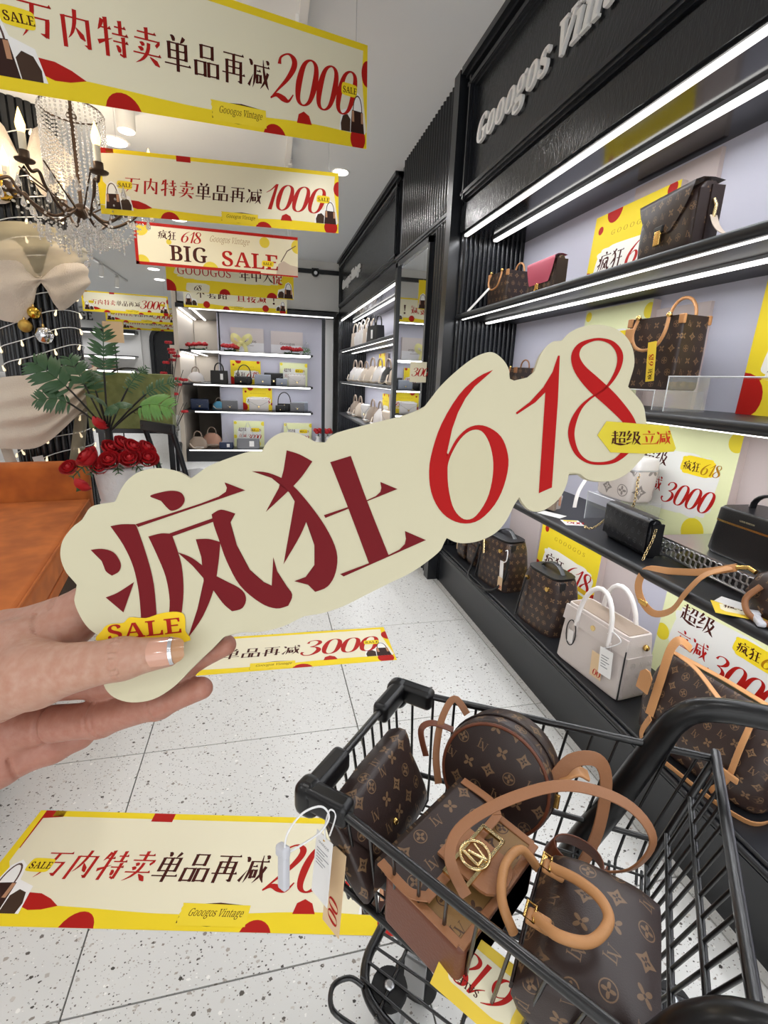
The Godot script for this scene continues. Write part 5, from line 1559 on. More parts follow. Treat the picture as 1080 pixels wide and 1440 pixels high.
	latin(sl, "SALE", sb.x, sb.y, 0.0092, Color("b02418"), 0.0008, {"bold": true, "turn": 0.11, "wide": 1.35})
	part(o, "sale_patch", sl, M("print"), Vector3.ZERO, "yellow patch reading SALE")

const SIGN_CREAM := Color("cec7a8")

# ---------------------------------------------------------------- the hand
func hand() -> void:
	var J := func(px: float, py: float, d: float, r: float) -> Array:
		return [Vector3((px - 540.0) / VIEW * d, -(py - 720.0) / VIEW * d, -d), r]
	var W: Array = J.call(-250, 1050, 0.345, 0.026)
	var F: Array = J.call(-620, 1130, 0.37, 0.032)
	var W2: Array = J.call(-250, 1000, 0.34, 0.024)
	var I0: Array = J.call(10, 893, 0.336, 0.0135)
	var M0: Array = J.call(15, 962, 0.348, 0.0135)
	var R0: Array = J.call(20, 1024, 0.346, 0.0135)
	var P0: Array = J.call(-5, 1078, 0.343, 0.0128)
	var T0: Array = J.call(-110, 1008, 0.322, 0.026)
	var T1: Array = J.call(50, 949, 0.295, 0.0176)
	var T2: Array = J.call(172, 926, 0.2885, 0.0112)
	var T3: Array = J.call(234, 917, 0.2898, 0.0088)
	var web: Array = J.call(-50, 930, 0.322, 0.017)
	var fill_a: Array = J.call(104, 878, 0.327, 0.0125)
	var fill_b: Array = J.call(15, 915, 0.315, 0.0165)
	var I1: Array = J.call(124, 846, 0.333, 0.0102)
	var I2: Array = J.call(172, 884, 0.3225, 0.0092)
	var I3: Array = J.call(208, 918, 0.3148, 0.0078)
	var M1: Array = J.call(150, 957, 0.338, 0.0103)
	var M2: Array = J.call(250, 938, 0.3222, 0.0084)
	var M3: Array = J.call(317, 907, 0.3142, 0.0068)
	var R1: Array = J.call(140, 1012, 0.335, 0.0108)
	var R2: Array = J.call(222, 990, 0.3225, 0.0088)
	var R3: Array = J.call(284, 968, 0.3145, 0.0068)
	var P1: Array = J.call(74, 1051, 0.356, 0.0098)
	var P2j: Array = J.call(112, 1034, 0.366, 0.0085)
	var P3: Array = J.call(140, 1012, 0.368, 0.0072)
	var elbow: Array = [Vector3(-0.74, -0.36, -0.16), 0.04]
	var bones := [[F, W], [W, P0], [W, R0], [W2, M0], [W2, I0], [W2, T0], [W, W2], [T0, web], [web, I0], [T0, T1], [T1, T2], [T2, T3], [I0, I1], [I1, I2], [I2, I3], [M0, M1], [M1, M2], [M2, M3], [R0, R1], [R1, R2], [R2, R3], [P0, P1], [P1, P2j], [P2j, P3], [I0, M0], [M0, R0], [R0, P0], [I0, fill_a], [fill_b, fill_a], [web, fill_b], [fill_b, T1], [elbow, F]]
	var tone := []          # palm and finger pads pinker, their shade also darkened into the skin colour
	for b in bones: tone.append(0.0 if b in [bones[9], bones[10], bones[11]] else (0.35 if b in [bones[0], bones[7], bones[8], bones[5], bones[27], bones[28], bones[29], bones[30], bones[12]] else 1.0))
	var creases := []       # skin folds: [point, axis across the fold, side, width, depth, reach squared]
	var fold := func(a: Array, b: Array, t: float, side: Vector3, width: float, depth: float, reach: float):
		creases.append([a[0].lerp(b[0], t), (b[0] - a[0]).normalized(), side.normalized(), width, depth, reach * reach])
	var cam_side := Vector3(0, 0.2, 1)
	for q in [-0.085, -0.03, 0.03, 0.09]: fold.call(T2, T3, q, Vector3(0.0, 0.7, 0.8), 0.0009, 0.0009, 0.0125)
	fold.call(R1, R2, 0.0, cam_side, 0.0011, 0.0010, 0.014); fold.call(R1, R2, 0.1, cam_side, 0.0009, 0.0007, 0.013)
	fold.call(R2, R3, 0.0, cam_side, 0.0009, 0.0008, 0.012); fold.call(M2, M3, 0.0, cam_side, 0.0009, 0.0008, 0.012)
	fold.call(R0, R1, 0.42, cam_side, 0.0014, 0.0019, 0.019); fold.call(P0, P1, 0.35, cam_side, 0.0012, 0.0014, 0.016)
	fold.call(T0, T1, 0.72, Vector3(0, -0.8, 0.7), 0.0013, 0.0012, 0.024); fold.call(T0, T1, 0.62, Vector3(0, -0.9, 0.5), 0.0012, 0.0010, 0.024)
	fold.call(fill_b, fill_a, 0.55, Vector3(0.2, 0.3, 1), 0.0014, 0.0014, 0.016); fold.call(I0, I1, 0.72, Vector3(0, 0.2, 1), 0.0013, 0.0013, 0.014)
	var o := thing("person", "left hand of a person gripping the cream sign between thumb and fingers", "person", Vector3.ZERO)
	o.transform = EYE
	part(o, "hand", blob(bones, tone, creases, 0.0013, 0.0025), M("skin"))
	# nails
	var nail := func(a: Vector3, b: Vector3, facing: Vector3, r: float, start: float, reach: float, wide: float, tip: float):
		var ax := (b - a).normalized()
		var nn := (facing - ax * facing.dot(ax)).normalized()
		var sd := ax.cross(nn)
		for seg in [["nail", "nail", 0.0, tip], ["nail_edge", "nail_stripe", tip - 0.05, tip + 0.05], ["nail_tip", "nail_tip", tip, 1.0]]:
			var rows := []
			for i in 9:
				var q: float = lerpf(seg[2], seg[3], i / 8.0)
				var row := []
				for j in 9:
					var u := (j - 4) / 4.0
					var taper := sqrt(clampf(1.0 - pow(clampf((q - 0.55) / 0.5, 0, 1), 2.4), 0.02, 1.0)) * (0.9 + 0.1 * minf(q * 4.0, 1.0))
					var ang := u * wide * taper
					var rr: float = r * (1.03 - 0.10 * q * q) + (0.0004 if seg[0] == "nail_edge" else 0.0)
					row.append(a + ax * (start + reach * q + (0.0012 * u * u if q < 0.2 else 0.0)) + nn * cos(ang) * rr + sd * sin(ang) * rr)
				rows.append(row)
			part(o, seg[0], MB.new().grid(rows, false, false, 0), M(seg[1]))
	nail.call(T2[0], T3[0], Vector3(0.0, 0.30, 1.0), 0.0094, 0.0175, 0.0215, 0.95, 0.62)
	nail.call(M2[0], M3[0], Vector3(0.1, -0.2, -1.0), 0.0074, 0.021, 0.017, 0.95, 0.7)
	nail.call(R2[0], R3[0], Vector3(0.1, -0.3, -1.0), 0.0076, 0.018, 0.017, 0.95, 0.7)

func blob(bones: Array, tone: Array, creases: Array, cell: float, k: float) -> MB:      # tapered capsules joined smoothly, meshed as surface nets
	var lo := Vector3(1e9, 1e9, 1e9)
	var hi := -lo
	var A := []; var D := []; var RA := []; var RD := []; var IL := []
	for b in bones:
		for e in b:
			lo = lo.min(e[0] - Vector3.ONE * (e[1] + cell * 3)); hi = hi.max(e[0] + Vector3.ONE * (e[1] + cell * 3))
		A.append(b[0][0]); D.append(b[1][0] - b[0][0]); RA.append(b[0][1]); RD.append(b[1][1] - b[0][1])
		IL.append(1.0 / maxf((b[1][0] - b[0][0]).length_squared(), 1e-9))
	var n := Vector3i(((hi - lo) / cell).ceil()) + Vector3i.ONE
	var field := PackedFloat32Array()
	field.resize(n.x * n.y * n.z)
	field.fill(1.0)
	var B := 6
	var half := B * cell * 0.5
	var reach := half * 1.75 + k * 3.0
	for bz in range(0, n.z, B):
		for by in range(0, n.y, B):
			for bx in range(0, n.x, B):
				var c := lo + Vector3(bx, by, bz) * cell + Vector3.ONE * half
				var near := PackedInt32Array()
				var best := 1e9
				for i in A.size():
					var v: Vector3 = c - A[i]
					var t := clampf(v.dot(D[i]) * IL[i], 0.0, 1.0)
					var d: float = (v - D[i] * t).length() - RA[i] - RD[i] * t
					best = minf(best, d)
					if d < reach: near.append(i)
				if best > reach: continue
				for z in range(bz, mini(bz + B, n.z)):
					for y in range(by, mini(by + B, n.y)):
						for x in range(bx, mini(bx + B, n.x)):
							var p := lo + Vector3(x, y, z) * cell
							var s := 0.0
							for i in near:
								var v: Vector3 = p - A[i]
								var t := clampf(v.dot(D[i]) * IL[i], 0.0, 1.0)
								s += exp(-((v - D[i] * t).length() - RA[i] - RD[i] * t) / k)
							var f := -k * log(maxf(s, 1e-30))
							if f < 0.004 and f > -0.006:
								for c2 in creases:
									var v: Vector3 = p - c2[0]
									if v.length_squared() < c2[5]:
										var along := v.dot(c2[1])
										var face := smoothstep(-0.002, 0.004, v.dot(c2[2]))
										f += c2[4] * face * exp(-pow(along / c2[3], 2.0))
							field[x + n.x * (y + n.y * z)] = f
	var mb := MB.new()
	var id := PackedInt32Array()
	id.resize(n.x * n.y * n.z)
	id.fill(-1)
	var sx := 1
	var sy := n.x
	var sz := n.x * n.y
	var corner := [0, sx, sy, sx + sy, sz, sx + sz, sy + sz, sx + sy + sz]
	var off := [Vector3(0, 0, 0), Vector3(1, 0, 0), Vector3(0, 1, 0), Vector3(1, 1, 0), Vector3(0, 0, 1), Vector3(1, 0, 1), Vector3(0, 1, 1), Vector3(1, 1, 1)]
	var edges := [[0, 1], [2, 3], [4, 5], [6, 7], [0, 2], [1, 3], [4, 6], [5, 7], [0, 4], [1, 5], [2, 6], [3, 7]]
	for z in n.z - 1:
		for y in n.y - 1:
			for x in n.x - 1:
				var o := x + sy * y + sz * z
				var f0 := field[o]
				if f0 > cell * 2.5 or f0 < -cell * 2.5: continue
				var m := 0
				for q in 8:
					if field[o + corner[q]] < 0: m |= 1 << q
				if m == 0 or m == 255: continue
				var sum := Vector3.ZERO
				var cnt := 0
				for e in edges:
					var a: float = field[o + corner[e[0]]]
					var b: float = field[o + corner[e[1]]]
					if (a < 0) != (b < 0):
						sum += off[e[0]].lerp(off[e[1]], a / (a - b)); cnt += 1
				var g := Vector3(field[o + sx] - f0, field[o + sy] - f0, field[o + sz] - f0) + Vector3(field[o + sx + sy + sz] - field[o + sy + sz], field[o + sx + sy + sz] - field[o + sx + sz], field[o + sx + sy + sz] - field[o + sx + sy])
				var at := lo + (Vector3(x, y, z) + sum / cnt) * cell
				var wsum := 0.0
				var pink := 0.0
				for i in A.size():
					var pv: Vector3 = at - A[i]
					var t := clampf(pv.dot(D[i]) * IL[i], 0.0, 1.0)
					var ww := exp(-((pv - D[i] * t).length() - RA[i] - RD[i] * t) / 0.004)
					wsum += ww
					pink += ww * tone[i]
				mb.col = Color(1, 1, 1).lerp(Color(0.82, 0.66, 0.66), pink / wsum)  # tint is pinker and also carries the shade on palm and fingers
				id[o] = mb.put(at, g)
	var steps := [[sx, sy, sz], [sy, sz, sx], [sz, sx, sy]]
	for z in range(1, n.z - 1):
		for y in range(1, n.y - 1):
			for x in range(1, n.x - 1):
				var o := x + sy * y + sz * z
				if id[o] < 0: continue
				var a := field[o]
				for s in steps:
					var b := field[o + s[0]]
					if (a < 0) == (b < 0): continue
					var q := [id[o], id[o - s[1]], id[o - s[1] - s[2]], id[o - s[2]]]
					if q.min() < 0: continue
					if a < 0: mb.ix.append_array([q[0], q[2], q[1], q[0], q[3], q[2]])
					else: mb.ix.append_array([q[0], q[1], q[2], q[0], q[2], q[3]])
	return mb

# ---------------------------------------------------------------- shopping cart; local x runs from the front to the push handle, +z is the side near the camera
const CART := Vector3(0.164, 0, -0.772)
const CART_TURN := -0.726
func cart_x() -> Transform3D: return Transform3D(Basis(Vector3.UP, CART_TURN), CART)
func hw(x: float) -> float: return 0.155 + 0.2 * x         # half width of the rim
func bw(x: float) -> float: return 0.112 + 0.165 * x       # half width of the floor

func cart() -> void:
	var o := thing("shopping_cart", "small black wire shopping cart loaded with handbags", "cart", CART, CART_TURN)
	var Y := 0.72
	var yb := 0.49
	for s in [-1.0, 1.0]:
		part(o, "side_rim", MB.new().tube([Vector3(0.0, Y, hw(0) * s), Vector3(0.59, Y, hw(0.59) * s)], 0.0075, 8), M("black_wire"))
		part(o, "side_rail", MB.new().tube([Vector3(0.03, 0.535, (hw(0.03) - 0.022) * s), Vector3(0.52, 0.535, (hw(0.52) - 0.03) * s)], 0.0055, 7), M("black_wire"))
		for k in 13:
			var x := 0.03 + 0.0445 * k
			var xb := 0.055 + 0.037 * k
			part(o, "side_wire", MB.new().tube([Vector3(x, Y, hw(x) * s), Vector3(lerpf(x, xb, 0.8), 0.53, (hw(x) - 0.026) * s), Vector3(xb, yb, (bw(xb) + 0.006) * s), Vector3(xb, yb - 0.002, bw(xb) * s * 0.82)], 0.0028, 5), M("black_wire"))
		# moulded corner guard
		var g := MB.new()
		var c := Vector3(0, Y, hw(0) * s)
		g.rbox(c + Vector3(0.0, -0.004, -0.04 * s), Vector3(0.034, 0.042, 0.1), 0.01, 3)
		g.rbox(c + Vector3(0.034, -0.004, 0.008 * s), Vector3(0.085, 0.042, 0.034), 0.01, 3)
		g.rbox(c + Vector3(-0.004, -0.012, 0.004 * s), Vector3(0.046, 0.062, 0.046), 0.018, 4)
		part(o, "corner_guard", g, M("black_plastic"))
		# broad upright that bends back into the push handle
		var tubep := smooth(V([0.36, 0.30, 0.18 * s, 0.387, 0.45, 0.197 * s, 0.44, 0.58, 0.226 * s, 0.493, 0.72, 0.254 * s, 0.517, 0.785, 0.256 * s, 0.555, 0.822, 0.256 * s, 0.64, 0.84, 0.256 * s, 0.80, 0.85, 0.255 * s, 0.88, 0.855, 0.23 * s, 0.905, 0.857, 0.15 * s, 0.91, 0.858, 0.0]), 6)
		var rr := []
		for k in tubep.size(): rr.append(lerpf(0.03, 0.021, clampf(k / 26.0, 0, 1)))
		part(o, "handle_tube", MB.new().tube(tubep, rr, 14), M("black_plastic"))
		# lower frame and castor
		part(o, "lower_leg", MB.new().tube(smooth(V([0.365, 0.33, 0.185 * s, 0.40, 0.25, 0.185 * s, 0.47, 0.2, 0.17 * s, 0.62, 0.18, 0.18 * s]), 5), 0.014, 8), M("black_plastic"))
		for x in [0.118, 0.6]:
			var z: float = (0.072 if x < 0.3 else 0.175) * s
			var cs := part(o, "castor", MB.new().lathe([[0.034, 0.226], [0.036, 0.236], [0.034, 0.246]], 20, Vector3(x, 0, z)), M("rubber"))
			part(cs, "bolt", MB.new().lathe([[0.011, 0.246], [0.011, 0.25], [0.006, 0.252]], 6, Vector3(x, 0, z)), M("steel"))
			part(cs, "swivel", MB.new().lathe([[0.02, 0.15], [0.026, 0.17], [0.022, 0.19], [0.028, 0.21], [0.02, 0.226]], 16, Vector3(x, 0, z)), M("steel"))
			part(cs, "fork", MB.new().boxb(Vector3(x - 0.02, 0.045, z - 0.022), Vector3(x + 0.03, 0.15, z - 0.017)).boxb(Vector3(x - 0.02, 0.045, z + 0.017), Vector3(x + 0.03, 0.15, z + 0.022)).boxb(Vector3(x - 0.02, 0.142, z - 0.022), Vector3(x + 0.03, 0.152, z + 0.022)), M("steel"))
			var wh := MB.new()
			wh.t = Transform3D(Basis(Vector3.RIGHT, PI / 2), Vector3(x, 0.052, z))
			wh.lathe([[0.03, -0.013], [0.05, -0.011], [0.052, 0.0], [0.05, 0.011], [0.03, 0.013]], 22)
			part(cs, "wheel", wh, M("rubber"))
	part(o, "front_rim", MB.new().tube([Vector3(0, Y, -hw(0)), Vector3(0, Y, hw(0))], 0.0075, 8), M("black_wire"))
	part(o, "front_rail", MB.new().tube([Vector3(0.028, 0.535, -hw(0.03) + 0.022), Vector3(0.028, 0.535, hw(0.03) - 0.022)], 0.005, 7), M("black_wire"))
	for k in 9:
		var q := (k - 4) / 4.5
		part(o, "front_wire", MB.new().tube([Vector3(0, Y, hw(0) * q), Vector3(0.028, 0.535, (hw(0) - 0.02) * q), Vector3(0.05, yb, bw(0.05) * q), Vector3(0.07, yb - 0.002, bw(0.07) * q)], 0.0028, 5), M("black_wire"))
	for k in 11:
		var q := (k - 5) / 5.4
		part(o, "floor_wire", MB.new().tube([Vector3(0.05, yb, bw(0.05) * q), Vector3(0.52, yb, bw(0.52) * q)], 0.0024, 5), M("black_wire"))
	for k in 9:
		var x := 0.06 + 0.056 * k
		part(o, "floor_wire", MB.new().tube([Vector3(x, yb - 0.005, -bw(x)), Vector3(x, yb - 0.005, bw(x))], 0.003, 5), M("black_wire"))
	# swinging rear gate
	var gt := Vector3(0.59, 0.725, 0)
	var gb := Vector3(0.515, 0.50, 0)
	part(o, "gate_bar", MB.new().tube([gt + Vector3(0, 0, -0.285), gt + Vector3(0, 0, 0.272)], 0.0085, 8), M("black_wire"))
	part(o, "gate_bar", MB.new().tube([gt + Vector3(0.008, -0.022, -0.285), gt + Vector3(0.008, -0.022, 0.272)], 0.006, 8), M("black_wire"))
	for f in [0.36, 0.7, 1.0]:
		var p := gt.lerp(gb, f)
		var h := lerpf(0.275, 0.2, f)
		part(o, "gate_bar", MB.new().tube([p + Vector3(0, 0, -h), p + Vector3(0, 0, h)], 0.0055, 7), M("black_wire"))
	for k in 15:
		var q := (k - 7) / 7.0
		part(o, "gate_wire", MB.new().tube([gt + Vector3(0, 0, 0.272 * q), gb + Vector3(0, 0, 0.2 * q)], 0.0075 if k == 0 or k == 14 else 0.0034, 6), M("black_wire"))
	# lower tier
	var low := smooth(V([0.62, 0.24, 0.185, 0.3, 0.24, 0.145, 0.15, 0.24, 0.125, 0.085, 0.24, 0.1, 0.058, 0.24, 0.055, 0.055, 0.24, 0.0, 0.058, 0.24, -0.055, 0.085, 0.24, -0.1, 0.15, 0.24, -0.125, 0.3, 0.24, -0.145, 0.62, 0.24, -0.185]), 5)
	part(o, "lower_frame", MB.new().tube(low, 0.010, 8), M("black_plastic"))
	for k in 7:
		var z := -0.09 + 0.03 * k
		part(o, "lower_wire", MB.new().tube([Vector3(0.065, 0.25, z), Vector3(0.6, 0.25, z * 1.6)], 0.0032, 5), M("black_wire"))
	for x in [0.12, 0.26, 0.42, 0.58]:
		part(o, "lower_wire", MB.new().tube([Vector3(x, 0.245, -0.115 - x * 0.11), Vector3(x, 0.245, 0.115 + x * 0.11)], 0.004, 5), M("black_wire"))
	part(o, "lower_loop", MB.new().tube(smooth(V([0.075, 0.25, 0.1, 0.05, 0.262, 0.108, 0.03, 0.262, 0.135, 0.05, 0.262, 0.165, 0.1, 0.25, 0.16]), 5), 0.005, 6), M("black_wire"))

func in_cart(called: String, label: String, category: String, at: Vector3, up: Vector3, out: Vector3) -> Node3D:     # a thing leaning in the basket: its up and front given in the cart's axes
	var o := thing(called, label, category)
	var n := out.normalized()
	var u := (up - n * up.dot(n)).normalized()
	o.transform = cart_x() * Transform3D(Basis(u.cross(n), u, n), at)
	return o

func cpath(a: Array, per := 6) -> Array:        # points given in the cart's axes, in the world
	var out := []
	for p in V(a): out.append(cart_x() * p)
	return smooth(out, per)

func local(o: Node3D, pts: Array) -> Array:
	var out := []
	var x := o.transform.affine_inverse()
	for p in pts: out.append(x * p)
	return out

func slab(w: float, h: float, d: float, bulge: float, e := 7.0) -> MB:      # a soft flat body, base at y = 0
	var lv := []
	for k in 11:
		var q := k / 10.0
		var f := 1.0 - pow(absf(q * 2 - 1), 8.0) * 0.5
		lv.append([h * q, w / 2 * (1.0 - 0.02 * pow(absf(q * 2 - 1), 4.0)), d / 2 * f + bulge * sin(PI * q)])
	return MB.new().loft(lv, e, 32)

func flap_sheet(poly: Array, z: float, curve: Callable, thick := 0.004) -> MB:      # a leather sheet cut to an outline, laid at height z over the front
	var mb := MB.new()
	mb.extrude(PackedVector2Array(poly), z - thick, z)
	return mb

func belt_edge(pts: Array, w: float, up: Vector3, thick := 0.0025) -> MB: return MB.new().strap(pts, w, thick, up)

func cart_goods() -> void:
	# 1 envelope pouch leaning on the front rim
	var a := in_cart("envelope_pouch", "slim brown monogram envelope pouch leaning at the cart's front rail", "handbag", Vector3(0.112, 0.565, 0.052), Vector3(-0.5, 0.86, 0.0), Vector3(0.86, 0.5, 0.0))
	part(a, "body", slab(0.24, 0.152, 0.03, 0.006), M("monogram"))
	var fl := MB.new()
	var rows := []
	for i in 13:
		var q := i / 12.0
		var w := 0.12 * (1.0 - 0.42 * maxf(0.0, (q - 0.3) / 0.7))
		var y := 0.156 - 0.118 * maxf(0.0, q - 0.12) / 0.88
		var z := -0.016 + 0.037 * minf(q / 0.12, 1.0)
		var row := []
		for j in 9: row.append(Vector3(w * (j - 4) / 4.0, y - 0.001 * absf(j - 4), z + 0.006 * sin(PI * clampf(q, 0, 1)) * (1.0 - pow((j - 4) / 4.2, 2.0)) + 0.002))
		rows.append(row)
	fl.grid(rows, false, false, 0)
	part(a, "flap", fl, M("monogram"))
	part(a, "snap", MB.new().ball(Vector3(-0.01, 0.055, 0.0265), 0.006, 10, 1.0), M("gold"))
	part(a, "strap", MB.new().strap(local(a, cpath([0.105, 0.66, -0.07, 0.085, 0.70, -0.085, 0.10, 0.71, -0.105, 0.14, 0.70, -0.12])), 0.014, 0.003, Vector3.UP), M("brown_leather"))
	# 2 flap bag lying on its back
	var b := in_cart("flap_shoulder_bag", "two-tone monogram flap bag with gold clasp lying on its back", "handbag", Vector3(0.31, 0.655, 0.115), Vector3(-0.95, 0.05, -0.27), Vector3(0.03, 1.0, 0.06))
	part(b, "body", MB.new().rbox(Vector3(0, 0.072, -0.055), Vector3(0.205, 0.145, 0.105), 0.012, 4), M("brown_leather"))
	part(b, "front_panel", MB.new().rbox(Vector3(0, 0.072, -0.003), Vector3(0.19, 0.13, 0.008), 0.003), M("reverse_monogram"))
	var trim := MB.new()
	trim.strap(smooth(V([-0.099, 0.14, 0.001, -0.099, 0.07, 0.002, -0.098, 0.008, 0.001]), 4), 0.012, 0.004, Vector3.BACK)
	trim.strap(smooth(V([0.099, 0.14, 0.001, 0.099, 0.07, 0.002, 0.098, 0.008, 0.001]), 4), 0.012, 0.004, Vector3.BACK)
	trim.strap(smooth(V([-0.1, 0.005, 0.001, 0, 0.003, 0.002, 0.1, 0.005, 0.001]), 4), 0.012, 0.004, Vector3.BACK)
	part(b, "leather_trim", trim, M("tan_leather"))
	var fb := MB.new()
	rows = []
	for i in 11:
		var q := i / 10.0
		var y := 0.158 - 0.092 * maxf(0, q - 0.2) / 0.8
		var z := -0.06 + 0.075 * minf(q / 0.2, 1.0) - 0.006 * maxf(0, q - 0.2)
		var cut := maxf(0.0, (q - 0.72) / 0.28)
		var row := []
		for j in 11: row.append(Vector3(0.108 * (1.0 - 0.14 * cut) * (j - 5) / 5.0, y + (0.0 if q > 0.2 else 0.0), z))
		rows.append(row)
	fb.grid(rows, false, false, 0)
	part(b, "flap", fb, M("monogram"))
	part(b, "flap_trim", MB.new().strap(smooth(V([-0.104, 0.15, 0.0165, -0.106, 0.11, 0.016, -0.104, 0.088, 0.0155, -0.091, 0.07, 0.015]), 3), 0.014, 0.003, Vector3.BACK).strap(smooth(V([0.104, 0.15, 0.0165, 0.106, 0.11, 0.016, 0.104, 0.088, 0.0155, 0.091, 0.07, 0.015]), 3), 0.014, 0.003, Vector3.BACK).strap(V([-0.095, 0.07, 0.014, 0, 0.069, 0.014, 0.095, 0.07, 0.014]), 0.014, 0.003, Vector3.BACK), M("tan_leather"))
	var tab := []
	for k in 9: tab.append(Vector2(-cos(PI * k / 8) * 0.034, 0.022 - sin(PI * k / 8) * 0.026))
	tab.append_array(P2([0.034, 0.098, -0.034, 0.098]))
	var tb := part(b, "closure_tab", MB.new().extrude(PackedVector2Array(tab), 0.0165, 0.0215), M("tan_leather"))
	var cl := MB.new()
	for s in [[-0.05, 0.072, 0.05, 0.072], [-0.05, 0.036, 0.05, 0.036], [-0.05, 0.036, -0.05, 0.072], [0.05, 0.036, 0.05, 0.072]]:
		cl.boxb(Vector3(minf(s[0], s[2]) - 0.0025, minf(s[1], s[3]) - 0.0025, 0.021), Vector3(maxf(s[0], s[2]) + 0.0025, maxf(s[1], s[3]) + 0.0025, 0.0265))
	part(tb, "clasp_frame", cl, M("pale_gold"))
	var cr := []
	for p in ring_path(0.022, 0, 24): cr.append(Vector3(p.x, 0.054 + p.z, 0.0265))
	part(tb, "clasp_ring", MB.new().tube(cr, 0.0028, 6, true), M("pale_gold"))
	var lv := MB.new()
	for s in [[-0.008, 0.07, -0.011, 0.042, 0.003], [-0.013, 0.0415, 0.002, 0.0415, 0.0022], [-0.003, 0.064, 0.004, 0.036, 0.003], [0.013, 0.064, 0.004, 0.036, 0.0022]]:
		lv.tube([Vector3(s[0], s[1], 0.0275), Vector3(s[2], s[3], 0.0275)], s[4], 6)
	part(tb, "clasp_letters", lv, M("pale_gold"))
	part(b, "shoulder_strap", MB.new().strap(local(b, cpath([0.269, 0.69, 0.172, 0.237, 0.725, 0.158, 0.243, 0.750, 0.122, 0.297, 0.780, 0.069, 0.367, 0.790, 0.013, 0.446, 0.770, -0.019, 0.489, 0.730, -0.016, 0.470, 0.670, -0.008, 0.42, 0.62, -0.02])), 0.016, 0.0035, b.transform.basis.inverse() * Vector3(-0.3, 0.6, 0.75)), M("tan_leather"))
	# 3 round backpack
	var c := in_cart("round_backpack", "round brown monogram backpack propped at the far rail of the cart", "handbag", Vector3(0.238, 0.665, -0.075), Vector3(0.0, 0.97, -0.22), Vector3(-0.08, 0.22, 0.97))
	var disc := MB.new()
	disc.t = Transform3D(Basis(Vector3.RIGHT, PI / 2), Vector3.ZERO)
	disc.lathe([[0.094, -0.088], [0.102, -0.082], [0.104, -0.05], [0.106, -0.01], [0.103, -0.003], [0.096, 0.002], [0.06, 0.009], [0.02, 0.012], [0.0005, 0.012]], 44)
	part(c, "body", disc, M("monogram"))
	var zr := []
	for p in ring_path(0.1, 0, 44): zr.append(Vector3(p.x, p.z, 0.001))
	part(c, "piping", MB.new().tube(zr, 0.0032, 6, true), M("brown_leather"))
	zr = []
	for p in ring_path(0.1065, 0, 44): zr.append(Vector3(p.x, p.z, -0.034))
	part(c, "zip", MB.new().tube(zr, 0.0022, 6, true), M("dark_brown"))
	part(c, "zip_pull", MB.new().rbox(Vector3(0.1, 0.03, -0.03), Vector3(0.01, 0.03, 0.006), 0.002), M("gold"))
	part(c, "zip_pull", MB.new().rbox(Vector3(0.108, -0.005, -0.03), Vector3(0.01, 0.026, 0.006), 0.002), M("gold"))
	part(c, "top_handle", MB.new().strap(smooth(V([-0.085, 0.075, -0.05, -0.115, 0.098, -0.045, -0.125, 0.06, -0.02, -0.118, 0.0, 0.0, -0.1, -0.05, 0.01]), 6), 0.014, 0.003, Vector3(-0.7, 0.7, 0.2)), M("tan_leather"))
	part(c, "shoulder_strap", MB.new().strap(local(c, cpath([0.335, 0.69, -0.09, 0.36, 0.735, -0.11, 0.40, 0.74, -0.13, 0.42, 0.70, -0.13, 0.42, 0.62, -0.10, 0.40, 0.55, -0.07])), 0.024, 0.0035, Vector3(0.3, 0.3, 1)), M("tan_leather"))
	part(c, "strap_loop", MB.new().strap(local(c, cpath([0.345, 0.70, -0.10, 0.37, 0.715, -0.115, 0.39, 0.71, -0.12])), 0.03, 0.006, Vector3.UP), M("light_tan_leather"))
	# 4 small satchel with rolled handles
	var d := in_cart("top_handle_bag", "small brown monogram barrel bag with rolled tan handles in the cart", "handbag", Vector3(0.50, 0.635, 0.13), Vector3(-1.0, 0.12, 0.0), Vector3(0.12, 1.0, 0.03))
	var lvls := []
	for k in 13:
		var q := k / 12.0
		var arch := sqrt(maxf(0.0, 1.0 - pow(maxf(0.0, (q - 0.45) / 0.55), 2.3)))
		lvls.append([0.152 * q, 0.1 - 0.006 * q, 0.012 + 0.052 * arch * (0.75 + 0.25 * minf(1.0, q * 5.0))])
	part(d, "body", MB.new().loft(lvls, 5.0, 36), M("monogram"))
	part(d, "zip", MB.new().strap([Vector3(-0.088, 0.154, 0), Vector3(0, 0.156, 0), Vector3(0.088, 0.154, 0)], 0.012, 0.004, Vector3.UP), M("dark_brown"))
	part(d, "zip_pull", MB.new().rbox(Vector3(0.098, 0.15, 0.0), Vector3(0.016, 0.008, 0.008), 0.002), M("gold"))
	var hl := local(d, cpath([0.365, 0.715, 0.092, 0.400, 0.735, 0.111, 0.429, 0.745, 0.132, 0.440, 0.740, 0.152, 0.423, 0.735, 0.183, 0.389, 0.735, 0.195, 0.360, 0.715, 0.172]))
	var hA := part(d, "handle", MB.new().tube(hl, 0.0068, 10), M("light_tan_leather"))
	for k in [0, -1]:
		part(hA, "handle_tab", MB.new().rbox(hl[k] + Vector3(0, -0.004, -0.003), Vector3(0.02, 0.03, 0.009), 0.003), M("light_tan_leather"))
		part(hA, "buckle", MB.new().tube([hl[k] + Vector3(-0.011, 0.002, 0.004), hl[k] + Vector3(0.011, 0.002, 0.004), hl[k] + Vector3(0.011, 0.014, 0.006), hl[k] + Vector3(-0.011, 0.014, 0.006)], 0.002, 6, true), M("gold"))
	var hb := local(d, cpath([0.345, 0.655, 0.05, 0.318, 0.682, 0.056, 0.304, 0.69, 0.10, 0.312, 0.682, 0.145, 0.335, 0.652, 0.158]))
	part(d, "handle", MB.new().tube(hb, 0.0068, 10), M("light_tan_leather"))
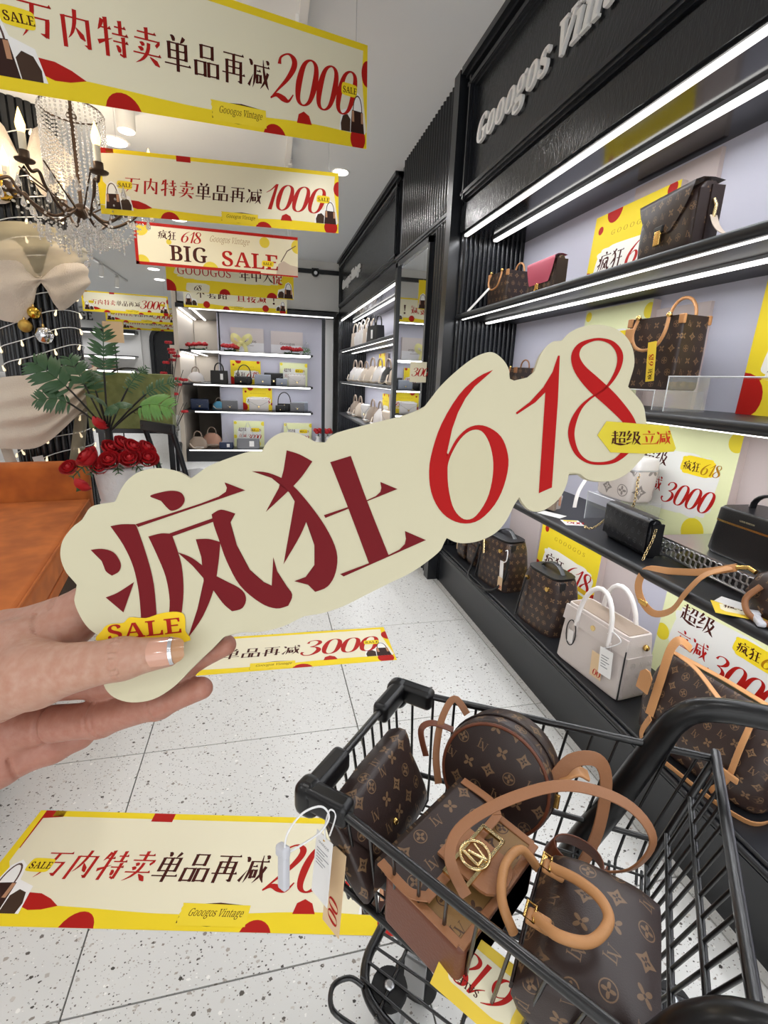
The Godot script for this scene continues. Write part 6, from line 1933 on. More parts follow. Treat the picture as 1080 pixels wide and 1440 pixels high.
	part(d, "side_strap", MB.new().strap(local(d, cpath([0.36, 0.64, 0.212, 0.40, 0.655, 0.216, 0.44, 0.66, 0.222, 0.49, 0.64, 0.226])), 0.016, 0.003, Vector3(0, 0.3, 1)), M("tan_leather"))
	# a leather belt strap coiled beside the bags
	var e := in_cart("coiled_strap", "wide brown leather strap coiled between the backpack and barrel bag", "strap", Vector3(0.395, 0.545, -0.03), Vector3.UP, Vector3(0, 0, 1))
	var coil := []
	for k in 40:
		var an := TAU * 1.6 * k / 39
		coil.append(Vector3(cos(an) * (0.045 - 0.004 * k / 39.0), 0.068 + 0.012 * sin(an * 0.5), sin(an) * 0.032))
	part(e, "band", MB.new().strap(coil, 0.034, 0.003, Vector3.RIGHT), M("brown_leather"))
	part(e, "end", MB.new().strap(smooth(V([-0.03, 0.06, 0.02, -0.02, 0.04, 0.03, 0.0, 0.0, 0.02, 0.02, -0.04, 0.0]), 4), 0.03, 0.003, Vector3.BACK), M("brown_leather"))
	# 5 dark bag with chain down in the corner, seen through the wires
	var f := in_cart("dark_chain_bag", "dark glossy bag with gold chain low in the cart corner behind the price tags", "handbag", Vector3(0.125, 0.495, 0.07), Vector3(0, 1, 0), Vector3(0, 0.1, 1))
	part(f, "body", slab(0.12, 0.07, 0.05, 0.008), M("black_leather"))
	part(f, "strap", MB.new().strap(smooth(V([-0.05, 0.07, 0.02, -0.03, 0.1, 0.03, 0.0, 0.105, 0.035, 0.03, 0.09, 0.03, 0.05, 0.06, 0.03]), 5), 0.012, 0.003, Vector3.BACK), M("brown_leather"))
	chain(f, smooth(V([-0.05, 0.06, 0.035, -0.02, 0.09, 0.04, 0.02, 0.085, 0.045, 0.05, 0.05, 0.04]), 6), 0.006, "gold")
	# tags
	var t := in_cart("price_card", "yellow price card reading 618 upside down behind the cart wires", "price tag", Vector3(0.315, 0.615, 0.165), Vector3(-0.15, -0.65, 0.75), Vector3(0.05, 0.75, 0.66))
	var art := MB.new()
	part(t, "card", MB.new().rbox(Vector3(0.0, 0.04, 0), Vector3(0.12, 0.08, 0.0016), 0.0007), M("tag_yellow"))
	cloud(art, -0.048, 0.012, 0.05, 0.064, CREAM, 0.0011, 8)
	digits(art, "618", -0.045, 0.018, 0.042, RED, 0.0013, 0.58)
	latin(art, "SALE", 0.0, 0.05, 0.008, DARK, 0.0015, {"bold": true})
	clipdisc(art, 0.05, 0.0, 0.012, 0.06, 0.08, RED, 0.0011)
	part(t, "print", art, M("print"))
	var wt := in_cart("hang_tag", "white paper hang tag with fine print at the cart corner", "price tag", Vector3(0.055, 0.594, 0.215), Vector3(-0.1, 1.0, -0.28), Vector3(-0.45, 0.25, 1.0))
	part(wt, "card", MB.new().rbox(Vector3(0, 0.045, 0), Vector3(0.045, 0.095, 0.0012), 0.0005), M("paper"))
	var ta := MB.new()
	latin(ta, "GOOOGOS", -0.014, 0.077, 0.0035, Color("6c6c70"), 0.0009, {"wide": 1.2})
	for k in 6: rect2(ta, -0.017, 0.068 - k * 0.0045, -0.017 + [0.03, 0.022, 0.034, 0.018, 0.026, 0.02][k], 0.0692 - k * 0.0045, Color("8a8a90"), 0.0009)
	part(wt, "print", ta, M("print"))
	part(wt, "eyelet", MB.new().lathe([[0.0025, 0], [0.0025, 0.001]], 10, Vector3(0, 0.086, 0.0)), M("gold"))
	var bt := in_cart("price_card", "beige price card with red figures hanging below the white tag", "price tag", Vector3(0.072, 0.535, 0.208), Vector3(-0.1, 1.0, -0.28), Vector3(-0.45, 0.25, 1.0))
	part(bt, "card", MB.new().rbox(Vector3(0, 0.06, 0), Vector3(0.046, 0.125, 0.0014), 0.0006), M("kraft"))
	var ba := MB.new()
	digits(ba, "00", 0.016, 0.006, 0.026, RED, 0.001, 0.6, 0.2, PI / 2)
	part(bt, "print", ba, M("print"))
	var sc := in_cart("security_tag", "grey plastic security tag hanging on a white cord at the cart corner", "security tag", Vector3(0.022, 0.648, 0.258), Vector3(-0.25, 0.95, 0.0), Vector3(-0.3, 0.2, 1.0))
	part(sc, "body", MB.new().rbox(Vector3(0, 0.018, 0), Vector3(0.018, 0.05, 0.012), 0.004, 3), M("security_tag"))
	part(sc, "head", MB.new().rbox(Vector3(-0.002, 0.046, 0), Vector3(0.024, 0.018, 0.014), 0.005, 3), M("security_tag"))
	part(sc, "cord", MB.new().tube(local(sc, cpath([0.017, 0.697, 0.25, 0.012, 0.715, 0.235, 0.022, 0.735, 0.212, 0.04, 0.737, 0.19, 0.052, 0.72, 0.186, 0.045, 0.70, 0.2, 0.028, 0.69, 0.225, 0.02, 0.692, 0.245])), 0.0016, 6), M("cord_white"))
	part(wt, "cord", MB.new().tube(local(wt, cpath([0.05, 0.682, 0.193, 0.046, 0.70, 0.188, 0.05, 0.728, 0.182, 0.06, 0.722, 0.18, 0.056, 0.69, 0.19])), 0.0013, 6), M("cord_white"))

func chain(o: Node3D, pts: Array, link: float, mt: String) -> void:      # oval links, alternately turned
	var mb := MB.new()
	var ring := MB.new()
	var rp := []
	for k in 8: rp.append(Vector3(cos(TAU * k / 8) * link, sin(TAU * k / 8) * link * 0.62, 0))
	ring.tube(rp, link * 0.2, 4, true)
	var rm := ring.mesh()
	var run := 0.0
	var flip := 0
	for k in pts.size() - 1:
		var a: Vector3 = pts[k]
		var b: Vector3 = pts[k + 1]
		var d := (b - a).normalized()
		var l := (b - a).length()
		while run < l:
			var side := d.cross(Vector3(0.2, 0.3, 1.0)).normalized()
			if flip % 2: side = side.cross(d)
			mb.join(rm, Transform3D(Basis(d, side, d.cross(side)), a + d * run))
			run += link * 1.45
			flip += 1
		run -= l
	part(o, "chain", mb, M(mt))

# ---------------------------------------------------------------- bags and boards on the shelves
# every bag: local y up, z out of its front, x to the right of someone looking at it, base at y = 0
func front_flap(w: float, top: float, bottom: float, zb: float, zf: float, point: float, bow := 0.004) -> MB:   # flap from the back edge over the top and down the front; point > 0 narrows it
	var rows := []
	for i in 13:
		var q := i / 12.0
		var over := minf(q / 0.22, 1.0)
		var dn := maxf(0.0, (q - 0.22) / 0.78)
		var ww := w * (1.0 - point * pow(dn, 1.6))
		var row := []
		for j in 9:
			var u := (j - 4) / 4.0
			row.append(Vector3(ww * u, lerpf(top + 0.006 * sin(PI * over), bottom, dn), lerpf(zb, zf, over) + bow * sin(PI * dn) * (1.0 - u * u) + 0.003))
		rows.append(row)
	return MB.new().grid(rows, false, false, 0)

func arch(x0: float, x1: float, y: float, h: float, z: float, lean := 0.0) -> Array:
	var out := []
	for k in 13:
		var a := PI * k / 12
		out.append(Vector3(lerpf(x0, x1, (1.0 - cos(a)) / 2), y + h * pow(sin(a), 0.8), z + lean * sin(a)))
	return out

func flap_bag(o: Node3D, W: float, H: float, D: float, body: String, flap: String, point := 0.35, clasp := "gold", strap := "") -> void:
	part(o, "body", slab(W, H, D, 0.006), M(body))
	part(o, "flap", front_flap(W / 2 * 0.985, H, H * 0.34, -D / 2, D / 2 + 0.004, point), M(flap))
	part(o, "clasp", MB.new().rbox(Vector3(0, H * 0.35, D / 2 + 0.014), Vector3(W * 0.09, H * 0.16, 0.008), 0.002), M(clasp))
	if strap:
		part(o, "strap", MB.new().strap(smooth(V([-W * 0.48, H * 0.85, 0, -W * 0.3, H * 1.25, -0.01, 0, H * 1.4, -0.015, W * 0.3, H * 1.25, -0.01, W * 0.48, H * 0.85, 0]), 4), 0.01, 0.003, Vector3.BACK), M(strap))

func box_tote(o: Node3D, W: float, H: float, D: float, body: String, leather: String, front_down := true) -> void:
	part(o, "body", MB.new().loft([[0.0, W / 2 * 0.96, D / 2 * 0.92], [0.008, W / 2, D / 2], [H * 0.5, W / 2 * 1.005, D / 2 * 1.02], [H, W / 2, D / 2 * 0.95]], 16.0, 32), M(body))
	part(o, "lining", MB.new().boxb(Vector3(-W / 2 * 0.93, H, -D / 2 * 0.82), Vector3(W / 2 * 0.93, H + 0.002, D / 2 * 0.82)), M("dark_brown"))
	for s in [-1, 1]:
		for z in [-1, 1]: part(o, "corner_tab", MB.new().rbox(Vector3(s * W / 2 * 0.94, H - 0.012, z * D / 2 * 0.93), Vector3(0.022, 0.03, 0.012), 0.003), M(leather))
	var zf := D / 2 + 0.008
	var pts: Array
	if front_down:
		pts = smooth(V([-W * 0.28, H * 0.99, zf, -W * 0.3, H * 0.78, zf + 0.012, -W * 0.2, H * 0.6, zf + 0.016, 0, H * 0.54, zf + 0.018, W * 0.2, H * 0.6, zf + 0.016, W * 0.3, H * 0.78, zf + 0.012, W * 0.28, H * 0.99, zf]), 4)
	else:
		pts = arch(-W * 0.26, W * 0.26, H * 0.86, H * 0.5, zf)
	var h := part(o, "handle", MB.new().tube(pts, W * 0.026, 8), M(leather))
	for k in [0, -1]: part(h, "ring", MB.new().ball(pts[k] + Vector3(0, 0.004, 0), W * 0.045, 8), M("gold"))
	part(o, "handle", MB.new().tube(arch(-W * 0.24, W * 0.24, H * 0.97, H * 0.34, -D / 2), W * 0.026, 8), M(leather))

func bucket_bag(o: Node3D, W: float, H: float, D: float, body: String, trim: String) -> void:
	var lv := []
	for k in 11:
		var q := k / 10.0
		lv.append([H * q, W / 2 * (1.06 - 0.1 * q + 0.06 * sin(PI * q) - 0.12 * pow(maxf(0, q - 0.75) / 0.25, 2)), D / 2 * (1.1 - 0.25 * q + 0.05 * sin(PI * q))])
	part(o, "body", MB.new().loft(lv, 4.0, 32), M(body))
	part(o, "opening", MB.new().loft([[H, W / 2 * 0.82, D / 2 * 0.78], [H + 0.012, W / 2 * 0.86, D / 2 * 0.8]], 4.0, 24), M("black_leather"))
	for s in [-1, 1]:
		part(o, "eyelet", MB.new().tube([Vector3(s * W * 0.28, H * 0.83, D / 2 * 0.9), Vector3(s * W * 0.28, H * 0.83, D / 2 * 1.02)], 0.011, 10), M("gold"))
	part(o, "drawstring", MB.new().tube(smooth(V([-W * 0.28, H * 0.83, D * 0.52, -W * 0.3, H * 0.55, D * 0.6, -W * 0.34, H * 0.25, D * 0.64, -W * 0.38, H * 0.05, D * 0.64]), 5), 0.005, 7), M(trim))
	part(o, "side_tab", MB.new().rbox(Vector3(W * 0.46, H * 0.86, D * 0.2), Vector3(0.01, 0.07, 0.03), 0.004), M(trim))
	part(o, "shoulder_strap", MB.new().strap(smooth(V([-W * 0.44, H * 0.9, 0, -W * 0.2, H * 1.12, -D * 0.1, W * 0.1, H * 1.14, -D * 0.1, W * 0.42, H * 0.92, 0]), 5), 0.022, 0.004, Vector3.UP), M(trim))

func on_shelf(called: String, label: String, z: float, x: float, y: float, turn := 0.0) -> Node3D:
	return thing(called, label, "handbag", Vector3(x, y + 0.0005, z), -PI / 2 + turn, "handbags on the near right shelving")

func hang_tag(o: Node3D, at: Vector3, w: float, h: float, mt: String, turn: Vector3, ink := true) -> void:
	var t := part(o, "hang_tag", MB.new().rbox(Vector3(0, -h / 2, 0), Vector3(w, h, 0.0016), 0.0006), M(mt), at)
	t.rotation = turn
	if ink:
		var a := MB.new()
		if mt == "tag_yellow":
			hanzi(a, "疯狂", w * 0.3, -h * 0.96, w * 0.56, DARK, 0.0012, 1.0, 0.0, PI / 2)
			digits(a, "618", w * 0.32, -h * 0.62, w * 0.62, RED, 0.0012, 0.56, 0.2, PI / 2)
		elif mt == "kraft": digits(a, "618" if mt == "tag_yellow" else "00", -w * 0.28, -h * 0.92, w * 0.5, RED if mt == "kraft" else DARK, 0.0012, 0.6, 0.2, 0.0)
		else:
			for k in 5: rect2(a, -w * 0.35, -h * (0.3 + 0.1 * k), -w * 0.35 + w * [0.6, 0.5, 0.66, 0.4, 0.55][k], -h * (0.27 + 0.1 * k), Color("85858a"), 0.0012)
		part(t, "tag_print", a, M("print"))

# display boards: shallow printed boxes standing against the back panel
func board(label: String, kind: String, at: Vector3, turn: float, w: float, h: float, tilt := 0.0, group := "printed display boards", deep := 0.045) -> Node3D:
	var o := thing("display_board", label, "display board", at, turn, group)
	o.rotation.x = 0.0
	o.basis = o.basis * Basis(Vector3.RIGHT, -tilt)
	part(o, "box", MB.new().boxb(Vector3(-w / 2, 0, -deep), Vector3(w / 2, h, 0)), M("board_edge"))
	var a := MB.new()
	var x0 := -w / 2
	a.t = Transform3D(Basis(), Vector3(x0, 0, 0))
	match kind:
		"yellow":
			rect2(a, 0, 0, w, h, Color("efd532"))
			clipdisc(a, w * 0.26, h, w * 0.1, w, h, RED, 0.0004); clipdisc(a, w * 0.1, h * 0.82, w * 0.035, w, h, RED, 0.0004); clipdisc(a, w * 0.92, h * 0.95, w * 0.05, w, h, RED, 0.0004)
			clipdisc(a, 0, h * 0.12, w * 0.16, w, h, RED, 0.0004); clipdisc(a, w * 0.5, h * 0.06, w * 0.06, w, h, RED, 0.0004); clipdisc(a, w, h * 0.28, w * 0.05, w, h, RED, 0.0004)
			latin(a, "G O O O G O S", w * 0.26, h * 0.72, h * 0.05, Color("b58f1e"), 0.0006, {"slant": 0.15, "wide": w / h * 1.15})
			cloud(a, w * 0.1, h * 0.22, w * 0.96, h * 0.6, Color("f3f0e6"), 0.0006, 12)
			hanzi(a, "疯狂", w * 0.14, h * 0.3, w * 0.17, DARK, 0.0009, 1.02, 0.08)
			digits(a, "618", w * 0.5, h * 0.27, w * 0.215, RED, 0.0009, 0.58)
			rect2(a, w * 0.76, h * 0.27, w * 0.9, h * 0.33, Color("e4b92c"), 0.0012)
		"pale":
			rect2(a, 0, 0, w, h, Color("e8ebb8"))
			for q in [[0.97, 0.9, 0.07], [0.06, 0.93, 0.05], [0.78, 0.12, 0.1], [0.04, 0.4, 0.06]]: clipdisc(a, w * q[0], h * q[1], w * q[2], w, h, Color("e8d43a"), 0.0004)
			cloud(a, w * 0.1, h * 0.22, w * 0.9, h * 0.76, Color("e9e8e2"), 0.0006, 14)
			hanzi(a, "超级", w * 0.15, h * 0.6, w * 0.13, DARK, 0.0009, 1.02)
			hanzi(a, "立减", w * 0.15, h * 0.36, w * 0.13, RED, 0.0009, 1.02)
			digits(a, "3000", w * 0.42, h * 0.29, w * 0.17, RED, 0.0009, 0.56)
			cloud(a, w * 0.55, h * 0.58, w * 0.85, h * 0.74, YELLOW, 0.001, 8)
			hanzi(a, "疯狂", w * 0.575, h * 0.61, w * 0.075, DARK, 0.0013, 1.0); digits(a, "618", w * 0.725, h * 0.6, w * 0.09, Color("b07a10"), 0.0013)
		"plain":
			rect2(a, 0, 0, w, h, Color("cdbfbb"))
		"brand":
			rect2(a, 0, 0, w, h, Color("ddd2d0")); rect2(a, 0, 0, w, h * 0.42, Color("eeecef"), 0.0003)
			latin(a, "Gooogos", w * 0.28, h * 0.42, h * 0.11, Color("4a3a38"), 0.0006, {"tail": true, "wide": 1.1})
			latin(a, "VINTAGE", w * 0.4, h * 0.28, h * 0.05, Color("8a7c78"), 0.0006, {"wide": 1.3})
	a.t = Transform3D.IDENTITY
	part(o, "print", a, M("print"))
	return o

func right_goods() -> void:
	var R := -PI / 2
	var o: Node3D
	# top shelf
	var y := 1.765
	o = on_shelf("box_tote", "small monogram box tote at the reeded end of the top shelf", -2.8, 1.36, y, 0.1)
	box_tote(o, 0.2, 0.2, 0.14, "monogram", "light_tan_leather")
	hang_tag(o, Vector3(-0.03, 0.12, 0.1), 0.035, 0.17, "paper", Vector3(-0.6, 0, -0.5), false)
	o = on_shelf("flap_clutch", "monogram clutch with a raspberry pink flap on the top shelf", -2.34, 1.33, y, 0.0)
	part(o, "body", slab(0.26, 0.175, 0.055, 0.004), M("monogram"))
	part(o, "flap", front_flap(0.127, 0.177, 0.07, -0.03, 0.032, 0.32), M("pink_leather"))
	part(o, "side_gusset", MB.new().boxb(Vector3(0.115, 0.01, -0.03), Vector3(0.132, 0.16, 0.026)), M("dark_brown"))
	part(o, "clasp", MB.new().rbox(Vector3(0, 0.056, 0.042), Vector3(0.03, 0.03, 0.008), 0.003), M("gold"))
	part(o, "clasp_ring", MB.new().tube([Vector3(-0.01, 0.045, 0.048), Vector3(0, 0.03, 0.05), Vector3(0.01, 0.045, 0.048)], 0.004, 6), M("gold"))
	board("yellow 618 display board standing on the top shelf", "yellow", Vector3(1.505, y, -2.03), R, 0.5, 0.36, 0.06)
	board("plain pale board standing behind the yellow board on the top shelf", "plain", Vector3(1.545, y, -1.86), R, 0.42, 0.42, 0.02, "printed display boards", 0.02)
	o = on_shelf("messenger_bag", "monogram messenger bag with pointed flap and black top handle on the top shelf", -1.52, 1.31, y, -0.12)
	part(o, "body", slab(0.27, 0.2, 0.085, 0.006), M("monogram"))
	part(o, "flap", front_flap(0.134, 0.205, 0.085, -0.045, 0.05, 0.62, 0.006), M("monogram"))
	part(o, "gusset", MB.new().boxb(Vector3(0.128, 0.01, -0.04), Vector3(0.14, 0.19, 0.0)).boxb(Vector3(0.128, 0.01, 0.006), Vector3(0.138, 0.18, 0.036)), M("dark_brown"))
	var cl := part(o, "clasp", MB.new().rbox(Vector3(0, 0.075, 0.058), Vector3(0.03, 0.045, 0.01), 0.003), M("gold"))
	part(cl, "clasp_tab", MB.new().rbox(Vector3(0, 0.1, 0.057), Vector3(0.042, 0.02, 0.01), 0.003), M("black_leather"))
	part(o, "top_handle", MB.new().tube(arch(-0.09, 0.07, 0.2, 0.035, -0.03), 0.008, 8), M("black_leather"))
	part(o, "strap_clip", MB.new().tube(V([0.142, 0.15, -0.01, 0.155, 0.13, -0.01, 0.152, 0.1, -0.01]), 0.006, 7), M("pale_gold"))
	part(o, "strap", MB.new().strap(smooth(V([0.152, 0.105, -0.01, 0.175, 0.07, -0.01, 0.23, 0.035, 0.0, 0.3, 0.015, 0.0, 0.4, 0.006, -0.02, 0.45, 0.05, -0.08]), 5), 0.025, 0.003, Vector3.UP), M("cream_leather"))
	# second shelf
	y = 1.30
	o = on_shelf("box_tote", "little monogram box tote at the far end of the second shelf", -2.6, 1.36, y, 0.15)
	box_tote(o, 0.16, 0.15, 0.12, "monogram", "tan_leather")
	board("pale yellow display board with dots behind the held sign", "pale", Vector3(1.52, y, -2.05), R, 0.44, 0.42, 0.03)
	board("blank pink-grey board standing behind the brown tote", "plain", Vector3(1.555, y, -1.72), R, 0.3, 0.38, 0.0, "printed display boards", 0.02)
	var st := thing("acrylic_riser", "clear acrylic riser under the brown box tote", "display stand", Vector3(1.38, y, -1.6), R, "clear acrylic risers")
	acrylic(st, 0.3, 0.065, 0.2)
	o = on_shelf("box_tote", "brown monogram box tote with tan handles standing on the acrylic riser", -1.56, 1.38, y + 0.067, 0.12)
	box_tote(o, 0.225, 0.24, 0.125, "monogram", "light_tan_leather")
	part(o, "fob", MB.new().rbox(Vector3(-0.07, 0.18, 0.095), Vector3(0.035, 0.05, 0.006), 0.003, 2), M("light_tan_leather"))
	hang_tag(o, Vector3(0.05, 0.155, 0.11), 0.034, 0.13, "tag_yellow", Vector3(0.0, 0, 0.12))
	var st2 := thing("acrylic_riser", "clear acrylic riser standing empty before the yellow board", "display stand", Vector3(1.34, y, -1.18), R, "clear acrylic risers")
	acrylic(st2, 0.4, 0.11, 0.16)
	board("yellow 618 display board at the right end of the second shelf", "yellow", Vector3(1.52, y, -1.1), R, 0.5, 0.43, 0.03)
	# third shelf
	y = 0.815
	o = on_shelf("mini_satchel", "little white bag with tan handle lying at the far end of the third shelf", -2.02, 1.27, y, 0.3)
	part(o, "body", MB.new().loft([[0, 0.08, 0.045], [0.06, 0.085, 0.045], [0.09, 0.06, 0.01]], 5.0, 24), M("cream_monogram"))
	part(o, "handle", MB.new().strap(smooth(V([0.0, 0.08, 0.02, 0.02, 0.13, 0.02, 0.08, 0.135, 0.02, 0.115, 0.09, 0.03, 0.12, 0.03, 0.03]), 5), 0.014, 0.003, Vector3.BACK), M("blush_leather"))
	part(o, "flap", MB.new().rbox(Vector3(0.07, 0.035, 0.05), Vector3(0.09, 0.06, 0.02), 0.006), M("taupe_leather"))
	chain(o, smooth(V([-0.09, 0.02, 0.04, -0.13, 0.008, 0.05, -0.17, 0.008, 0.04, -0.19, 0.008, 0.0]), 6), 0.007, "pale_gold")
	part(o, "clasp", MB.new().rbox(Vector3(0.0, 0.06, 0.05), Vector3(0.012, 0.05, 0.006), 0.002), M("white_leather"))
	for q in [["blank white paper tag lying on the third shelf edge", "paper", -1.86, 1.22, 0.5, 0.11, 0.06], ["white and red price tag lying on the third shelf beside the quilted bag", "paper", -1.73, 1.235, 1.3, 0.075, 0.075]]:
		var tg := thing("paper_tag", q[0], "price tag", Vector3(q[3], y + 0.0015, q[2]), R + q[4], "tags lying on the third shelf")
		part(tg, "card", MB.new().rbox(Vector3.ZERO, Vector3(q[5], 0.0016, q[6]), 0.0006), M(q[1]))
		if q[4] > 1.0:
			var pr := MB.new()
			pr.t = Transform3D(Basis(Vector3.RIGHT, -PI / 2), Vector3(0, 0.0009, 0))
			digits(pr, "900", -0.03, -0.024, 0.036, RED, 0.0002, 0.55); cloud(pr, -0.03, 0.016, 0.03, 0.034, YELLOW, 0.0002, 6)
			part(tg, "print", pr, M("print"))
	var st3 := thing("acrylic_riser", "tall clear acrylic stand holding the cream vanity pouch", "display stand", Vector3(1.42, y, -1.68), R, "clear acrylic risers")
	acrylic(st3, 0.24, 0.12, 0.16)
	o = on_shelf("vanity_pouch", "cream monogram vanity pouch with a large flower print on the clear stand", -1.68, 1.42, y + 0.122, 0.0)
	part(o, "body", MB.new().loft([[0, 0.1, 0.06], [0.01, 0.108, 0.066], [0.12, 0.114, 0.07], [0.125, 0.112, 0.068]], 4.0, 32), M("cream_monogram"))
	part(o, "lid", MB.new().loft([[0.128, 0.113, 0.069], [0.16, 0.113, 0.069], [0.172, 0.105, 0.062]], 4.0, 32), M("white_leather"))
	part(o, "zip", MB.new().loft([[0.124, 0.1145, 0.0705], [0.129, 0.1145, 0.0705]], 4.0, 32), M("steel"))
	part(o, "top_handle", MB.new().tube(arch(-0.04, 0.04, 0.17, 0.03, 0.0), 0.005, 7), M("black_leather"))
	chain(o, smooth(V([0.11, 0.11, 0.04, 0.125, 0.02, 0.05, 0.12, -0.06, 0.06, 0.14, -0.112, 0.08]), 6), 0.008, "pale_gold")
	part(o, "chain_strap", MB.new().strap(smooth(V([0.14, -0.112, 0.08, 0.19, -0.117, 0.07, 0.22, -0.117, 0.02, 0.17, -0.117, -0.05, 0.08, -0.118, -0.06]), 5), 0.016, 0.003, Vector3.UP), M("white_leather"))
	part(o, "white_strap", MB.new().strap(smooth(V([-0.11, 0.1, 0.05, -0.13, 0.06, 0.08, -0.1, 0.0, 0.14, -0.07, -0.06, 0.17]), 5), 0.016, 0.003, Vector3.BACK), M("white_leather"))
	o = on_shelf("quilted_flap_bag", "black embossed flap bag with gold chain on the third shelf", -1.43, 1.27, y, -0.1)
	part(o, "body", slab(0.25, 0.13, 0.05, 0.006), M("quilted_black"))
	part(o, "flap", front_flap(0.124, 0.134, 0.022, -0.028, 0.031, 0.0, 0.006), M("quilted_black"))
	part(o, "gusset", MB.new().boxb(Vector3(0.119, 0.01, -0.024), Vector3(0.1275, 0.12, 0.02)), M("black_leather"))
	chain(o, smooth(V([0.131, 0.1, 0.01, 0.138, 0.07, 0.02, 0.14, 0.03, 0.035, 0.15, 0.008, 0.05]), 6), 0.007, "pale_gold")
	chain(o, smooth(V([-0.128, 0.07, 0.02, -0.16, 0.02, 0.05, -0.2, 0.01, 0.06, -0.23, 0.008, 0.04]), 6), 0.007, "pale_gold")
	board("pale board with red noughts behind the cream vanity pouch", "pale", Vector3(1.52, y, -1.56), R, 0.5, 0.435, 0.03)
	board("narrow plain board standing behind the pale board of the third shelf", "plain", Vector3(1.56, y, -1.3), R, 0.26, 0.42, 0.0, "printed display boards", 0.02)
	# silver openwork tray with a black vanity case
	var tr := thing("openwork_tray", "silver tray with openwork ring sides and little ball feet", "tray", Vector3(1.40, y, -1.13), R - 0.05)
	part(tr, "top", MB.new().boxb(Vector3(-0.2, 0.068, -0.11), Vector3(0.2, 0.074, 0.11)), M("steel"))
	part(tr, "bottom_rim", MB.new().tube(V([-0.2, 0.016, 0.11, 0.2, 0.016, 0.11, 0.2, 0.016, -0.11, -0.2, 0.016, -0.11]), 0.004, 6, true), M("steel"))
	var rg := MB.new()
	var rp := []
	for p in ring_path(0.0125, 0, 12): rp.append(Vector3(p.x, p.z, 0))
	rg.tube(rp, 0.0026, 5, true)
	var rgm := rg.mesh()
	for k in 19:
		for j in 2:
			part(tr, "ring", rgm, M("steel"), Vector3(-0.189 + 0.021 * k + (0.0105 if j else 0.0) * 0.9, 0.031 + 0.023 * j, 0.11))
	for k in 10:
		for j in 2:
			for s in [-1, 1]:
				var rr := part(tr, "ring", rgm, M("steel"), Vector3(0.2 * s, 0.031 + 0.023 * j, -0.095 + 0.021 * k))
				rr.rotation.y = PI / 2
	for sx in [-1, 1]:
		for sz in [-1, 1]: part(tr, "foot", MB.new().ball(Vector3(0.19 * sx, 0.008, 0.1 * sz), 0.008, 10), M("steel"))
	o = on_shelf("vanity_case", "black leather vanity case with top handle on the silver tray", -1.06, 1.41, y + 0.0745, -0.05)
	part(o, "body", MB.new().loft([[0, 0.125, 0.08], [0.01, 0.13, 0.085], [0.1, 0.12, 0.08]], 7.0, 36), M("black_leather"))
	part(o, "zip", MB.new().loft([[0.1, 0.1215, 0.0815], [0.106, 0.1215, 0.0815]], 7.0, 36), M("gold"))
	part(o, "lid", MB.new().loft([[0.106, 0.121, 0.081], [0.138, 0.119, 0.079], [0.146, 0.112, 0.072]], 7.0, 36), M("black_leather"))
	part(o, "top_handle", MB.new().strap(arch(-0.07, 0.07, 0.146, 0.05, 0.0), 0.022, 0.008, Vector3.UP), M("black_leather"))
	part(o, "stud", MB.new().ball(Vector3(-0.075, 0.152, 0.0), 0.007, 8), M("steel"))
	var va := MB.new()
	latin(va, "LOUIS VUITTON", -0.026, 0.118, 0.0045, Color("d6c8a0"), 0.0825, {})
	part(o, "stamp", va, M("print"))
	o = on_shelf("tan_strap_bag", "monogram bag at the front of the third shelf, its tan strap hanging down", -0.84, 1.27, y, 0.0)
	part(o, "body", MB.new().loft([[0, 0.1, 0.05], [0.05, 0.115, 0.06], [0.1, 0.1, 0.045], [0.12, 0.07, 0.012]], 4.0, 28), M("monogram"))
	part(o, "handle", MB.new().tube(smooth(V([-0.06, 0.08, 0.055, -0.075, 0.04, 0.075, -0.05, 0.01, 0.085, 0.0, 0.008, 0.085, 0.03, 0.04, 0.075]), 5), 0.008, 8), M("tan_leather"))
	part(o, "clip", MB.new().tube(V([-0.1, 0.1, 0.03, -0.12, 0.105, 0.03, -0.15, 0.095, 0.035]), 0.007, 7), M("gold"))
	part(o, "shoulder_strap", MB.new().strap(smooth(V([-0.15, 0.095, 0.035, -0.23, 0.05, 0.06, -0.33, 0.012, 0.06, -0.38, 0.0, 0.1, -0.385, -0.045, 0.122, -0.36, -0.09, 0.125, -0.3, -0.11, 0.127, -0.24, -0.07, 0.125, -0.21, 0.0, 0.12, -0.19, 0.06, 0.09, -0.16, 0.09, 0.04]), 5), 0.022, 0.004, Vector3(0, 0.4, 1)), M("light_tan_leather"))
	part(o, "buckle", MB.new().rbox(Vector3(-0.345, -0.095, 0.13), Vector3(0.035, 0.016, 0.008), 0.003), M("gold"))
	for q in [["tag_yellow", "yellow 618 price card on the third shelf beneath the white tag", -0.92, 1.2, 0.9, 0.13, 0.085], ["paper", "white blank price tag on the yellow card on the third shelf", -0.94, 1.225, 0.4, 0.12, 0.05]]:
		var tg := thing("price_card", q[1], "price tag", Vector3(q[3], y + (0.0015 if q[0] == "tag_yellow" else 0.0034), q[2]), R + q[4], "tags lying on the third shelf")
		part(tg, "card", MB.new().rbox(Vector3.ZERO, Vector3(q[5], 0.0016, q[6]), 0.0006), M(q[0]))
		if q[0] == "tag_yellow":
			var pr := MB.new()
			pr.t = Transform3D(Basis(Vector3.RIGHT, -PI / 2), Vector3(0, 0.0009, 0))
			cloud(pr, -0.05, -0.025, 0.04, 0.03, CREAM, 0.0002, 8); hanzi(pr, "疯狂", -0.04, 0.0, 0.028, DARK, 0.0004); digits(pr, "618", 0.0, -0.02, 0.03, RED, 0.0004)
			part(tg, "print", pr, M("print"))
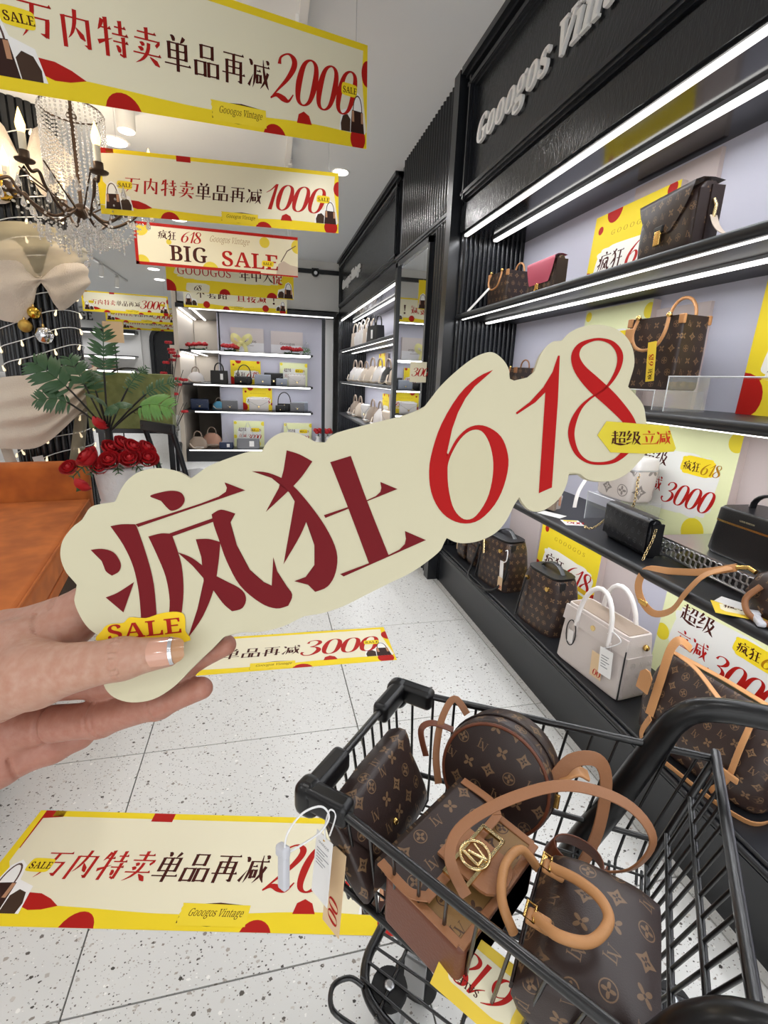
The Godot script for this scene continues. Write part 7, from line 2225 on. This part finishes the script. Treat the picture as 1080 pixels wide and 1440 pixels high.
	var sg := thing("security_tag", "pale blue security tag lying on the third shelf edge by the yellow card", "security tag", Vector3(1.185, y + 0.008, -0.865), R - 0.6)
	part(sg, "body", MB.new().rbox(Vector3.ZERO, Vector3(0.065, 0.014, 0.02), 0.005, 3), M("security_tag"))
	part(sg, "head", MB.new().rbox(Vector3(-0.03, 0.002, 0), Vector3(0.022, 0.016, 0.026), 0.005, 3), M("security_tag"))
	# plinth
	y = 0.265
	o = on_shelf("flap_backpack", "dark monogram flap backpack at the far end of the low plinth", -2.72, 1.3, y, 0.1)
	part(o, "body", slab(0.26, 0.27, 0.13, 0.012), M("monogram"))
	part(o, "flap", front_flap(0.12, 0.272, 0.14, -0.06, 0.075, 0.3), M("monogram"))
	part(o, "pocket", slab(0.09, 0.12, 0.03, 0.004), M("monogram"), Vector3(-0.07, 0.01, 0.08))
	part(o, "pocket", slab(0.09, 0.12, 0.03, 0.004), M("monogram"), Vector3(0.06, 0.01, 0.08))
	part(o, "strap", MB.new().tube(arch(-0.05, 0.05, 0.26, 0.05, -0.03), 0.007, 7), M("light_tan_leather"))
	hang_tag(o, Vector3(-0.15, 0.13, 0.07), 0.04, 0.1, "kraft", Vector3.ZERO)
	o = on_shelf("bucket_bag", "monogram bucket bag with black drawstring and white tag on the plinth", -2.38, 1.29, y, 0.15)
	bucket_bag(o, 0.27, 0.27, 0.17, "monogram", "black_leather")
	part(o, "clip", MB.new().tube(V([-0.08, 0.24, 0.085, -0.06, 0.2, 0.095, -0.05, 0.17, 0.1]), 0.008, 7), M("pale_gold"))
	part(o, "long_strap", MB.new().tube(smooth(V([-0.13, 0.2, 0.08, -0.16, 0.06, 0.1, -0.14, 0.008, 0.13, -0.02, 0.008, 0.17, 0.1, 0.01, 0.14, 0.14, 0.08, 0.09, 0.13, 0.2, 0.06]), 6), 0.007, 7), M("black_leather"))
	part(o, "cord", MB.new().tube(smooth(V([0.12, 0.24, 0.08, 0.15, 0.25, 0.09, 0.16, 0.2, 0.1, 0.13, 0.18, 0.1]), 5), 0.003, 5), M("cord_white"))
	hang_tag(o, Vector3(0.13, 0.19, 0.105), 0.03, 0.1, "paper", Vector3(0, 0, 0.06), false)
	hang_tag(o, Vector3(0.138, 0.1, 0.11), 0.04, 0.07, "kraft", Vector3.ZERO)
	board("yellow 618 display board standing on the low plinth", "yellow", Vector3(1.505, y, -2.13), R, 0.52, 0.4, 0.04)
	board("plain pink-grey board beside the yellow board on the plinth", "plain", Vector3(1.55, y, -1.82), R, 0.3, 0.46, 0.0, "printed display boards", 0.02)
	board("grey-pink blank board at the far end of the low plinth", "plain", Vector3(1.555, y, -2.65), R, 0.36, 0.44, 0.0, "printed display boards", 0.02)
	o = on_shelf("bucket_bag", "second monogram bucket bag, next to the pearl handbag", -1.89, 1.28, y, 0.12)
	bucket_bag(o, 0.26, 0.26, 0.16, "monogram", "black_leather")
	pearl_bag(on_shelf("pearl_handbag", "pearl white leather handbag with arched handles and price tags", -1.47, 1.27, y, 0.12))
	board("pale board reading 3000 behind the brown tote at the near end of the plinth", "pale", Vector3(1.515, y, -1.2), R, 0.56, 0.43, 0.04)
	o = on_shelf("shoulder_tote", "brown monogram tote with tan straps and name tag on the plinth", -0.99, 1.29, y, 0.15)
	part(o, "body", MB.new().loft([[0, 0.19, 0.08], [0.02, 0.2, 0.095], [0.12, 0.205, 0.1], [0.22, 0.19, 0.06], [0.27, 0.175, 0.025], [0.28, 0.17, 0.012]], 4.0, 40), M("monogram"))
	part(o, "zip", MB.new().strap(smooth(V([-0.17, 0.284, 0, 0, 0.29, 0, 0.17, 0.284, 0]), 4), 0.02, 0.004, Vector3.UP), M("light_tan_leather"))
	part(o, "strap", MB.new().strap(smooth(V([-0.13, 0.1, 0.104, -0.14, 0.22, 0.07, -0.15, 0.31, 0.04, -0.14, 0.345, 0.02, -0.12, 0.32, -0.01]), 5), 0.028, 0.004, Vector3(0, 0.2, 1)), M("light_tan_leather"))
	part(o, "strap", MB.new().strap(smooth(V([-0.12, 0.3, 0.03, -0.05, 0.3, 0.05, 0.05, 0.27, 0.08, 0.1, 0.26, 0.085]), 5), 0.016, 0.004, Vector3.UP), M("light_tan_leather"))
	part(o, "trim", MB.new().strap(smooth(V([0.12, 0.26, 0.05, 0.13, 0.18, 0.095, 0.125, 0.08, 0.107, 0.09, 0.01, 0.104]), 5), 0.016, 0.004, Vector3(0, 0.2, 1)), M("light_tan_leather"))
	part(o, "tab", MB.new().rbox(Vector3(0.125, 0.1, 0.112), Vector3(0.06, 0.02, 0.008), 0.004), M("light_tan_leather"))
	var fob := []
	for p in P2([-0.022, 0.0, 0.022, 0.0, 0.022, 0.06, 0.008, 0.078, -0.008, 0.078, -0.022, 0.06]): fob.append(p)
	var fb := part(o, "name_tag", MB.new().extrude(PackedVector2Array(fob), -0.002, 0.002), M("light_tan_leather"), Vector3(-0.175, 0.16, 0.1))
	fb.rotation.z = -0.1
	part(o, "long_strap", MB.new().strap(smooth(V([-0.12, 0.1, 0.11, -0.135, 0.03, 0.116, -0.1, 0.004, 0.122, 0.0, 0.004, 0.126, 0.12, 0.004, 0.124, 0.2, 0.004, 0.1, 0.215, 0.004, 0.04]), 6), 0.026, 0.004, Vector3(0, 1, 0.3)), M("light_tan_leather"))

func acrylic(o: Node3D, w: float, h: float, d: float) -> void:
	var t := 0.004
	part(o, "top", MB.new().boxb(Vector3(-w / 2, h - t, -d / 2), Vector3(w / 2, h, d / 2)), M("clear_acrylic"))
	for s in [-1, 1]:
		var x: float = (w / 2 - t / 2) * s
		part(o, "side", MB.new().boxb(Vector3(x - t / 2, 0, -d / 2), Vector3(x + t / 2, h - t, d / 2)), M("clear_acrylic"))
		part(o, "edge", MB.new().tube([Vector3(x, 0, d / 2), Vector3(x, h, d / 2)], 0.0018, 5), M("acrylic_edge"))
	part(o, "edge", MB.new().tube([Vector3(-w / 2, h, d / 2), Vector3(w / 2, h, d / 2)], 0.0018, 5), M("acrylic_edge"))

func pearl_bag(o: Node3D) -> void:
	var W := 0.34
	var H := 0.25
	var D := 0.16
	part(o, "body", MB.new().loft([[0, W / 2 * 0.95, D / 2 * 0.9], [0.01, W / 2, D / 2], [H * 0.5, W / 2 * 0.97, D / 2 * 0.93], [H * 0.9, W / 2 * 0.93, D / 2 * 0.8], [H, W / 2 * 0.92, D / 2 * 0.72]], 12.0, 40), M("pearl_leather"))
	part(o, "opening", MB.new().boxb(Vector3(-W / 2 * 0.86, H, -D / 2 * 0.58), Vector3(W / 2 * 0.86, H + 0.002, D / 2 * 0.58)), M("taupe_leather"))
	part(o, "side_panel", MB.new().hexa([Vector3(W / 2 - 0.003, 0.02, D / 2 * 0.82), Vector3(W / 2 + 0.004, 0.02, D / 2 * 0.82), Vector3(W / 2 + 0.004, 0.02, -D / 2 * 0.82), Vector3(W / 2 - 0.003, 0.02, -D / 2 * 0.82), Vector3(W / 2 * 0.96 - 0.003, H * 0.68, D / 2 * 0.74), Vector3(W / 2 * 0.96 + 0.004, H * 0.68, D / 2 * 0.74), Vector3(W / 2 * 0.96 + 0.004, H * 0.68, -D / 2 * 0.74), Vector3(W / 2 * 0.96 - 0.003, H * 0.68, -D / 2 * 0.74)]), M("embossed_pearl"))
	part(o, "edge_piping", MB.new().tube(smooth(V([W / 2 * 0.985, 0.006, D / 2 * 0.95, W / 2 * 0.98, H * 0.4, D / 2 * 0.93, W / 2 * 0.95, H * 0.8, D / 2 * 0.84]), 4), 0.0028, 6), M("black_leather"))
	part(o, "front_belt", MB.new().hexa([Vector3(-W / 2 * 0.95, H * 0.72, D / 2 * 0.905), Vector3(W / 2 * 0.95, H * 0.72, D / 2 * 0.905), Vector3(W / 2 * 0.95, H * 0.72, D / 2 * 0.8), Vector3(-W / 2 * 0.95, H * 0.72, D / 2 * 0.8), Vector3(-W / 2 * 0.94, H * 0.96, D / 2 * 0.8), Vector3(W / 2 * 0.94, H * 0.96, D / 2 * 0.8), Vector3(W / 2 * 0.94, H * 0.96, D / 2 * 0.7), Vector3(-W / 2 * 0.94, H * 0.96, D / 2 * 0.7)]), M("pearl_leather"))
	for z in [D / 2 * 0.9, -D / 2 * 0.7]:
		var pts := arch(-0.085, 0.085, H * 0.72, 0.19, z, -z * 0.25)
		var h := part(o, "handle", MB.new().tube(pts, 0.009, 10), M("white_leather"))
		for k in [0, -1]: part(h, "handle_tab", MB.new().rbox(pts[k] + Vector3(0, -0.01, 0), Vector3(0.03, 0.06, 0.008), 0.004), M("pearl_leather"))
	part(o, "emblem", MB.new().tube([Vector3(0.0, H * 0.84, D / 2 * 0.84), Vector3(0.0, H * 0.84, D / 2 * 0.9)], 0.011, 14), M("pale_gold"))
	var loop := []
	for k in 18:
		var a := TAU * k / 18
		loop.append(Vector3(-0.1 + cos(a) * 0.026, H * 0.56 + sin(a) * 0.055, D / 2 * 0.97))
	part(o, "leather_loop", MB.new().tube(loop, 0.0022, 6, true), M("black_leather"))
	part(o, "loop_fob", MB.new().rbox(Vector3(-0.098, H * 0.5, D / 2 * 0.985), Vector3(0.03, 0.055, 0.004), 0.0018), M("white_leather"))
	part(o, "side_ring", MB.new().ball(Vector3(W / 2 * 0.98, H * 0.82, -0.02), 0.012, 10), M("gold"))
	part(o, "tag_cord", MB.new().tube(smooth(V([0.07, H * 0.9, D / 2 * 0.85, 0.1, H * 0.98, D / 2 * 0.9, 0.14, H * 0.92, D / 2 * 0.95, 0.1, H * 0.75, D / 2, 0.075, H * 0.68, D / 2 * 1.02]), 5), 0.002, 5), M("cord_white"))
	hang_tag(o, Vector3(0.1, H * 0.72, D / 2 + 0.012), 0.06, 0.105, "paper", Vector3(0, 0, 0.08))
	hang_tag(o, Vector3(0.06, H * 0.56, D / 2 + 0.009), 0.055, 0.1, "kraft", Vector3(0, 0, 0.05))

# ---------------------------------------------------------------- far shelves
func far_bag(label: String, kind: String, at: Vector3, turn: float, W: float, mt: String, group: String) -> void:
	var o := thing({"tote": "tote_bag", "flap": "flap_bag", "hobo": "hobo_bag", "soft": "soft_bag", "chain": "chain_tote"}[kind], label, "handbag", at, turn, group)
	match kind:
		"tote":
			part(o, "body", MB.new().loft([[0, W / 2 * 0.94, W * 0.2], [0.01, W / 2, W * 0.22], [W * 0.75, W / 2 * 0.96, W * 0.17]], 10.0, 20), M(mt))
			for z in [W * 0.16, -W * 0.14]: part(o, "handle", MB.new().tube(arch(-W * 0.25, W * 0.25, W * 0.72, W * 0.45, z), W * 0.03, 6), M(mt))
			part(o, "price_tag", MB.new().rbox(Vector3(W * 0.15, W * 0.4, W * 0.25), Vector3(W * 0.16, W * 0.34, 0.002), 0.0008, 1), M("paper"))
		"flap":
			flap_bag(o, W, W * 0.62, W * 0.2, mt, mt, 0.5 if W < 0.24 else 0.25, "pale_gold")
			part(o, "flap_edge", MB.new().tube(V([-W * 0.48, W * 0.5, W * 0.12, 0, W * 0.24, W * 0.135, W * 0.48, W * 0.5, W * 0.12]), 0.0025, 5), M("grey_leather" if mt != "grey_leather" else "white_leather"))
		"hobo":
			part(o, "body", MB.new().loft([[0, W * 0.34, W * 0.1], [W * 0.06, W * 0.48, W * 0.13], [W * 0.3, W * 0.5, W * 0.12], [W * 0.5, W * 0.44, W * 0.04]], 3.0, 22), M(mt))
			part(o, "strap", MB.new().strap(arch(-W * 0.42, W * 0.42, W * 0.48, W * 0.75, 0.0), W * 0.06, 0.005, Vector3.BACK), M(mt))
			part(o, "clasp", MB.new().rbox(Vector3(0, W * 0.34, W * 0.125), Vector3(W * 0.05, W * 0.2, 0.006), 0.002), M("pale_gold"))
		"soft":
			part(o, "body", MB.new().loft([[0, W * 0.36, W * 0.2], [W * 0.08, W * 0.47, W * 0.26], [W * 0.4, W * 0.42, W * 0.2], [W * 0.62, W * 0.2, W * 0.07]], 3.0, 20), M(mt))
			part(o, "handle", MB.new().tube(arch(-W * 0.2, W * 0.2, W * 0.55, W * 0.35, W * 0.05), W * 0.035, 6), M("taupe_leather"))
			part(o, "strap", MB.new().strap(smooth(V([-W * 0.4, W * 0.3, W * 0.2, -W * 0.2, W * 0.1, W * 0.34, W * 0.1, W * 0.04, W * 0.36, W * 0.3, W * 0.1, W * 0.3]), 4), W * 0.07, 0.004, Vector3(0, 1, 1)), M("cream_leather"))
			part(o, "price_tag", MB.new().rbox(Vector3(W * 0.1, W * 0.12, W * 0.4), Vector3(W * 0.4, 0.002, W * 0.12), 0.0008, 1), M("paper"))
		"chain":
			part(o, "body", MB.new().loft([[0, W / 2 * 0.92, W * 0.2], [W * 0.06, W / 2, W * 0.22], [W * 0.42, W / 2 * 0.97, W * 0.17], [W * 0.46, W / 2 * 0.9, W * 0.12]], 5.0, 24), M(mt))
			for s in [-1, 1]: chain(o, smooth([Vector3(W * 0.3 * s, W * 0.44, 0.02), Vector3(W * 0.16 * s, W * 0.8, 0.0), Vector3(0.01 * s, W * 1.15, -0.01)], 6), 0.011, "steel")
			part(o, "zip", MB.new().strap([Vector3(-W * 0.4, W * 0.465, 0), Vector3(W * 0.4, W * 0.465, 0)], 0.02, 0.004, Vector3.UP), M("steel"))
			part(o, "price_tag", MB.new().rbox(Vector3(W * 0.15, W * 0.25, W * 0.24), Vector3(W * 0.2, W * 0.24, 0.002), 0.0008, 1), M("paper"))

func posy(label: String, at: Vector3, n: int, spread: float) -> void:      # bunch of red artificial roses
	var o := thing("rose_posy", label, "flowers", at, 0.0, "red rose posies on the far shelves")
	rng.seed = int(at.x * 1000) + 77
	for k in n:
		var c := Vector3((k - (n - 1) / 2.0) / n * spread, 0.045 + 0.03 * rng.randf(), rng.randf_range(-0.02, 0.03))
		var mb := MB.new()
		c.y += 0.02
		mb.ball(c, 0.036, 9, 0.9)
		for j in 5:
			var a := TAU * j / 5 + k
			mb.ball(c + Vector3(cos(a) * 0.024, -0.006, sin(a) * 0.024) * 1.3, 0.026, 7, 0.9)
		part(o, "bloom", mb, M("rose"))
	var lf := MB.new()
	for k in n * 3:
		var p := Vector3(rng.randf_range(-0.5, 0.5) * spread, 0.02, rng.randf_range(-0.03, 0.05))
		var d := Vector3(rng.randf_range(-1, 1), rng.randf_range(-0.2, 0.6), rng.randf_range(0, 1)).normalized() * 0.05
		var s := d.cross(Vector3.UP).normalized() * 0.014
		lf.quad(p, p + d * 0.5 + s, p + d, p + d * 0.5 - s)
	part(o, "leaves", lf, M("leaf"))
	part(o, "stems", MB.new().tube([Vector3(-spread * 0.4, 0.012, 0.0), Vector3(spread * 0.4, 0.012, 0.0)], 0.011, 6), M("leaf"))

func back_goods() -> void:
	var Z := -8.23
	var B := "handbags on the far end shelving"
	# boards
	board("pink-white Gooogos board, left one on the top far shelf", "brand", Vector3(-0.25, 1.67, -8.4), 0.0, 0.5, 0.37)
	board("pink-white Gooogos board, right one on the top far shelf", "brand", Vector3(0.36, 1.67, -8.4), 0.0, 0.5, 0.35)
	board("yellow board behind the black hobo on the far shelving", "yellow", Vector3(-0.29, 1.19, -8.4), 0.0, 0.46, 0.36)
	board("pale board behind the white envelope bag on the far shelving", "pale", Vector3(0.46, 1.19, -8.4), 0.0, 0.44, 0.36)
	board("yellow board behind the white flap bag on the far shelving", "yellow", Vector3(-0.12, 0.79, -8.4), 0.0, 0.46, 0.35)
	board("pale board behind the silver chain tote on the lowest far shelf", "pale", Vector3(-0.27, 0.19, -8.4), 0.0, 0.48, 0.42)
	board("pale board at the right end of the lowest far shelf", "pale", Vector3(0.52, 0.19, -8.4), 0.0, 0.46, 0.4)
	# top shelf decoration
	posy("red rose posy beside the yellow bow on the top far shelf", Vector3(-0.5, 1.67, -8.15), 5, 0.22)
	posy("red rose posy before the right Gooogos board on the top far shelf", Vector3(0.42, 1.67, -8.15), 6, 0.3)
	posy("small red posy at the left end of the top far shelf", Vector3(-0.98, 1.67, -8.2), 4, 0.3)
	var bow := thing("gift_bow", "pale yellow ribbon bow on the top far shelf", "bow", Vector3(-0.33, 1.67, -8.2))
	for s in [-1, 1]:
		part(bow, "loop", MB.new().strap(smooth(V([0, 0.14, 0, 0.05 * s, 0.21, 0.03, 0.12 * s, 0.24, 0.02, 0.13 * s, 0.17, 0, 0.06 * s, 0.12, 0.01, 0, 0.13, 0.01]), 5), 0.06, 0.004, Vector3.BACK), M("bow_yellow"))
		part(bow, "tail", MB.new().strap(smooth(V([0, 0.13, 0.01, 0.05 * s, 0.08, 0.02, 0.07 * s, 0.003, 0.03]), 5), 0.055, 0.004, Vector3.BACK), M("bow_yellow"))
	part(bow, "knot", MB.new().rbox(Vector3(0, 0.135, 0.015), Vector3(0.05, 0.05, 0.04), 0.012, 3), M("bow_yellow"))
	var cg := thing("bird_cage", "small wire bird cage with greenery at the right of the top far shelf", "bird cage", Vector3(0.64, 1.67, -8.18))
	part(cg, "base", MB.new().lathe([[0.06, 0], [0.06, 0.012]], 16), M("stem"))
	for k in 10:
		var a := TAU * k / 10
		part(cg, "wire", MB.new().tube(smooth([Vector3(cos(a) * 0.055, 0.01, sin(a) * 0.055), Vector3(cos(a) * 0.055, 0.12, sin(a) * 0.055), Vector3(cos(a) * 0.035, 0.17, sin(a) * 0.035), Vector3(0, 0.2, 0)], 4), 0.002, 4), M("steel"))
	part(cg, "hook", MB.new().tube(V([0, 0.2, 0, 0, 0.23, 0, 0.012, 0.24, 0]), 0.003, 5), M("steel"))
	var gr := MB.new()
	rng.seed = 9
	for k in 40:
		var p := Vector3(rng.randf_range(-0.05, 0.05), rng.randf_range(0.015, 0.1), rng.randf_range(-0.03, 0.06))
		var d := Vector3(rng.randf_range(-1, 1), rng.randf_range(-0.3, 1), rng.randf_range(-1, 1)).normalized() * 0.03
		var s := d.cross(Vector3(0.3, 0.2, 1)).normalized() * 0.009
		gr.quad(p, p + d * 0.5 + s, p + d, p + d * 0.5 - s)
	part(cg, "greenery", gr, M("leaf_light"))
	# bags
	for q in [["black hobo bag with thin strap before the yellow board", "hobo", -0.31, 1.19, -0.08, 0.24, "black_leather"], ["small black flap bag before the hobo", "flap", -0.36, 1.19, 0.08, 0.19, "black_leather"], ["silver chevron flap bag in the middle of the far shelving", "flap", -0.03, 1.19, 0.05, 0.25, "silver_leather"],
			["black flap bag standing behind the silver chevron bag", "flap", 0.14, 1.19, -0.1, 0.3, "black_leather"], ["small silver flap bag beside the white envelope bag", "flap", 0.26, 1.19, 0.08, 0.17, "silver_leather"], ["white envelope flap bag before the pale board", "flap", 0.5, 1.19, 0.02, 0.27, "white_leather"],
			["grey-black top-handle tote at the left of the far shelving", "tote", -0.68, 1.19, 0.0, 0.26, "black_leather"], ["white soft bag at the left end above the navy flap bag", "soft", -1.02, 1.19, 0.02, 0.26, "white_leather"],
			["navy flap bag at the left end of the far shelving", "flap", -0.98, 0.79, 0.08, 0.26, "navy_leather"], ["light blue pouch behind the navy flap bag", "soft", -0.72, 0.79, -0.1, 0.2, "blue_leather"], ["grey flap bag beside the yellow board", "flap", -0.54, 0.79, 0.05, 0.24, "grey_leather"],
			["white flap bag before the yellow board", "flap", -0.1, 0.79, 0.05, 0.3, "white_leather"], ["round black hobo at the right of the white flap bag", "hobo", 0.3, 0.79, -0.05, 0.24, "black_leather"], ["small dark flap bag below the round black hobo", "flap", 0.23, 0.79, 0.1, 0.15, "black_leather"],
			["pale silver chevron bag standing at the back right", "flap", 0.56, 0.79, -0.1, 0.24, "silver_leather"], ["blue-grey chevron flap bag at the right", "flap", 0.5, 0.79, 0.06, 0.23, "grey_leather"],
			["silver-black chain tote on the lowest far shelf", "chain", -0.28, 0.19, 0.06, 0.36, "grey_leather"], ["navy chain bag left of the silver chain tote", "chain", -0.62, 0.19, 0.05, 0.22, "navy_leather"], ["dark chain tote at the right of the lowest far shelf", "chain", 0.3, 0.19, 0.04, 0.36, "black_leather"],
			["blush leather bag on the lowest far shelf", "soft", -0.86, 0.19, -0.25, 0.34, "blush_leather"], ["taupe leather bag at the left end of the lowest far shelf", "soft", -1.04, 0.19, 0.05, 0.3, "taupe_leather"]]:
		far_bag(q[0], q[1], Vector3(q[2], q[3] + 0.0005, Z + q[4]), 0.0, q[5], q[6], B)
	for q in [["red rose in a white vase, left of the dark post", 0.84], ["red rose in a white vase, right of the dark post", 1.0]]:
		var vz := thing("rose_vase", q[0], "vase", Vector3(q[1], 0.0, -8.2), 0.0, "rose vases in the far corner")
		part(vz, "vase", MB.new().lathe([[0.05, 0], [0.07, 0.1], [0.055, 0.3], [0.03, 0.36], [0.045, 0.4]], 16), M("white_letter"))
		var mb := MB.new()
		for k in 6: mb.ball(Vector3(cos(k * 1.05) * 0.045, 0.47 + 0.03 * (k % 2), sin(k * 1.05) * 0.045), 0.04, 8, 0.8)
		part(vz, "bloom", mb, M("rose"))
		part(vz, "stem", MB.new().tube([Vector3(0, 0.35, 0), Vector3(0, 0.46, 0)], 0.01, 6), M("leaf"))
	# red blossom spray at the open left end of the far shelving
	var sp := thing("blossom_spray", "tall spray of red blossoms and dry grass at the open end of the far shelving", "flowers", Vector3(-1.33, 0, -7.9))
	part(sp, "pot", MB.new().lathe([[0.07, 0], [0.1, 0.3], [0.09, 0.32]], 14), M("stem"))
	rng.seed = 21
	for k in 26:
		var top := Vector3(rng.randf_range(-0.12, 0.2), rng.randf_range(0.75, 1.75), rng.randf_range(-0.08, 0.1))
		part(sp, "stem", MB.new().tube(smooth([Vector3(0, 0.3, 0), Vector3(top.x * 0.3, top.y * 0.7, top.z * 0.3), top], 4), 0.004, 4), M("stem"))
		if k % 2 == 0:
			var mb := MB.new()
			for j in 5: mb.ball(top + Vector3(cos(j * 1.26) * 0.03, 0.0, sin(j * 1.26) * 0.03), 0.028, 7, 0.8)
			part(sp, "bloom", mb, M("rose"))
	# white bags in the far right shelving, in a row each
	var W := "white handbags in the far right shelving"
	var ord := ["first", "second", "third", "fourth", "fifth", "sixth", "seventh"]
	var tones := ["cream_leather", "white_leather", "white_leather", "cream_leather", "black_leather", "white_leather", "taupe_leather"]
	for k in 5:
		far_bag("%s light tote from the reeded end, top shelf beyond the mirror" % ord[k], "tote", Vector3(1.36, 1.7655, -7.55 + 0.3 * k), -PI / 2 + 0.25, 0.3 - 0.01 * (k % 2), tones[k], W)
	for k in 7:
		far_bag("%s light bag from the reeded end, middle shelf beyond the mirror" % ord[k], "soft", Vector3(1.34, 1.3005, -7.55 + 0.42 * k), -PI / 2 + 0.2, 0.34 - 0.02 * (k % 3), tones[(k + 1) % 4 if k != 5 else 4], W)
	for k in 7:
		far_bag("%s light bag from the reeded end, lower shelf beyond the mirror" % ord[k], "soft" if k % 3 != 2 else "flap", Vector3(1.34, 0.8155, -7.5 + 0.43 * k), -PI / 2 + 0.15, 0.32, tones[(k * 2 + 1) % 4 if k % 3 else 6], W)
	board("white box standing at the near end of the top shelf beyond the mirror", "brand", Vector3(1.5, 1.765, -5.6), -PI / 2, 0.4, 0.36)
	board("yellow board on the middle shelf beyond the mirror", "yellow", Vector3(1.51, 1.30, -6.6), -PI / 2, 0.36, 0.38)
	board("yellow board on the lower shelf beyond the mirror", "yellow", Vector3(1.51, 0.815, -6.3), -PI / 2, 0.36, 0.36)
	# small price flag sticking out beside the mirror
	var fg := thing("price_flag", "cream price flag with red figures sticking out beside the mirror", "price tag", Vector3(1.07, 1.36, -3.5), -0.5)
	part(fg, "card", MB.new().box(Vector3(0, 0.06, 0), Vector3(0.12, 0.14, 0.003)), M("banner_sheet"))
	var fa := MB.new()
	digits(fa, "300", -0.05, 0.03, 0.06, RED, 0.002, 0.55)
	part(fg, "print", fa, M("print"))
	part(fg, "arm", MB.new().tube([Vector3(0.055, 0.06, -0.003), Vector3(0.075, 0.06, -0.03)], 0.003, 5), M("steel"))
